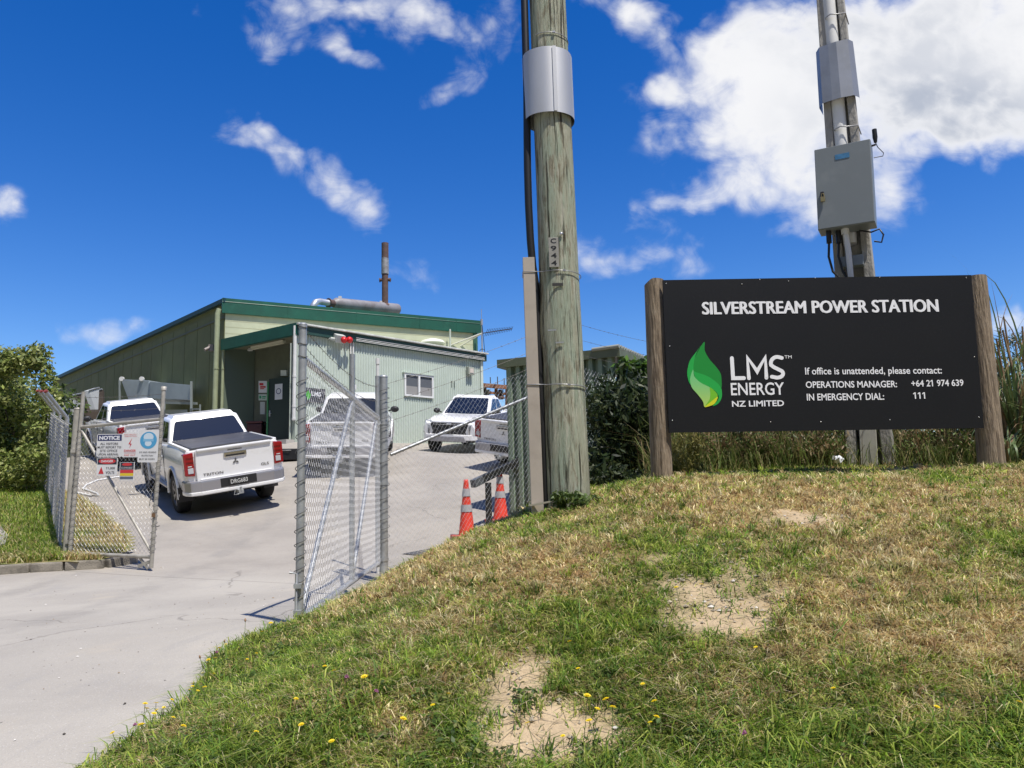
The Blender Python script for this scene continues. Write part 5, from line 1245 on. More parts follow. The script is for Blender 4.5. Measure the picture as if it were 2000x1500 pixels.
# ---- notices on the narrow leaf
def lface(px, py, off=.045):
    o_ = Vector((0, 0, EYE)); d = at(px, py, 1) - o_; nrm_ = lN if lN.y < 0 else -lN; k = ((ln + nrm_ * off) - o_).dot(nrm_) / d.dot(nrm_); return o_ + d * k
NF = lN if lN.y < 0 else -lN
notice_w = mat('notice_white', (.78, .78, .77), .45, var=.06)
def notice(x0, y0, x1, y1, label, sk=2, rnd=.02):
    a, b, d = lface(x0, y1), lface(x1, y1), lface(x0 + sk, y0); u = (b - a); v = (d - a); w, h = u.length, v.length; u.normalize(); v.normalize()
    o = empty('notice', a + u * w / 2, label, 'notice'); mb = MB(); r = rnd
    poly = []
    for cx, cy, a0 in ((w - r, r, -90), (w - r, h - r, 0), (r, h - r, 90), (r, r, 180)):
        poly += [(cx + r * math.cos(R_(a0 + t)), cy + r * math.sin(R_(a0 + t))) for t in (0, 30, 60, 90)]
    mb.prism(poly, a, u, v, -.003, .0, 0)
    mb.build('plate', notice_w, o)
    def rect(nm, X0, Y0, X1, Y1, m, d_=.0012):
        q = MB(); q.add([a + u * (w * x) + v * (h * y) + NF * d_ for x, y in ((X0, Y0), (X1, Y0), (X1, Y1), (X0, Y1))], [(0, 1, 2, 3)]); return q.build(nm, m, o)
    def txt(t, X0, X1, Y0, Y1, m, bold=.015, d_=.0024):
        q = MB(); put_text(q, t, a + u * (w * X0) + v * (h * Y0), u, v, w * (X1 - X0), h * (Y1 - Y0), bold, d=d_); return q.build('lettering', m, o)
    def poly_(nm, pts, m, d_=.0018):
        q = MB(); q.add([a + u * (w * x) + v * (h * y) + NF * d_ for x, y in pts], [tuple(range(len(pts)))]); return q.build(nm, m, o)
    ell = lambda cx, cy, rx, ry, n=28: [(cx + rx * math.cos(2 * math.pi * k / n), cy + ry * math.sin(2 * math.pi * k / n)) for k in range(n)]
    return o, rect, txt, poly_, ell
txt_k = mat('notice_ink', (.03, .032, .05), .5); nred = mat('notice_red', (.60, .04, .05), .5); nblue = mat('notice_blue', (.08, .36, .62), .5); npale = mat('notice_pale_blue', (.62, .74, .82), .5)
o, rect, txt, poly_, ell = notice(188, 848, 238, 892, 'white notice headed NOTICE on dark blue, telling visitors to report to the site office')
rect('heading_band', .03, .70, .97, .97, navy_m); txt('NOTICE', .09, .90, .74, .92, letter_m, .05)
for i, (t, a0, a1) in enumerate((('ALL VISITORS', .14, .84), ('MUST REPORT TO', .04, .96), ('SITE OFFICE', .14, .82), ('UPON ARRIVAL', .06, .88))): txt(t, a0, a1, .52 - i * .155, .62 - i * .155, txt_k, .012)
o, rect, txt, poly_, ell = notice(237.5, 845, 269, 893, 'white notice with a red lightning bolt, reading DANGER KEEP OUT')
poly_('lightning_bolt', [(.46, .36), (.60, .54), (.50, .55), (.62, .78), (.40, .53), (.52, .52)], nred)
txt('ELECTRICITY', .12, .88, .90, .94, nred, 0); txt('SUBSTATION', .14, .88, .83, .87, nred, 0); txt('DANGER', .14, .88, .22, .31, nred, .02); rect('rule', .14, .165, .88, .178, nred); txt('KEEP OUT', .16, .86, .05, .12, nred, 0)
o, rect, txt, poly_, ell = notice(268, 840, 307, 903, 'white notice with a pale blue disc, about eye and hearing protection', 4)
poly_('disc', ell(.5, .68, .42, .265), nblue, .0014); poly_('helmet', ell(.5, .775, .25, .13), npale, .0018); poly_('goggles', [(.24, .64), (.76, .64), (.76, .72), (.24, .72)], mat('notice_mid_blue', (.24, .50, .70), .5), .0022); poly_('face', ell(.5, .585, .17, .09), npale, .002)
for i, (t, a0, a1) in enumerate((('EYE AND HEARING', .08, .93), ('PROTECTION', .2, .78), ('MUST BE WORN', .1, .86))): txt(t, a0, a1, .285 - i * .105, .335 - i * .105, txt_k, .005)
o, rect, txt, poly_, ell = notice(188, 894, 228, 929, 'white notice reading DANGER 11,000 VOLTS below the NOTICE sign')
rect('heading_band', .03, .62, .97, .97, txt_k); poly_('oval', ell(.5, .80, .42, .15), nred, .0016); txt('DANGER', .20, .80, .74, .87, letter_m, .02)
poly_('warning_triangle', [(.10, .1), (.36, .1), (.23, .50)], nred); txt('11,000', .46, .90, .33, .48, txt_k, .01); txt('VOLTS', .46, .88, .10, .25, txt_k, .01)
o, rect, txt, poly_, ell = notice(232.5, 903, 261, 938, 'small notice with black, red and yellow bands below the lightning notice', 2, .008)
for y0, y1, m in ((.78, .98, txt_k), (.60, .77, txt_k), (.40, .58, nred), (.24, .39, mat('notice_yellow', (.75, .55, .03), .5)), (.06, .20, mat('notice_grey_blue', (.12, .14, .2), .5))): rect('band', .04, y0, .96, y1, m)
poly_('oval', ell(.5, .88, .35, .08), nred, .0017); txt('FLAMMABLE', .12, .88, .65, .72, letter_m, 0)

# ---- boundary fence running back from the left gate post
fe_ = Vector((-12.45, 20.0, 0)); fs_ = Vector((-6.3, 10.75, 0)); fd = (fe_ - fs_).normalized(); fl = (fe_ - fs_).length; fN = Vector((-fd.y, fd.x, 0))
if fN.x > 0: fN = -fN
fn = empty('boundary_fence', (fs_.x, fs_.y, hd(fs_.x, fs_.y)), 'tall chain-link fence with cranked tops running back along the verge', 'fence')
def fz(s): p = fs_ + fd * s; return hd(p.x, p.y) + .1
topz = lambda s: EYE + 1.16 + (2.62 - 1.16) * (s / fl) ** 1.05
def fmap(s, t, d): p = fs_ + fd * s; z0 = fz(s); return Vector((p.x, p.y, z0 + (topz(s) - z0) * t / 1.8)) + fN * (d + .03 + .012 * math.sin(s * 3.1) * math.sin(t * 2))
mb = MB(); chainlink(mb, fmap, fl, 1.8, .036, .0017, off=.006); mb.build('mesh', mat('shaded_fence_wire', (.40, .40, .38), .5, .3), fn)  # darker copy of the wire, the fence's shade put into its colour
for i, s in enumerate((1.0, 3.2, 5.6, 8.1, fl)):
    p = fs_ + fd * s; zt = topz(s); mb = MB()
    pts = [(p.x, p.y, fz(s) - .3), (p.x, p.y, zt - .1), (p.x, p.y, zt + .05)] + [tuple(p + fN * (.30 * t) + fd * (-.22 * t) + Vector((0, 0, zt + .05 + .36 * t - .0))) for t in (.12, .3, .6, 1.0)]
    mb.tube(pts, .028, 12); mb.build('post', galv, fn)
    c = Vector(pts[-1]); mb = MB(); mb.tube([c, c + (c - Vector(pts[-2])).normalized() * .03], .03, 10); mb.build('end_cap', mat('cap_red', (.25, .05, .04), .5), fn)
for t in (.15, .55, .95):
    A0 = [fs_ + fd * s + fN * (.30 * t) + fd * (-.22 * t) + Vector((0, 0, topz(s) + .05 + .36 * t)) for s in (1.0, 3.2, 5.6, 8.1, fl)]
    for i in range(4): barbed('barbed_wire', A0[i], A0[i + 1], parent=fn, sag=.03)
mb = MB(); mb.tube([fs_ + fd * s + Vector((0, 0, topz(s) - .02)) for s in np.linspace(0, fl, 24)], .004, 5); mb.build('strain_wire', wire_m, fn)

# ---- fence climbing the bank from the right gate post, then turning back behind the power pole
c0 = Vector((hp_.x + .05, hp_.y + .02, 0)); c1 = Vector((.82, 11.0, 0)); c2 = Vector((3.2, 13.6, 0))
rf = empty('bank_fence', (c0.x, c0.y, EYE - 1.0), 'chain-link fence with barbed wire climbing the bank behind the power pole', 'fence')
d1 = (c1 - c0).normalized(); l1 = (c1 - c0).length; d2 = (c2 - c1).normalized(); l2 = (c2 - c1).length; n1 = Vector((d1.y, -d1.x, 0)); n2 = Vector((d2.y, -d2.x, 0))
def rz(s): # top and bottom of the mesh along the first run
    t = s / l1; zb = EYE - 1.02 + .98 * t ** .85 - .1; sagt = 1.02 + (1.82 - 1.02) * t - .25 * math.exp(-((t - .12) / .12) ** 2) * .6; return zb, EYE + sagt
def r1map(s, t, d):
    z0, z1 = rz(s); p = c0 + d1 * s; return Vector((p.x, p.y, z0 + (z1 - z0) * t / 1.8)) + n1 * (d + .03 * math.sin(s * 2.2) * math.sin(t * 1.7))
mb = MB(); chainlink(mb, r1map, l1, 1.85, .037, .0018); mb.build('mesh', mat('fence_mesh_wire', (.52, .53, .53), .5, .3), rf)
def r2map(s, t, d):
    p = c1 + d2 * s; zb = hg(p.x, p.y) - .05; z1 = EYE + 1.80 + s * .03 + .03 * math.sin(s * 5); return Vector((p.x, p.y, zb + (z1 - zb) * t / 1.8)) + n2 * (d + .03 * math.sin(s * 3))
mb = MB(); chainlink(mb, r2map, l2, 1.8, .04, .002); mb.build('mesh', mat('fence_mesh_wire', (.52, .53, .53), .5, .3), rf)
ra, rb = at(763, 888, 9.38), at(1046, 770, 10.75)
mb = MB(); mb.tube([ra, rb, ], .021, 10); rail = mb.build('rail', galv, rf)
mb = MB(); spiral(mb, ra, rb, .022, 22, .0018, .6, 6); mb.build('lacing_wire', wire_d, rail)
mb = MB(); mb.tube([(c1.x, c1.y, EYE - .5), (c1.x, c1.y, EYE + 2.55)], .04, 12); mb.build('post', galv, rf)
for z0, z1 in ((1.40, 2.52), (1.16, 2.28), (.92, 2.05)):
    barbed('barbed_wire', (c0.x, c0.y, EYE + z0), (c1.x, c1.y, EYE + z1), parent=rf, sag=.05)
    barbed('barbed_wire', (c1.x, c1.y, EYE + z1), (c2.x, c2.y, EYE + z1 + .02), parent=rf, sag=.05)

# ------------------------------------------------------------------ ribbed green shed behind the power pole
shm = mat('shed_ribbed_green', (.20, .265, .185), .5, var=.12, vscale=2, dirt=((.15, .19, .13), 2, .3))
sL, sR_ = at(988, 703, 13.7), at(1205, 684, 12.5); sB = Vector((2.9, 14.6, sR_.z))
sh = empty('shed', (sL.x, sL.y, hd(sL.x, sL.y)), 'small ribbed green steel shed behind the timber power pole', 'shed')
sd_ = Vector((sR_.x - sL.x, sR_.y - sL.y, 0)); slen = sd_.length; sd_.normalize(); sn = Vector((sd_.y, -sd_.x, 0)); zr = sL.z - .14; zb = EYE - .75
mb = MB(); prof = []; x = 0
while x < slen - .1:
    prof += [(x, 0), (x + .07, 0), (x + .085, .085), (x + .155, .085), (x + .178, 0)]; x += .182
n = len(prof); base = Vector((sL.x, sL.y, 0))
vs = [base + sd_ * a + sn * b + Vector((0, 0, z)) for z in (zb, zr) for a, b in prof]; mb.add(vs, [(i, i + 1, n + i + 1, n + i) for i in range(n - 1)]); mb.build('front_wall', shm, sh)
mb = MB(); e_ = Vector((sR_.x, sR_.y, 0)); bk = e_ + (sB - sR_) ; bk.z = 0; bk2 = base + (bk - e_)
rd_ = (bk - e_); rl = rd_.length; rd_.normalize(); rn = Vector((rd_.y, -rd_.x, 0)); prof = []; x = 0
while x < rl - .1: prof += [(x, 0), (x + .075, 0), (x + .10, .04), (x + .155, .04), (x + .18, 0)]; x += .182
n = len(prof); vs = [e_ + rd_ * a + rn * b + Vector((0, 0, z)) for z in (zb + .3, zr) for a, b in prof]; mb.add(vs, [(i, i + 1, n + i + 1, n + i) for i in range(n - 1)])
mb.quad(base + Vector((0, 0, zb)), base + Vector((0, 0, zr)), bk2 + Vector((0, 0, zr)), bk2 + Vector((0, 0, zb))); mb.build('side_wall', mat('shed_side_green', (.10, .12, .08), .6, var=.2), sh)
mb = MB(); rp = [base - sd_ * .12 + sn * .12, e_ + sd_ * .1 + sn * .12, bk + sd_ * .1, bk2 - sd_ * .1]; zs = [sL.z, sR_.z + .02, sR_.z + .06, sL.z]
mb.add([p + Vector((0, 0, z)) for p, z in zip(rp, zs)] + [p + Vector((0, 0, z - .15)) for p, z in zip(rp, zs)], [(0, 1, 2, 3), (7, 6, 5, 4), (0, 4, 5, 1), (1, 5, 6, 2), (2, 6, 7, 3), (3, 7, 4, 0)])
mb.build('roof', mat('shed_roof_green', (.13, .15, .09), .55, var=.2, vscale=3), sh)
mb = MB()
for k in range(22):
    p = rp[1].lerp(rp[2], k / 21.0) + Vector((0, 0, zs[1] + .02)); mb.tube([p, p - sd_ * .5], .035, 6)
mb.build('roof_sheet_edge', mat('roof_sheet', (.30, .31, .27), .5), sh)

# ------------------------------------------------------------------ cones and barrier
con_o = mat('cone_orange', (.72, .055, .03), .5, var=.12, vscale=6); con_w = mat('cone_reflective', (.38, .38, .39), .4, dirt=((.3, .3, .3), 30, .5))
def cone(loc, label, rz):
    o = empty('traffic_cone', loc, label, 'traffic cone', 'orange traffic cones by the barrier'); o.rotation_euler = (0, 0, rz)
    mb = MB(); mb.lathe([(.135, .03), (.128, .06), (.062, .62)] + [(.038, .87), (.034, .90), (.02, .905)], 24); mb.build('body', con_o, o, world=False)
    for z0, z1 in ((.40, .51), (.64, .76)):
        r = lambda z: .135 - (z - .03) * .113 + .002
        mb = MB(); mb.lathe([(r(z0), z0), (r(z1), z1)], 24, cap=False); mb.build('reflective_band', con_w, o, world=False)
    mb = MB(); b = .235; mb.prism([(b * math.cos(t) * (1 + .18 * abs(math.sin(2 * t))), b * math.sin(t) * (1 + .18 * abs(math.sin(2 * t)))) for t in np.linspace(0, 2 * math.pi, 33)[:-1]], (0, 0, 0), (1, 0, 0), (0, 1, 0), .0, .045); mb.build('foot', mat('cone_foot', (.62, .10, .07), .6, var=.3, vscale=10), o, world=False, bevel=.01)
    return o
p = at(912, 1048, 12.1); cone((p.x, p.y, hd(p.x, p.y) + .01), 'faded orange cone standing clear in the sun left of the barrier', .3)
p = at(978, 1010, 13.1); cone((p.x, p.y, hd(p.x, p.y) + .01), 'orange cone in the shade behind the dark barrier post', .9)
b0, b1 = at(924, 945, 12.35), at(1035, 890, 13.9); bp_ = at(952, 1040, 12.5)
br_ = empty('barrier', (bp_.x, bp_.y, hd(bp_.x, bp_.y)), 'dark timber barrier rail on a square post beside the cones', 'barrier')
bar_m = mat('barrier_shaded', (.014, .015, .014), .6, var=.2)  # near-black colour carries the shade lying on the barrier
mb = MB(); mb.box((bp_.x + .03, bp_.y, (hd(bp_.x, bp_.y) - .2 + b0.z + .03) / 2), (.10, .10, b0.z - hd(bp_.x, bp_.y) + .2)); mb.build('post', bar_m, br_, bevel=.004)
mb = MB(); mb.bar(b0, b1, .09, .12); mb.build('rail', bar_m, br_, bevel=.004)
mb = MB(); dd_ = (b1 - b0).normalized(); mb.bar(b0 - dd_ * .004, b0 + dd_ * .25, .094, .124); mb.build('steel_sleeve', mat('barrier_steel', (.12, .13, .14), .5, .3), br_)

# ------------------------------------------------------------------ steel hoppers against the shed's side wall
hop = mat('hopper_galvanised', (.46, .53, .58), .45, .3, var=.12, vscale=1.5)
q0, q1 = at(236, 742, 28.6), at(292, 742, 28.1); gzh = hd(q0.x, q0.y)
o = empty('steel_hopper', (q0.x, q0.y, gzh), 'blue-grey galvanised hopper with a sloping side beside the shed wall', 'hopper')
mb = MB(); a, b, c, d = at(236, 741, 28.5), at(291, 743, 28.1), at(291, 800, 28.1), at(258, 800, 28.5); t_ = Vector((.35, 1.0, 0))
mb.add([d, c, b, a, d + t_, c + t_, b + t_, a + t_], [(0, 1, 2, 3), (7, 6, 5, 4), (0, 4, 5, 1), (1, 5, 6, 2), (2, 6, 7, 3), (3, 7, 4, 0)]); mb.build('side_plate', hop, o, bevel=.01)
mb = MB(); a, b, c, d = at(293, 745, 27.6), at(374, 752, 26.0), at(374, 781, 26.0), at(293, 778, 27.6); t_ = Vector((-.5, .9, 0))
mb.add([d, c, b, a, d + t_, c + t_, b + t_, a + t_], [(0, 1, 2, 3), (7, 6, 5, 4), (0, 4, 5, 1), (1, 5, 6, 2), (2, 6, 7, 3), (3, 7, 4, 0)]); mb.build('tray', hop, o, bevel=.01)
mb = MB(); mb.bar(at(234, 742, 28.6), at(234, 860, 28.6), .06, .06); mb.build('frame', mat('hopper_frame', (.30, .34, .33), .5, .3), o)
mb = MB(); mb.bar(at(292, 786, 27.5), at(384, 788, 26.0), .08, .08); mb.bar(at(374, 745, 26.0), at(374, 860, 26.0), .07, .07); mb.bar(at(372, 799, 26.0), at(391, 799, 25.6), .05, .05); mb.bar(at(391, 790, 25.6), at(391, 803, 25.6), .04, .04); mb.build('frame', mat('hopper_frame', (.30, .34, .33), .5, .3), o)
for px in (238, 277):
    mb = MB(); c = at(px, 740, 28.2); mb.lathe([(.085, -.04), (.085, .04)], 14, Matrix.Translation(c) @ Matrix.Rotation(R_(90), 4, 'X')); mb.build('lifting_eye', white_m, o)
mb = MB(); a, b, c, d = at(300, 800, 28.4), at(366, 800, 26.2), at(366, 870, 26.2), at(300, 870, 28.4); mb.quad(d, c, b, a); mb.build('back_panel', mat('hopper_panel', (.34, .38, .33), .6), o)
for nm, lab, pts, Y, m, th in (('steel_chute', 'rust-brown chute leaning by the shed wall behind the left ute', [(142, 772), (200, 760), (203, 835), (160, 835)], 27.5, mat('chute_brown', (.11, .085, .065), .7, var=.3), .5),
                               ('steel_plate', 'pale grey triangular plate hanging beside the brown chute', [(174, 763), (194, 757), (192, 800), (186, 800)], 26.8, mat('plate_pale', (.55, .57, .58), .5), .03),
                               ('steel_bin', 'pale grey steel bin behind the boundary fence', [(108, 785), (143, 780), (152, 850), (108, 850)], 26.5, mat('bin_pale_grey', (.50, .53, .56), .5, var=.1), .8)):
    P4 = [at(x, y, Y) for x, y in pts]; t_ = Vector((-.2, th, 0)); o = empty(nm, (P4[0] + P4[2]) / 2, lab, nm.split('_')[1]); mb = MB(); P4 = P4[::-1]
    mb.add(P4 + [p + t_ for p in P4], [(0, 1, 2, 3), (7, 6, 5, 4), (0, 4, 5, 1), (1, 5, 6, 2), (2, 6, 7, 3), (3, 7, 4, 0)]); mb.build('body', m, o, bevel=.01)
    mb = MB(); mb.tube([P4[3], P4[2]], .03, 8); mb.build('rim', galv, o)
# white hose lying on the yard, seen through the narrow gate
pts = [ground_at(x, y, 9, 20) for x, y in ((262, 930), (225, 934), (190, 940), (168, 949), (162, 957), (175, 961), (190, 966), (192, 970), (178, 971), (150, 964), (140, 962))]
mb = MB(); mb.tube([p + Vector((0, 0, .02)) for p in pts], .022, 8); o = mb.build('hose', white_m); tag(o, 'white hose lying in a loop on the yard behind the narrow gate', 'hose')

# ------------------------------------------------------------------ outdoor switchgear seen between office and shed
rs = mat('rusty_orange_steel', (.38, .17, .09), .75, var=.4, vscale=5)
o = empty('switchgear_frame', at(965, 800, 31), 'rust-orange switchgear beams with insulators beyond the office', 'switchgear')
mb = MB(); mb.bar(at(938, 752, 31), at(1020, 759, 31), .16, .16); mb.bar(at(938, 766, 31.6), at(1020, 771, 31.6), .1, .1)
for px in (969, 990, 947): mb.bar(at(px, 752, 31.2), at(px, 850, 31.2), .14, .14)
mb.build('beam', rs, o)
for px in (952, 978):
    c = at(px, 775, 31); mb = MB(); mb.lathe([(.06, .3)] + [(r, .28 - .055 * k) for k in range(5) for r in (.08, .16, .08)] + [(.14, 0), (.2, -.06), (.12, -.1)], 14, Matrix.Translation(c)); mb.build('insulator', mat('insulator_cream', (.62, .58, .42), .3) if px == 952 else rust, o)
for px, py in ((958, 745), (972, 744), (985, 747)):
    c = at(px, py + 8, 31); mb = MB(); mb.tube([c, c + Vector((0, 0, .35))], .02, 6); mb.build('contact_rod', wire_d, o)
# ------------------------------------------------------------------ double-cab utes
paint = mat('white_car_paint', (.84, .84, .83), .28, coat=.6, spec=.5, dirt=((.66, .63, .57), 2.5, .35))
cglass = mat('car_glass', (.010, .013, .020), .04, spec=.8, coat=.3)
tyre_m = mat('tyre_rubber', (.018, .018, .018), .85, bump=.3, bscale=60)
rim_m = mat('alloy_rim', (.16, .16, .17), .35, .8)
chrome = mat('chrome', (.62, .63, .65), .16, .95)
trim = mat('black_trim', (.018, .018, .02), .55)
bump_m = mat('bumper_silver', (.40, .40, .43), .32, .6)
lamp_r = mat('tail_lamp_red', (.30, .006, .010), .12, coat=.8)
lamp_c = mat('lamp_clear', (.55, .56, .58), .1, coat=.8)
cover_m = mat('tonneau_vinyl', (.055, .055, .06), .5, var=.15, vscale=3, bump=.15, bscale=6)
plate_k = mat('plate_black', (.02, .02, .022), .5); plate_w = mat('plate_letter', (.62, .62, .60), .5)
WY = (-1.50, 1.62); WR = .385
def ute_body():
    # cross-sections: y, half widths (sill, waist, shoulder, top), heights (sill, waist, shoulder, top)
    S = [(-2.60, .80, .86, .855, .78, .62, .80, 1.10, 1.27), (-2.52, .86, .915, .91, .82, .56, .80, 1.10, 1.285), (-1.9, .87, .925, .92, .83, .44, .78, 1.08, 1.285), (-.80, .87, .915, .91, .82, .40, .76, 1.06, 1.28),
         (-.74, .87, .915, .905, .84, .40, .76, 1.06, 1.255), (.2, .87, .915, .90, .84, .40, .75, 1.03, 1.215), (1.05, .87, .915, .905, .83, .40, .75, 1.02, 1.185), (1.25, .87, .92, .91, .80, .42, .75, 1.02, 1.165),
         (1.9, .86, .925, .91, .77, .44, .74, 1.0, 1.135), (2.35, .84, .90, .87, .70, .46, .72, .96, 1.075), (2.52, .80, .86, .81, .62, .48, .70, .92, 1.03), (2.60, .74, .80, .74, .55, .52, .70, .88, .98)]
    mb = MB(); n = 0; rings = []
    for (y, ws, ww, wsh, wt, zs, zw, zsh, zt) in S:
        h = [(0, zs), (ws - .08, zs), (ws, zs + .05), (ww, zw), (ww - .004, (zw + zsh) / 2 + .03), (wsh, zsh), (wsh - .02, zsh + .05), (wt + .025, zt - .035), (wt, zt), (wt * .55, zt + .012), (0, zt + .018)]
        ring = [(x, y, z) for x, z in h] + [(-x, y, z) for x, z in h[-2:0:-1]]
        rings.append(ring)
    n = len(rings[0])
    for r in rings: mb.v += r
    for i in range(len(rings) - 1):
        for j in range(n):
            mb.f.append((i * n + j, i * n + (j + 1) % n, (i + 1) * n + (j + 1) % n, (i + 1) * n + j)); mb.mi.append(0); mb.sm.append(True)
    mb.f.append(tuple(range(n))[::-1]); mb.mi.append(0); mb.sm.append(False)
    k = (len(rings) - 1) * n; mb.f.append(tuple(range(k, k + n))); mb.mi.append(0); mb.sm.append(False)
    me = bpy.data.meshes.new('body'); me.from_pydata(mb.v, [], mb.f)
    bm = bmesh.new(); bm.from_mesh(me); bmesh.ops.recalc_face_normals(bm, faces=bm.faces); bm.to_mesh(me); bm.free()
    o = bpy.data.objects.new('body', me); COL.objects.link(o); me.materials.append(paint); me.materials.append(trim)
    cutters = []
    for y in WY:
        for sx in (-1, 1):
            c = MB(); c.lathe([(.475, -.2), (.475, .2)], 28, Matrix.Translation((sx * .80, y, .41)) @ Matrix.Rotation(R_(90), 4, 'Y'))
            co = c.build('wheel_cut', trim, None, world=False); cutters.append(co)
            md = o.modifiers.new('b', 'BOOLEAN'); md.operation = 'DIFFERENCE'; md.object = co; md.solver = 'EXACT'
    bpy.context.view_layer.update()
    m2 = bpy.data.meshes.new_from_object(o.evaluated_get(bpy.context.evaluated_depsgraph_get()))
    o.modifiers.clear(); o.data = m2; bpy.data.meshes.remove(me)
    for c in cutters: bpy.data.objects.remove(c)
    m2.materials.clear(); m2.materials.append(paint); m2.materials.append(trim)
    for p in m2.polygons:
        c = p.center; ins = any(math.hypot(c.y - y, c.z - .41) < .478 and abs(c.x) < .99 and abs(c.x) > .5 and (abs(p.normal.x) < .3 or abs(c.x) < .65) for y in WY)
        p.material_index = 1 if (ins or c.z < .47) else 0; p.use_smooth = True
    m2.set_sharp_from_angle(angle=R_(28)); m2.name = 'body'
    return o
def quad_pt(q, s, t): return (q[0].lerp(q[1], s)).lerp(q[3].lerp(q[2], s), t)
def make_ute():
    root = bpy.data.objects.new('ute', None); COL.objects.link(root); root.empty_display_size = .3
    body = ute_body(); body.parent = root
    # glasshouse
    b0 = [Vector(p) for p in ((-.80, -.76, 1.25), (.80, -.76, 1.25), (.80, 1.12, 1.17), (-.80, 1.12, 1.17))]
    t0 = [Vector(p) for p in ((-.67, -.42, 1.735), (.67, -.42, 1.735), (.66, .36, 1.755), (-.66, .36, 1.755))]
    mb = MB(); mb.add(b0 + t0, [(0, 1, 5, 4), (1, 2, 6, 5), (2, 3, 7, 6), (3, 0, 4, 7), (4, 5, 6, 7), (3, 2, 1, 0)])
    top = [Vector((x * .8, y0, 1.79)) for x, y0 in ((-.6, -.32), (.6, -.32), (.6, .22), (-.6, .22))]
    cab = mb.build('cab', paint, root, world=False)
    bm = bmesh.new(); bm.from_mesh(cab.data)
    tf = [f for f in bm.faces if all(v.co.z > 1.7 for v in f.verts)]
    r = bmesh.ops.inset_region(bm, faces=tf, thickness=.14); 
    for f in tf:
        for v in f.verts: v.co.z = 1.80
    es = [e for e in bm.edges if len(e.link_faces) == 2 and e.calc_face_angle(0) > R_(12) and min(v.co.z for v in e.verts) > 1.2 or (len(e.link_faces) == 2 and e.calc_face_angle(0) > R_(12) and max(v.co.z for v in e.verts) > 1.5)]
    bmesh.ops.bevel(bm, geom=es, offset=.055, segments=3, profile=.6, affect='EDGES', clamp_overlap=True); bm.to_mesh(cab.data); bm.free()
    for p in cab.data.polygons: p.use_smooth = True
    cab.data.set_sharp_from_angle(angle=R_(40))
    def glass(nm, q, s0, s1, t0_, t1_, s0t=None, s1t=None, off=.004, par=cab, m=cglass, rnd=.12):
        s0t = s0 if s0t is None else s0t; s1t = s1 if s1t is None else s1t
        c = [quad_pt(q, s0, t0_), quad_pt(q, s1, t0_), quad_pt(q, s1t, t1_), quad_pt(q, s0t, t1_)]
        n_ = (c[1] - c[0]).cross(c[3] - c[0]).normalized(); pts = []
        for i in range(4):
            p, a, b = c[i], c[i - 1], c[(i + 1) % 4]; da = (a - p).normalized() * min(rnd, (a - p).length * .3); db = (b - p).normalized() * min(rnd, (b - p).length * .3)
            for k in range(5): t = k / 4; pts.append((p + da) * (1 - t) ** 2 + p * 2 * t * (1 - t) + (p + db) * t * t)
        g = MB(); g.add([p + n_ * off for p in pts] + [p - n_ * .01 for p in pts], [tuple(range(20))] + [((i + 1) % 20, i, 20 + i, 20 + (i + 1) % 20) for i in range(20)]); return g.build(nm, m, par, world=False)
    glass('rear_window', [b0[0], b0[1], t0[1], t0[0]], .04, .96, .12, .90, .065, .935, rnd=.06)
    glass('windscreen', [b0[2], b0[3], t0[3], t0[2]], .045, .955, .05, .92, .065, .935, rnd=.05)
    for q, sg_ in (([b0[1], b0[2], t0[2], t0[1]], 1), ([b0[3], b0[0], t0[0], t0[3]], -1)):
        if sg_ > 0: glass('side_window', q, .09, .42, .10, .88, .12, .46, rnd=.05); glass('side_window', q, .46, .90, .10, .88, .50, .86, rnd=.05)
        else: glass('side_window', q, .58, .91, .10, .88, .54, .88, rnd=.05); glass('side_window', q, .10, .54, .10, .88, .14, .50, rnd=.05)
    # doors' shut lines and handles
    for sx in (-1, 1):
        for y in (-.66, .20, 1.08):
            mb = MB(); mb.box((sx * .912, y, .86), (.012, .012, .66)); mb.build('door_gap', trim, body, world=False)
        for y in (-.42, .48):
            mb = MB(); mb.box((sx * .918, y, 1.02), (.02, .17, .03)); mb.build('door_handle', chrome if y > 9 else paint, body, world=False, bevel=.008)
        mb = MB(); mb.box((sx * .915, -.05, .46), (.10, 1.9, .05)); mb.build('side_step', bump_m, root, world=False, bevel=.015)
        mb = MB()
        mb.lathe([(.02, -.05), (.10, -.04), (.12, .01), (.10, .05), (.03, .06)], 14, Matrix.Translation((sx * 1.03, .93, 1.27)) @ Matrix.Rotation(R_(90), 4, 'X') @ Matrix.Diagonal((1.0, .75, 1, 1)))
        mb.bar((sx * .86, .95, 1.22), (sx * .97, .94, 1.25), .05, .04); mr = mb.build('mirror', trim, root, world=False)
        mb = MB(); mb.lathe([(.085, 0), (.08, .003)], 14, Matrix.Translation((sx * 1.03, .985 - .105, 1.27)) @ Matrix.Rotation(R_(90), 4, 'X') @ Matrix.Diagonal((1, .75, 1, 1))); mb.build('mirror_glass', mat('mirror_glass', (.55, .58, .6), .05, 1.0), mr, world=False)
        for y in WY:                                   # arch flares
            mb = MB(); arc_ = [(sx * .925, y + .485 * math.cos(t), .41 + .485 * math.sin(t)) for t in np.linspace(-.15, math.pi + .15, 20)]; mb.tube(arc_, .028, 8); mb.build('wheel_arch', paint, body, world=False)
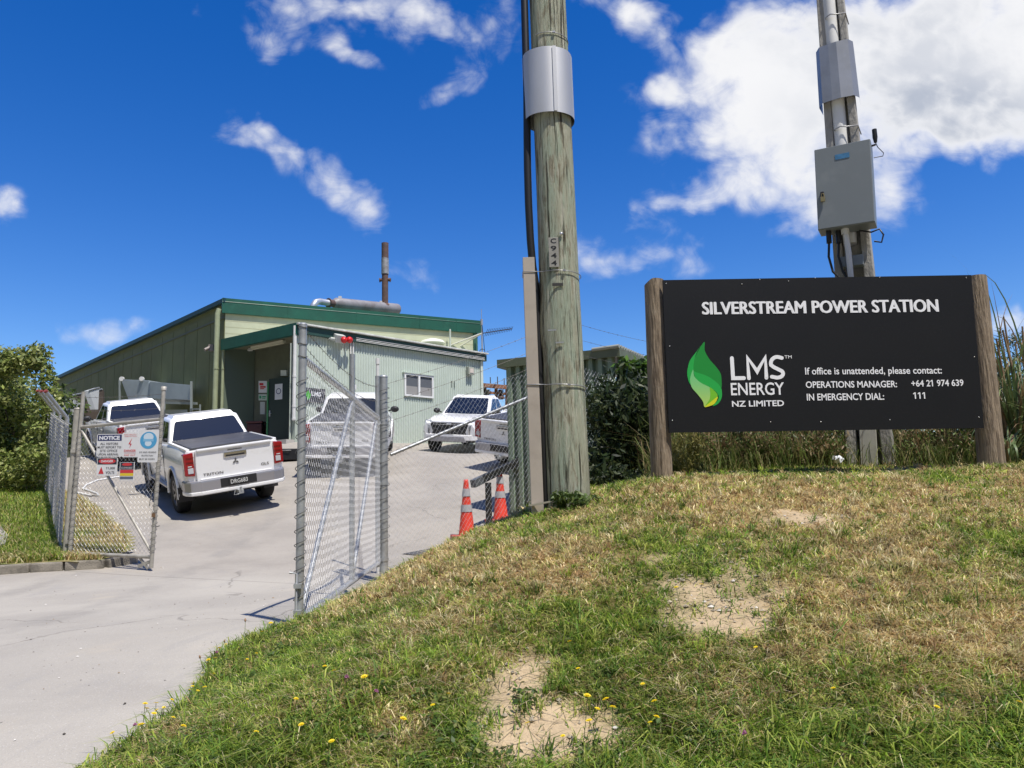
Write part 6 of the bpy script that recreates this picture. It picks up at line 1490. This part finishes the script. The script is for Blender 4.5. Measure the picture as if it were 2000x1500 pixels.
    # wheels
    for y in WY:
        for sx in (-1, 1):
            Mw = Matrix.Translation((sx * .80, y, WR)) @ Matrix.Rotation(R_(90 * sx), 4, 'Y')
            mb = MB(); mb.lathe([(.25, -.11), (.34, -.125), (.375, -.10), (WR, -.06), (WR, .06), (.375, .10), (.34, .125), (.25, .11)], 30, Mw, cap=False); w = mb.build('wheel', tyre_m, root, world=False)
            mb = MB(); mb.lathe([(.255, .105), (.24, .08), (.235, -.05), (.0, -.05)], 30, Mw, mi=1, cap=False); mb.lathe([(.0, .09), (.06, .088), (.07, .06)], 14, Mw, cap=False)
            for k in range(6):
                a = k * math.pi / 3
                for da in (-.14, .14):
                    p = lambda r, an, z: Mw @ Vector((r * math.cos(an), r * math.sin(an), z)); mb.bar(p(.05, a, .075), p(.25, a + da, .085), .035, .03, up=tuple((Mw.to_3x3() @ Vector((0, 0, 1)))))
            mb.lathe([(.258, .108), (.235, .10), (.232, .08)], 30, Mw, cap=False); mb.build('rim', [rim_m, trim], w, world=False)
    # tub
    mb = MB(); mb.box((0, -1.66, 1.315), (1.50, 1.72, .035)); tn = mb.build('tonneau_cover', cover_m, root, world=False, bevel=.02)
    mb = MB()
    for sx in (-1, 1): mb.bar((sx * .80, -2.5, 1.30), (sx * .80, -.84, 1.30), .075, .04)
    mb.build('tub_rail', paint, root, world=False, bevel=.015)
    tail = MB(); tail.prism([(-.70, .66), (.70, .66), (.715, .95), (.70, 1.285), (.66, 1.31), (-.66, 1.31), (-.70, 1.285), (-.715, .95)], (0, -2.60, 0), (1, 0, 0), (0, 0, 1), 0, .045); tg_ = tail.build('tailgate', paint, root, world=False, bevel=.018)
    mb = MB(); mb.box((0, -2.645, 1.285), (1.36, .06, .05)); mb.build('tailgate_lip', paint, tg_, world=False, bevel=.018)
    mb = MB(); mb.box((0, -2.652, .745), (1.30, .02, .02)); mb.build('crease', paint, tg_, world=False, bevel=.008)
    mb = MB(); mb.box((0, -2.652, 1.14), (.42, .02, .095)); hd_ = mb.build('handle', chrome, tg_, world=False, bevel=.02)
    mb = MB(); mb.box((0, -2.664, 1.122), (.34, .008, .03)); mb.box((0, -2.652, 1.225), (.26, .008, .012)); mb.build('handle_recess', trim, hd_, world=False)
    mb = MB()                                         # three-lozenge emblem
    for a in (90, 210, 330):
        ca, sa = math.cos(R_(a)), math.sin(R_(a)); pts = [(0, 0), (.5, .29), (1, 0), (.5, -.29)]
        mb.prism([((x * ca - y * sa) * .062, (x * sa + y * ca) * .062 + 1.0) for x, y in pts][::-1], (0, -2.65, 0), (-1, 0, 0), (0, 0, 1), .0, .008) if False else mb.prism([((x * ca - y * sa) * .062, (x * sa + y * ca) * .062 + 1.0) for x, y in pts], (0, -2.646, 0), (1, 0, 0), (0, 0, 1), .0, .010)
    em = mat('emblem_grey', (.20, .20, .21), .3, .7)
    mb.build('emblem', em, tg_, world=False)
    mb = MB(); put_text(mb, 'TRITON', (-.60, -2.648, .80), (1, 0, 0), (0, 0, 1), .36, .05, .02, d=.003); mb.build('lettering', em, tg_, world=False)
    mb = MB(); put_text(mb, 'GLS', (.46, -2.648, .84), (1, 0, 0), (0, 0, 1), .15, .05, .02, d=.003); mb.build('lettering', em, tg_, world=False)
    for sx in (-1, 1):
        mb = MB(); mb.prism([(.725, .82), (.90, .84), (.905, 1.24), (.73, 1.26)] if sx > 0 else [(-.905, .84), (-.73, .82), (-.735, 1.26), (-.91, 1.24)][::1], (0, -2.50, 0), (1, 0, 0), (0, 0, 1), -.02, .135); tl_ = mb.build('tail_light', lamp_r, root, world=False, bevel=.02)
        mb = MB(); mb.box((sx * .80, -2.637, .93), (.095, .012, .10)); mb.box((sx * .81, -2.637, 1.01), (.07, .01, .02)); mb.build('reversing_lamp', lamp_c, tl_, world=False, bevel=.004)
        mb = MB(); mb.box((sx * .80, -2.638, 1.09), (.13, .01, .012)); mb.box((sx * .80, -2.638, 1.17), (.13, .01, .012)); mb.build('lamp_bar', mat('tail_lamp_dark', (.2, .004, .008), .2), tl_, world=False)
    bmp = [(-.93, -2.36), (-.915, -2.55), (-.84, -2.70), (-.66, -2.755), (.66, -2.755), (.84, -2.70), (.915, -2.55), (.93, -2.36), (.86, -2.36), (.80, -2.52), (-.80, -2.52), (-.86, -2.36)]
    mb = MB(); mb.prism(bmp, (0, 0, 0), (1, 0, 0), (0, 1, 0), .50, .735); rb_ = mb.build('rear_bumper', bump_m, root, world=False, bevel=.03)
    mb = MB(); mb.prism([(x * 1.005, y - .008) for x, y in bmp], (0, 0, 0), (1, 0, 0), (0, 1, 0), .47, .545); mb.build('bumper_lower', paint, rb_, world=False, bevel=.02)
    mb = MB(); mb.box((0, -2.752, .645), (.66, .02, .165)); mb.build('plate_recess', trim, rb_, world=False, bevel=.01)
    mb = MB(); mb.box((0, -2.768, .645), (.37, .012, .125)); np_ = mb.build('number_plate', plate_k, rb_, world=False, bevel=.004)
    mb = MB(); put_text(mb, 'DRG683', (-.155, -2.776, .605), (1, 0, 0), (0, 0, 1), .31, .08, .015, d=.002); mb.build('lettering', plate_w, np_, world=False)
    mb = MB(); mb.box((0, -2.70, .44), (.09, .3, .07)); mb.tube([(0, -2.84, .46), (0, -2.84, .53)], [.02, .025], 10); mb.tube([(-.10, -2.80, .47), (-.13, -2.83, .40), (-.05, -2.84, .40), (-.02, -2.82, .46)], .010, 6); mb.build('tow_bar', galv, root, world=False)
    for sx in (-1, 1):
        mb = MB(); mb.box((sx * .80, WY[0] - .50, .42), (.28, .02, .28)); mb.build('mud_flap', trim, root, world=False)
    # underside
    mb = MB(); mb.box((0, 0, .42), (1.3, 4.4, .14)); mb.tube([(-.7, WY[0], .40), (.7, WY[0], .40)], .07, 8); mb.tube([(-.7, WY[1], .40), (.7, WY[1], .40)], .06, 8); mb.build('chassis', trim, root, world=False)
    # front
    mb = MB(); mb.prism([(-.60, .56), (.60, .56), (.52, .70), (.60, .90), (.56, .99), (-.56, .99), (-.60, .90), (-.52, .70)], (0, 2.575, 0), (-1, 0, 0), (0, 0, 1), 0, .045); gr = mb.build('grille', trim, root, world=False, bevel=.01)
    mb = MB()
    for z, w_, h_ in ((.975, 1.12, .035), (.915, 1.02, .02)): mb.box((0, 2.63, z), (w_, .03, h_))
    mb.box((0, 2.635, .945), (.16, .03, .08)); mb.build('grille_bar', chrome, gr, world=False, bevel=.008)
    for sx in (-1, 1):
        mb = MB(); mb.add([(sx * x, y, z) for x, y, z in ((.60, 2.60, .92), (.86, 2.44, .95), (.88, 2.32, 1.035), (.60, 2.56, 1.01), (.55, 2.50, .90), (.80, 2.36, .93), (.82, 2.28, 1.02), (.55, 2.46, 1.0))], [(0, 1, 2, 3), (7, 6, 5, 4), (0, 4, 5, 1), (1, 5, 6, 2), (2, 6, 7, 3), (3, 7, 4, 0)] if sx > 0 else [(3, 2, 1, 0), (4, 5, 6, 7), (1, 5, 4, 0), (2, 6, 5, 1), (3, 7, 6, 2), (0, 4, 7, 3)]); mb.build('headlight', mat('headlamp', (.22, .25, .30), .08, coat=.9), root, world=False, bevel=.01)
        mb = MB(); mb.add([(sx * x, y, z) for x, y, z in ((.60, 2.635, .60), (.66, 2.625, .60), (.70, 2.60, .90), (.62, 2.635, .88), (.60, 2.55, .60), (.66, 2.55, .60), (.70, 2.5, .90), (.62, 2.55, .88))], [(0, 1, 2, 3), (7, 6, 5, 4), (0, 4, 5, 1), (1, 5, 6, 2), (2, 6, 7, 3), (3, 7, 4, 0)] if sx > 0 else [(3, 2, 1, 0), (4, 5, 6, 7), (1, 5, 4, 0), (2, 6, 5, 1), (3, 7, 6, 2), (0, 4, 7, 3)]); mb.build('front_blade', chrome, root, world=False)
        mb = MB(); mb.box((sx * .80, 2.53, .74), (.11, .05, .2), Matrix.Rotation(R_(-28 * sx), 3, 'Z')); mb.build('fog_light', trim, root, world=False, bevel=.015)
    fb = [(-.92, 2.10), (-.90, 2.42), (-.74, 2.62), (-.4, 2.70), (.4, 2.70), (.74, 2.62), (.90, 2.42), (.92, 2.10), (.84, 2.10), (.70, 2.4), (-.70, 2.4), (-.84, 2.10)]
    mb = MB(); mb.prism(fb[::-1], (0, 0, 0), (1, 0, 0), (0, 1, 0), .44, .62); fbo = mb.build('front_bumper', paint, root, world=False, bevel=.03)
    mb = MB(); mb.prism([(-.58, .40), (.58, .40), (.50, .56), (-.50, .56)], (0, 2.66, 0), (-1, 0, 0), (0, 0, 1), 0, .06); mb.build('skid_plate', bump_m, fbo, world=False, bevel=.01)
    mb = MB(); mb.box((0, 2.70, .70), (.37, .012, .125)); mb.build('number_plate', plate_k, fbo, world=False, bevel=.004)
    return root
def copy_tree(o, parent=None, skip=()):
    c = o.copy(); COL.objects.link(c); c.parent = parent
    for ch in o.children:
        if ch.name.split('.')[0] in skip: continue
        copy_tree(ch, c, skip)
    return c
def seat(o, x0, y0, heading):
    """stand a ute on the sloping yard, all four wheels on the ground"""
    h = R_(heading); fw = Vector((math.sin(h), math.cos(h), 0)); rt = Vector((fw.y, -fw.x, 0)); c = Vector((x0, y0, 0))
    W = {}
    for y in WY:
        for x in (-.8, .8):
            q = c + rt * x + fw * y; W[(x > 0, y > 0)] = hd(q.x, q.y)
    zf = (W[(0, 1)] + W[(1, 1)]) / 2; zr_ = (W[(0, 0)] + W[(1, 0)]) / 2; zl = (W[(0, 0)] + W[(0, 1)]) / 2; zrt = (W[(1, 0)] + W[(1, 1)]) / 2
    f3 = (fw * (WY[1] - WY[0]) + Vector((0, 0, zf - zr_))).normalized(); r3 = (rt * 1.6 + Vector((0, 0, zrt - zl))).normalized(); u3_ = r3.cross(f3).normalized(); r3 = f3.cross(u3_)
    zc = zr_ + (zf - zr_) * (0 - WY[0]) / (WY[1] - WY[0])
    Mx = Matrix((r3, f3, u3_)).transposed().to_4x4(); Mx.translation = Vector((c.x, c.y, zc)); o.matrix_world = Mx
G_ = 'white utes parked in the yard'
u1 = make_ute(); tag(u1, 'white double-cab ute nearest the narrow gate, rear plate DRG683', 'ute', G_)
seat(u1, -6.688, 16.637, -35.0)
u2 = copy_tree(u1, None, ()); tag(u2, 'white double-cab ute furthest left, half hidden behind the notices', 'ute', G_); seat(u2, -11.69, 23.40, -39.4)
u3_ = copy_tree(u1); tag(u3_, 'white double-cab ute seen from behind through the wide gate leaf', 'ute', G_); seat(u3_, -4.305, 20.49, -5.7)
u4 = copy_tree(u1); tag(u4, 'white double-cab ute facing the camera beside the office wall', 'ute', G_); seat(u4, -1.325, 25.55, 194.8)
u5 = copy_tree(u1); tag(u5, 'white ute cut off by the ribbed shed, only its tail showing', 'ute', G_); seat(u5, 1.285, 20.79, 36.7)
for u in (u2, u3_, u4, u5):
    for ch in list(u.children_recursive):
        if ch.parent and ch.name.startswith('lettering') and ch.parent.name.startswith('number_plate'): bpy.data.objects.remove(ch)
# ------------------------------------------------------------------ trees, shrubs, reeds
bark = mat('bark', (.10, .08, .06), .9, var=.4, vscale=8, stretch=(6, 6, 1), bump=.6, bscale=10)
def woody(name, base, top, r, m, parent, limbs, seed):
    rd = random.Random(seed); mb = MB(); base, top = Vector(base), Vector(top)
    mid = base.lerp(top, .5) + Vector((rd.uniform(-.1, .1), rd.uniform(-.1, .1), 0)); mb.tube([base, mid, top], [r, r * .75, r * .4], 8)
    o = mb.build(name, m, parent)
    for e in limbs:
        b = MB(); s = base.lerp(top, rd.uniform(.35, .9)); e = Vector(e); b.tube([s, s.lerp(e, .5) + Vector((0, 0, .08)), e], [r * .4, r * .25, r * .1], 6); b.build('limb', m, o)
    return o
def shrub(name, label, cat, base, clumps, n, size, cols, seed, group=None, up=.3, hang=0.0, asp=.5, tr=.05):
    base = Vector(base); o = empty(name, base, label, cat, group)
    woody('trunk', base - Vector((0, 0, .1)), Vector(clumps[0][0]), tr, bark, o, [Vector(c) for c, _ in clumps[1:8]], seed)
    leaf_mass('crown', clumps, n, size, cols, leaf_m, o, up, hang, asp)
    return o
def cl(px, py, Y, rx, rz=None, ry=None): return (tuple(at(px, py, Y)), (rx, ry or rx, rz or rx))
oli = [(.19, .25, .05), (.30, .35, .09), (.11, .16, .035), (.42, .45, .18), (.21, .23, .065)]
gre = [(.07, .12, .025), (.11, .17, .04), (.045, .08, .02), (.16, .21, .06)]
shade_drk = [(.022, .04, .012), (.036, .06, .018), (.013, .026, .008), (.07, .09, .03)]  # near-black leaf tones, the thicket's shade put into them
b = at(30, 930, 17.5); b.z = hd(b.x, b.y)
rd = random.Random(4); C = [cl(25, 800, 17.2, .9, .8)]
for k in range(26): C.append(cl(rd.uniform(-90, 78), rd.uniform(720, 915), rd.uniform(15.6, 18.6), rd.uniform(.28, .55), rd.uniform(.25, .45)))
for px, py, r in ((75, 690, .28), (80, 712, .26), (60, 705, .35), (30, 708, .4), (0, 712, .42), (-25, 705, .5), (88, 735, .28), (92, 765, .3), (94, 795, .28), (74, 680, .14), (40, 695, .2), (85, 830, .35), (78, 870, .4)): C.append(cl(px, py, 16.2, r, r * .9))
for k in range(16): C.append(cl(rd.uniform(-60, 80), rd.uniform(880, 935), rd.uniform(15.6, 17.2), rd.uniform(.3, .5), rd.uniform(.25, .4)))
shrub('broadleaf_bush', 'tall dense olive-green bush behind the cranked boundary fence', 'bush', b, C, 30000, .056, oli, 1, up=.5, tr=.09)
b = at(-60, 930, 20); b.z = hd(b.x, b.y)
C = [cl(-60, 800, 20, 1.2)] + [cl(rd.uniform(-160, 20), rd.uniform(720, 900), rd.uniform(19, 21), rd.uniform(.5, .8)) for k in range(12)]
shrub('broadleaf_bush', 'yellower bush at the left edge beside the taller olive one', 'bush', b, C, 9000, .08, [(.18, .23, .05), (.27, .29, .07), (.12, .16, .03), (.32, .26, .08)], 2, up=.5, tr=.09)
for bx, by, sd_, lab in ((-17.5, 25.0, 21, 'dark bush added behind the olive bush to darken window reflections, largely hidden'), (-22.5, 31.0, 22, 'far dark bush added past the boundary fence to darken window reflections, largely hidden')):  # hidden bushes added so the ute side windows reflect something dark
    gz_ = hd(bx, by); C = [((bx, by, gz_ + 1.4), (1.2, 1.2, 1.1))] + [((bx + rd.uniform(-1.9, 1.9), by + rd.uniform(-1.9, 1.9), gz_ + rd.uniform(.3, 2.5)), (rd.uniform(.5, .9),) * 3) for k in range(16)]
    shrub('broadleaf_bush', lab, 'bush', (bx, by, gz_), C, 9000, .10, gre, sd_, up=.4, tr=.09)
# dark thicket between the power pole and the sign
def gz(px, Y, py=930): p = at(px, py, Y); return Vector((p.x, p.y, hb(p.x, p.y)))
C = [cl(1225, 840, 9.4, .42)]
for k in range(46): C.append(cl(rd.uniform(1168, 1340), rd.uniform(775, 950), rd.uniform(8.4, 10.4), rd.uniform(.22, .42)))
shrub('dark_thicket', 'dark tangled shrub against the fence between pole and sign', 'shrub', gz(1225, 9.4), C, 30000, .05, shade_drk, 3, up=.1, hang=.25, asp=.3, tr=.04)
C = [cl(1250, 745, 10.2, .3)]
for px, py, r in ((1215, 712, .13), (1230, 722, .16), (1245, 735, .22), (1262, 720, .2), (1275, 730, .26), (1240, 760, .24), (1265, 770, .3), (1225, 780, .2), (1205, 770, .14), (1285, 760, .3), (1300, 740, .3), (1250, 800, .3), (1195, 790, .12)): C.append(cl(px, py, 10.0, r, r * .8))
shrub('climbing_vine', 'bright broad-leaved vine climbing over the corner of the ribbed shed', 'vine', gz(1260, 10.4), C, 3000, .055, [(.07, .14, .022), (.11, .21, .03), (.035, .07, .014), (.025, .05, .012)], 5, up=.3, asp=.62, tr=.03)
C = [cl(1180, 940, 7.9, .1)]
for k in range(9): C.append(cl(rd.uniform(1158, 1280), rd.uniform(925, 955), rd.uniform(7.6, 8.4), .14, .12))
shrub('dark_thicket', 'low dark shrub at ground level beside the power pole', 'shrub', gz(1200, 8, 950), C, 2600, .03, shade_drk, 6, up=.2, asp=.35, tr=.015)
# foot of the pole
C = [cl(rd.uniform(1085, 1175), rd.uniform(962, 985), rd.uniform(5.3, 5.42), .05, .04) for k in range(16)]
o = leaf_mass('weeds', C, 1100, .018, gre, leaf_m, up=.5); tag(o, 'small green weeds round the foot of the power pole', 'weeds', kind='stuff')
# scrub behind the sign, seen beneath it
def tall(n, x0, x1, y0, y1, hmin, hmax, wmin, wmax, cols, lean, name, label, dens=None, bend=.8):
    x = rng.uniform(x0, x1, n); y = rng.uniform(y0, y1, n)
    if dens is not None:
        k = rng.random(n) < dens(x, y); x, y = x[k], y[k]
    n = len(x); c = np.array(cols)[rng.integers(0, len(cols), n)] * rng.uniform(.6, 1.25, (n, 1))
    o = blades(name, np.c_[x, y, Hb(x, y) - .02], rng.uniform(hmin, hmax, n), rng.uniform(wmin, wmax, n), rng.uniform(*lean, n), c, grass_m, bend)
    return tag(o, label, 'undergrowth', kind='stuff')
drygrass = [(.30, .21, .10), (.20, .13, .07), (.40, .32, .16), (.15, .19, .05), (.24, .27, .08), (.13, .18, .04), (.10, .14, .03)]
grnmix = [(.10, .15, .035), (.15, .20, .05), (.20, .21, .07), (.28, .24, .11), (.07, .10, .03)]
tall(3800, 1.35, 4.6, 6.75, 8.4, .30, .85, .005, .012, drygrass, (.15, .9), 'undergrowth', 'tangle of dry brown and green grass behind the sign', lambda x, y: np.clip(.35 + (fbm(x, y, 1.6, 3) - .4) * 2, .1, 1) * np.where((np.abs(x / y - .462) < .045) & (y < 7.1), .06, 1))
tall(5200, 1.3, 4.8, 6.6, 7.6, .12, .42, .005, .010, grnmix, (.2, 1.2), 'undergrowth', 'green grass fringe at the foot of the scrub behind the sign', lambda x, y: np.where((np.abs(x / y - .462) < .04), .25, 1))
C = []
for k in range(150): C.append(cl(rd.uniform(1320, 1960), rd.uniform(760, 925), rd.uniform(7.9, 9.6), rd.uniform(.16, .32), rd.uniform(.14, .28)))
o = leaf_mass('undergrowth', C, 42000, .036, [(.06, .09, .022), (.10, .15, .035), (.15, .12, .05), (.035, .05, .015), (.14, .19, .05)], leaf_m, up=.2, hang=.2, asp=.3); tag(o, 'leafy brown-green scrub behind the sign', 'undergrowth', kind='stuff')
C = []
for k in range(120):
    px = rd.uniform(1330, 1905)
    if 1648 < px < 1762: continue
    C.append(cl(px, rd.uniform(848, 908), rd.uniform(6.75, 7.4), rd.uniform(.06, .15), rd.uniform(.05, .12)))
o = leaf_mass('undergrowth', C, 15000, .022, [(.20, .13, .06), (.28, .20, .10), (.10, .15, .03), (.14, .20, .045), (.06, .09, .02), (.35, .27, .15)], leaf_m, up=.2, hang=.4, asp=.28); tag(o, 'dry bracken-like tangle and low leaves under the sign', 'undergrowth', kind='stuff')
# yellow-green bushy weed at the left sign post
C = [cl(1330 + rd.uniform(-14, 34), rd.uniform(850, 920), rd.uniform(6.4, 6.7), .07, .09) for k in range(16)]
shrub('wispy_weed', 'yellow-green wispy weed just right of the left sign post', 'weed', gz(1340, 6.6), C, 2600, .022, [(.22, .21, .06), (.28, .25, .08), (.14, .16, .04)], 8, up=.2, hang=.6, asp=.16, tr=.008)
q = at(1635, 897, 6.75); o = empty('litter_scrap', q, 'white scrap of litter caught in the scrub under the sign', 'litter')
mb = MB(); mb.add([q + Vector(v) for v in ((-.06, 0, -.03), (.02, -.02, -.035), (.065, .0, .0), (.03, .01, .035), (-.03, .015, .03), (0, -.03, .01))], [(0, 1, 5), (1, 2, 5), (2, 3, 5), (3, 4, 5), (4, 0, 5)]); mb.build('scrap', mat('litter_white', (.7, .74, .8), .5), o)
# reeds to the right of the sign: long arching blades on canes
def arch_blades(name, base, specs, m, parent, col):
    mb = MB(); cs = []
    for (a, L, w, dr, el) in specs:
        d = Vector((math.cos(a), math.sin(a), 0)); side = Vector((-d.y, d.x, 0)); p = Vector(base); ang = el; n = 9; pl = []
        for k in range(n + 1):
            t = k / n; ww = w * (1 - t ** 2.2) * (.6 + .8 * min(1, t * 4)) * .8; pl.append((p.copy(), ww)); step = L / n
            p = p + d * (math.cos(ang) * step) + Vector((0, 0, math.sin(ang) * step)); ang -= dr * (.25 + 1.5 * t) / n
        vs = []
        for q, ww in pl: vs += [q - side * ww, q + side * ww]
        mb.add(vs, [(2 * i, 2 * i + 1, 2 * i + 3, 2 * i + 2) for i in range(n)], 0, True)
    return mb.build(name, m, parent)
reed_g = mat('reed_blue_green', (.10, .16, .07), .45, col2=(.18, .23, .09), vscale=2, trans=.2); reed_d = mat('reed_dry', (.32, .22, .12), .7, col2=(.20, .13, .07), vscale=4, trans=.15)
reed_y = mat('reed_pale_green', (.26, .32, .13), .5, var=.3, trans=.25)
def reed(px, Y, h, ng, nd, seed, label, spread=1.0):
    r_ = random.Random(seed); b = gz(px, Y, 915); o = empty('giant_reed', b, label, 'reed', 'reeds beside the sign')
    for k in range(nd):
        t = b + Vector((r_.uniform(-.12, .12), r_.uniform(-.1, .1), 0)); mb = MB(); e = t + Vector((r_.uniform(-.18, .18), r_.uniform(-.1, .1), h * r_.uniform(.3, .62))); mb.tube([t, t.lerp(e, .5) + Vector((r_.uniform(-.03, .03), 0, 0)), e], [.018, .014, .008], 6); mb.build('cane', reed_d, o)
    for k, (m, cnt) in enumerate(((reed_g, ng * 2), (reed_d, ng // 2), (reed_y, ng))):
        sp_ = []
        for i in range(cnt):
            low = k == 2 or r_.random() < .35
            sp_.append((r_.uniform(0, 6.28), h * (r_.uniform(.4, .65) if low else r_.uniform(.75, 1.12)), r_.uniform(.005, .012), r_.uniform(.9, 4.2) * spread, r_.uniform(1.2, 1.55)))
        arch_blades('leaf_blades', b, sp_, m, o, None)
    return o
reed(1995, 6.9, 2.05, 32, 7, 1, 'tallest reed clump at the right edge with arching blue-green blades')
reed(1958, 7.3, 1.75, 34, 7, 2, 'reed clump just right of the right sign post, brown canes inside')
reed(2040, 7.3, 2.3, 18, 6, 3, 'reed clump beyond the right edge leaning into view')
reed(1975, 6.45, .75, 14, 1, 4, 'low pale reed tuft in front of the taller reeds', 1.4)
reed(2080, 6.6, 1.8, 18, 5, 5, 'outermost reed clump, mostly outside the view')
C = [cl(rd.uniform(1938, 2090), rd.uniform(650, 900), rd.uniform(7.9, 9.0), rd.uniform(.13, .3)) for k in range(34)]
shrub('feathery_shrub', 'grey-green feathery shrub filling in behind the reeds', 'shrub', gz(1990, 8.4), C, 9000, .032, [(.07, .10, .045), (.12, .16, .07), (.04, .06, .025), (.16, .13, .06)], 9, up=.1, hang=.1, asp=.22, tr=.03)
# a seedling stem with feathery sprays against the sky
b = gz(1948, 7.0, 915); t = at(1953, 640, 7.0); o = empty('feathery_sapling', b, 'thin dark sapling with short side sprays right of the sign post', 'sapling')
mb = MB(); mb.tube([b, b.lerp(t, .5), t], [.012, .009, .004], 6); mb.build('stem', bark, o)
mb = MB()
for k in range(60):
    p = b.lerp(t, .55 + .45 * k / 60); a = k * 2.4; d = Vector((math.cos(a), math.sin(a) * .6, .35)); mb.tube([p, p + d * (.05 + .08 * (1 - k / 60))], [.005, .001], 4, cap=False)
mb.build('spray', mat('spray_dark_green', (.045, .07, .04), .6), o)

# ------------------------------------------------------------------ flowers in the long grass
pet_y = mat('petal_yellow', (.85, .66, .01), .5, trans=.2); stem_m = mat('flower_stem', (.14, .19, .05), .6); pet_p = mat('clover_pink', (.42, .17, .30), .6); seedm = mat('seed_head', (.30, .18, .10), .8)
def flower_mesh(kind):
    root = bpy.data.objects.new({'y': 'yellow_flower', 'p': 'clover_flower', 's': 'seed_head'}[kind], None); COL.objects.link(root); root.empty_display_size = .05
    hh = .115 if kind == 'y' else (.07 if kind == 'p' else .20)
    mb = MB(); mb.tube([(0, 0, -.01), (.004, .002, hh * .5), (.01, 0, hh)], .0011, 4); mb.build('stem', stem_m, root, world=False)
    mb = MB(); c = Vector((.01, 0, hh))
    if kind == 'y':
        for ring, (r, z, nn) in enumerate(((.0125, .001, 11), (.008, .003, 8))):
            for k in range(nn):
                a = 2 * math.pi * k / nn + ring; d = Vector((math.cos(a), math.sin(a), 0)); s = Vector((-d.y, d.x, 0)); mb.add([c + Vector((0, 0, z)), c + d * r * .6 + s * .0026 + Vector((0, 0, z + .002)), c + d * r + Vector((0, 0, z + .001)), c + d * r * .6 - s * .0026 + Vector((0, 0, z + .002))], [(0, 1, 2, 3)])
        mb.build('petals', pet_y, root, world=False)
    elif kind == 'p':
        for k in range(40):
            a = random.uniform(0, 6.28); e = random.uniform(-.3, 1.5); d = Vector((math.cos(a) * math.cos(e), math.sin(a) * math.cos(e), math.sin(e))); mb.tube([c, c + d * .010], [.0022, .001], 4, cap=False)
        mb.build('petals', pet_p, root, world=False)
    else:
        mb.lathe([(.001, 0), (.0045, .004), (.005, .012), (.003, .02), (.0, .023)], 8, Matrix.Translation(c)); mb.build('head', seedm, root, world=False)
    return root
protos = {k: flower_mesh(k) for k in 'yps'}
spots = [('y', *q) for q in ((630, 1350), (655, 1354), (718, 1385), (724, 1368), (848, 1410), (868, 1405), (570, 1412), (485, 1482), (335, 1480), (285, 1435), (320, 1420), (175, 1475), (180, 1468), (218, 1440), (230, 1432), (255, 1420), (345, 1345), (340, 1355), (357, 1340), (398, 1312), (430, 1303), (495, 1294), (475, 1310), (515, 1244), (532, 1257), (440, 1276), (1140, 1330), (1130, 1305), (1215, 1425), (1170, 1450), (1280, 1455), (1258, 1475), (1195, 1478), (1050, 1475), (1140, 1438), (1262, 1380), (1335, 1195), (1375, 1180), (1810, 1420), (1990, 1437), (1640, 1380), (605, 1480), (660, 1495), (765, 1480), (290, 1490), (140, 1490), (240, 1470), (318, 1410), (317, 1390), (395, 1370), (402, 1345), (290, 1375), (1300, 1430), (1160, 1420), (1105, 1490), (1490, 1290), (150, 1480), (205, 1455))] + \
        [('p', 265, 1440), ('p', 676, 1353), ('p', 350, 1320), ('p', 1455, 1495), ('p', 720, 1380)] + [('s', 78, 1412), ('s', 160, 1375), ('s', 292, 1340), ('s', 390, 1262), ('s', 478, 1225), ('s', 600, 1330)]
LB = {'y': ('yellow dandelion-like flower on a thin stem in the bank grass', 'flower', 'yellow flowers in the bank grass'), 'p': ('pink clover head low in the bank grass', 'flower', 'pink clover in the bank grass'), 's': ('brown seed head on a tall thin stalk at the bank edge', 'seed head', 'brown seed heads at the bank edge')}
usedp = set()
for k, px, py in spots:
    p = bank_hit(px, py + (18 if k == 'y' else 12 if k == 'p' else 60))
    if p is None: continue
    for t in range(12):
        if hb(p.x, p.y) < hd(p.x, p.y) + .01: p.x += .04
    if hb(p.x, p.y) < hd(p.x, p.y): continue
    o = protos[k] if k not in usedp else copy_tree(protos[k]); usedp.add(k)
    p.z = max(hb(p.x, p.y), hd(p.x, p.y)); o.location = p; s = random.uniform(.7, 1.1); o.scale = (s, s, s * random.uniform(.8, 1.3)); o.rotation_euler = (random.uniform(-.3, .3), random.uniform(-.3, .3), random.uniform(0, 6.28))
    tag(o, *LB[k])
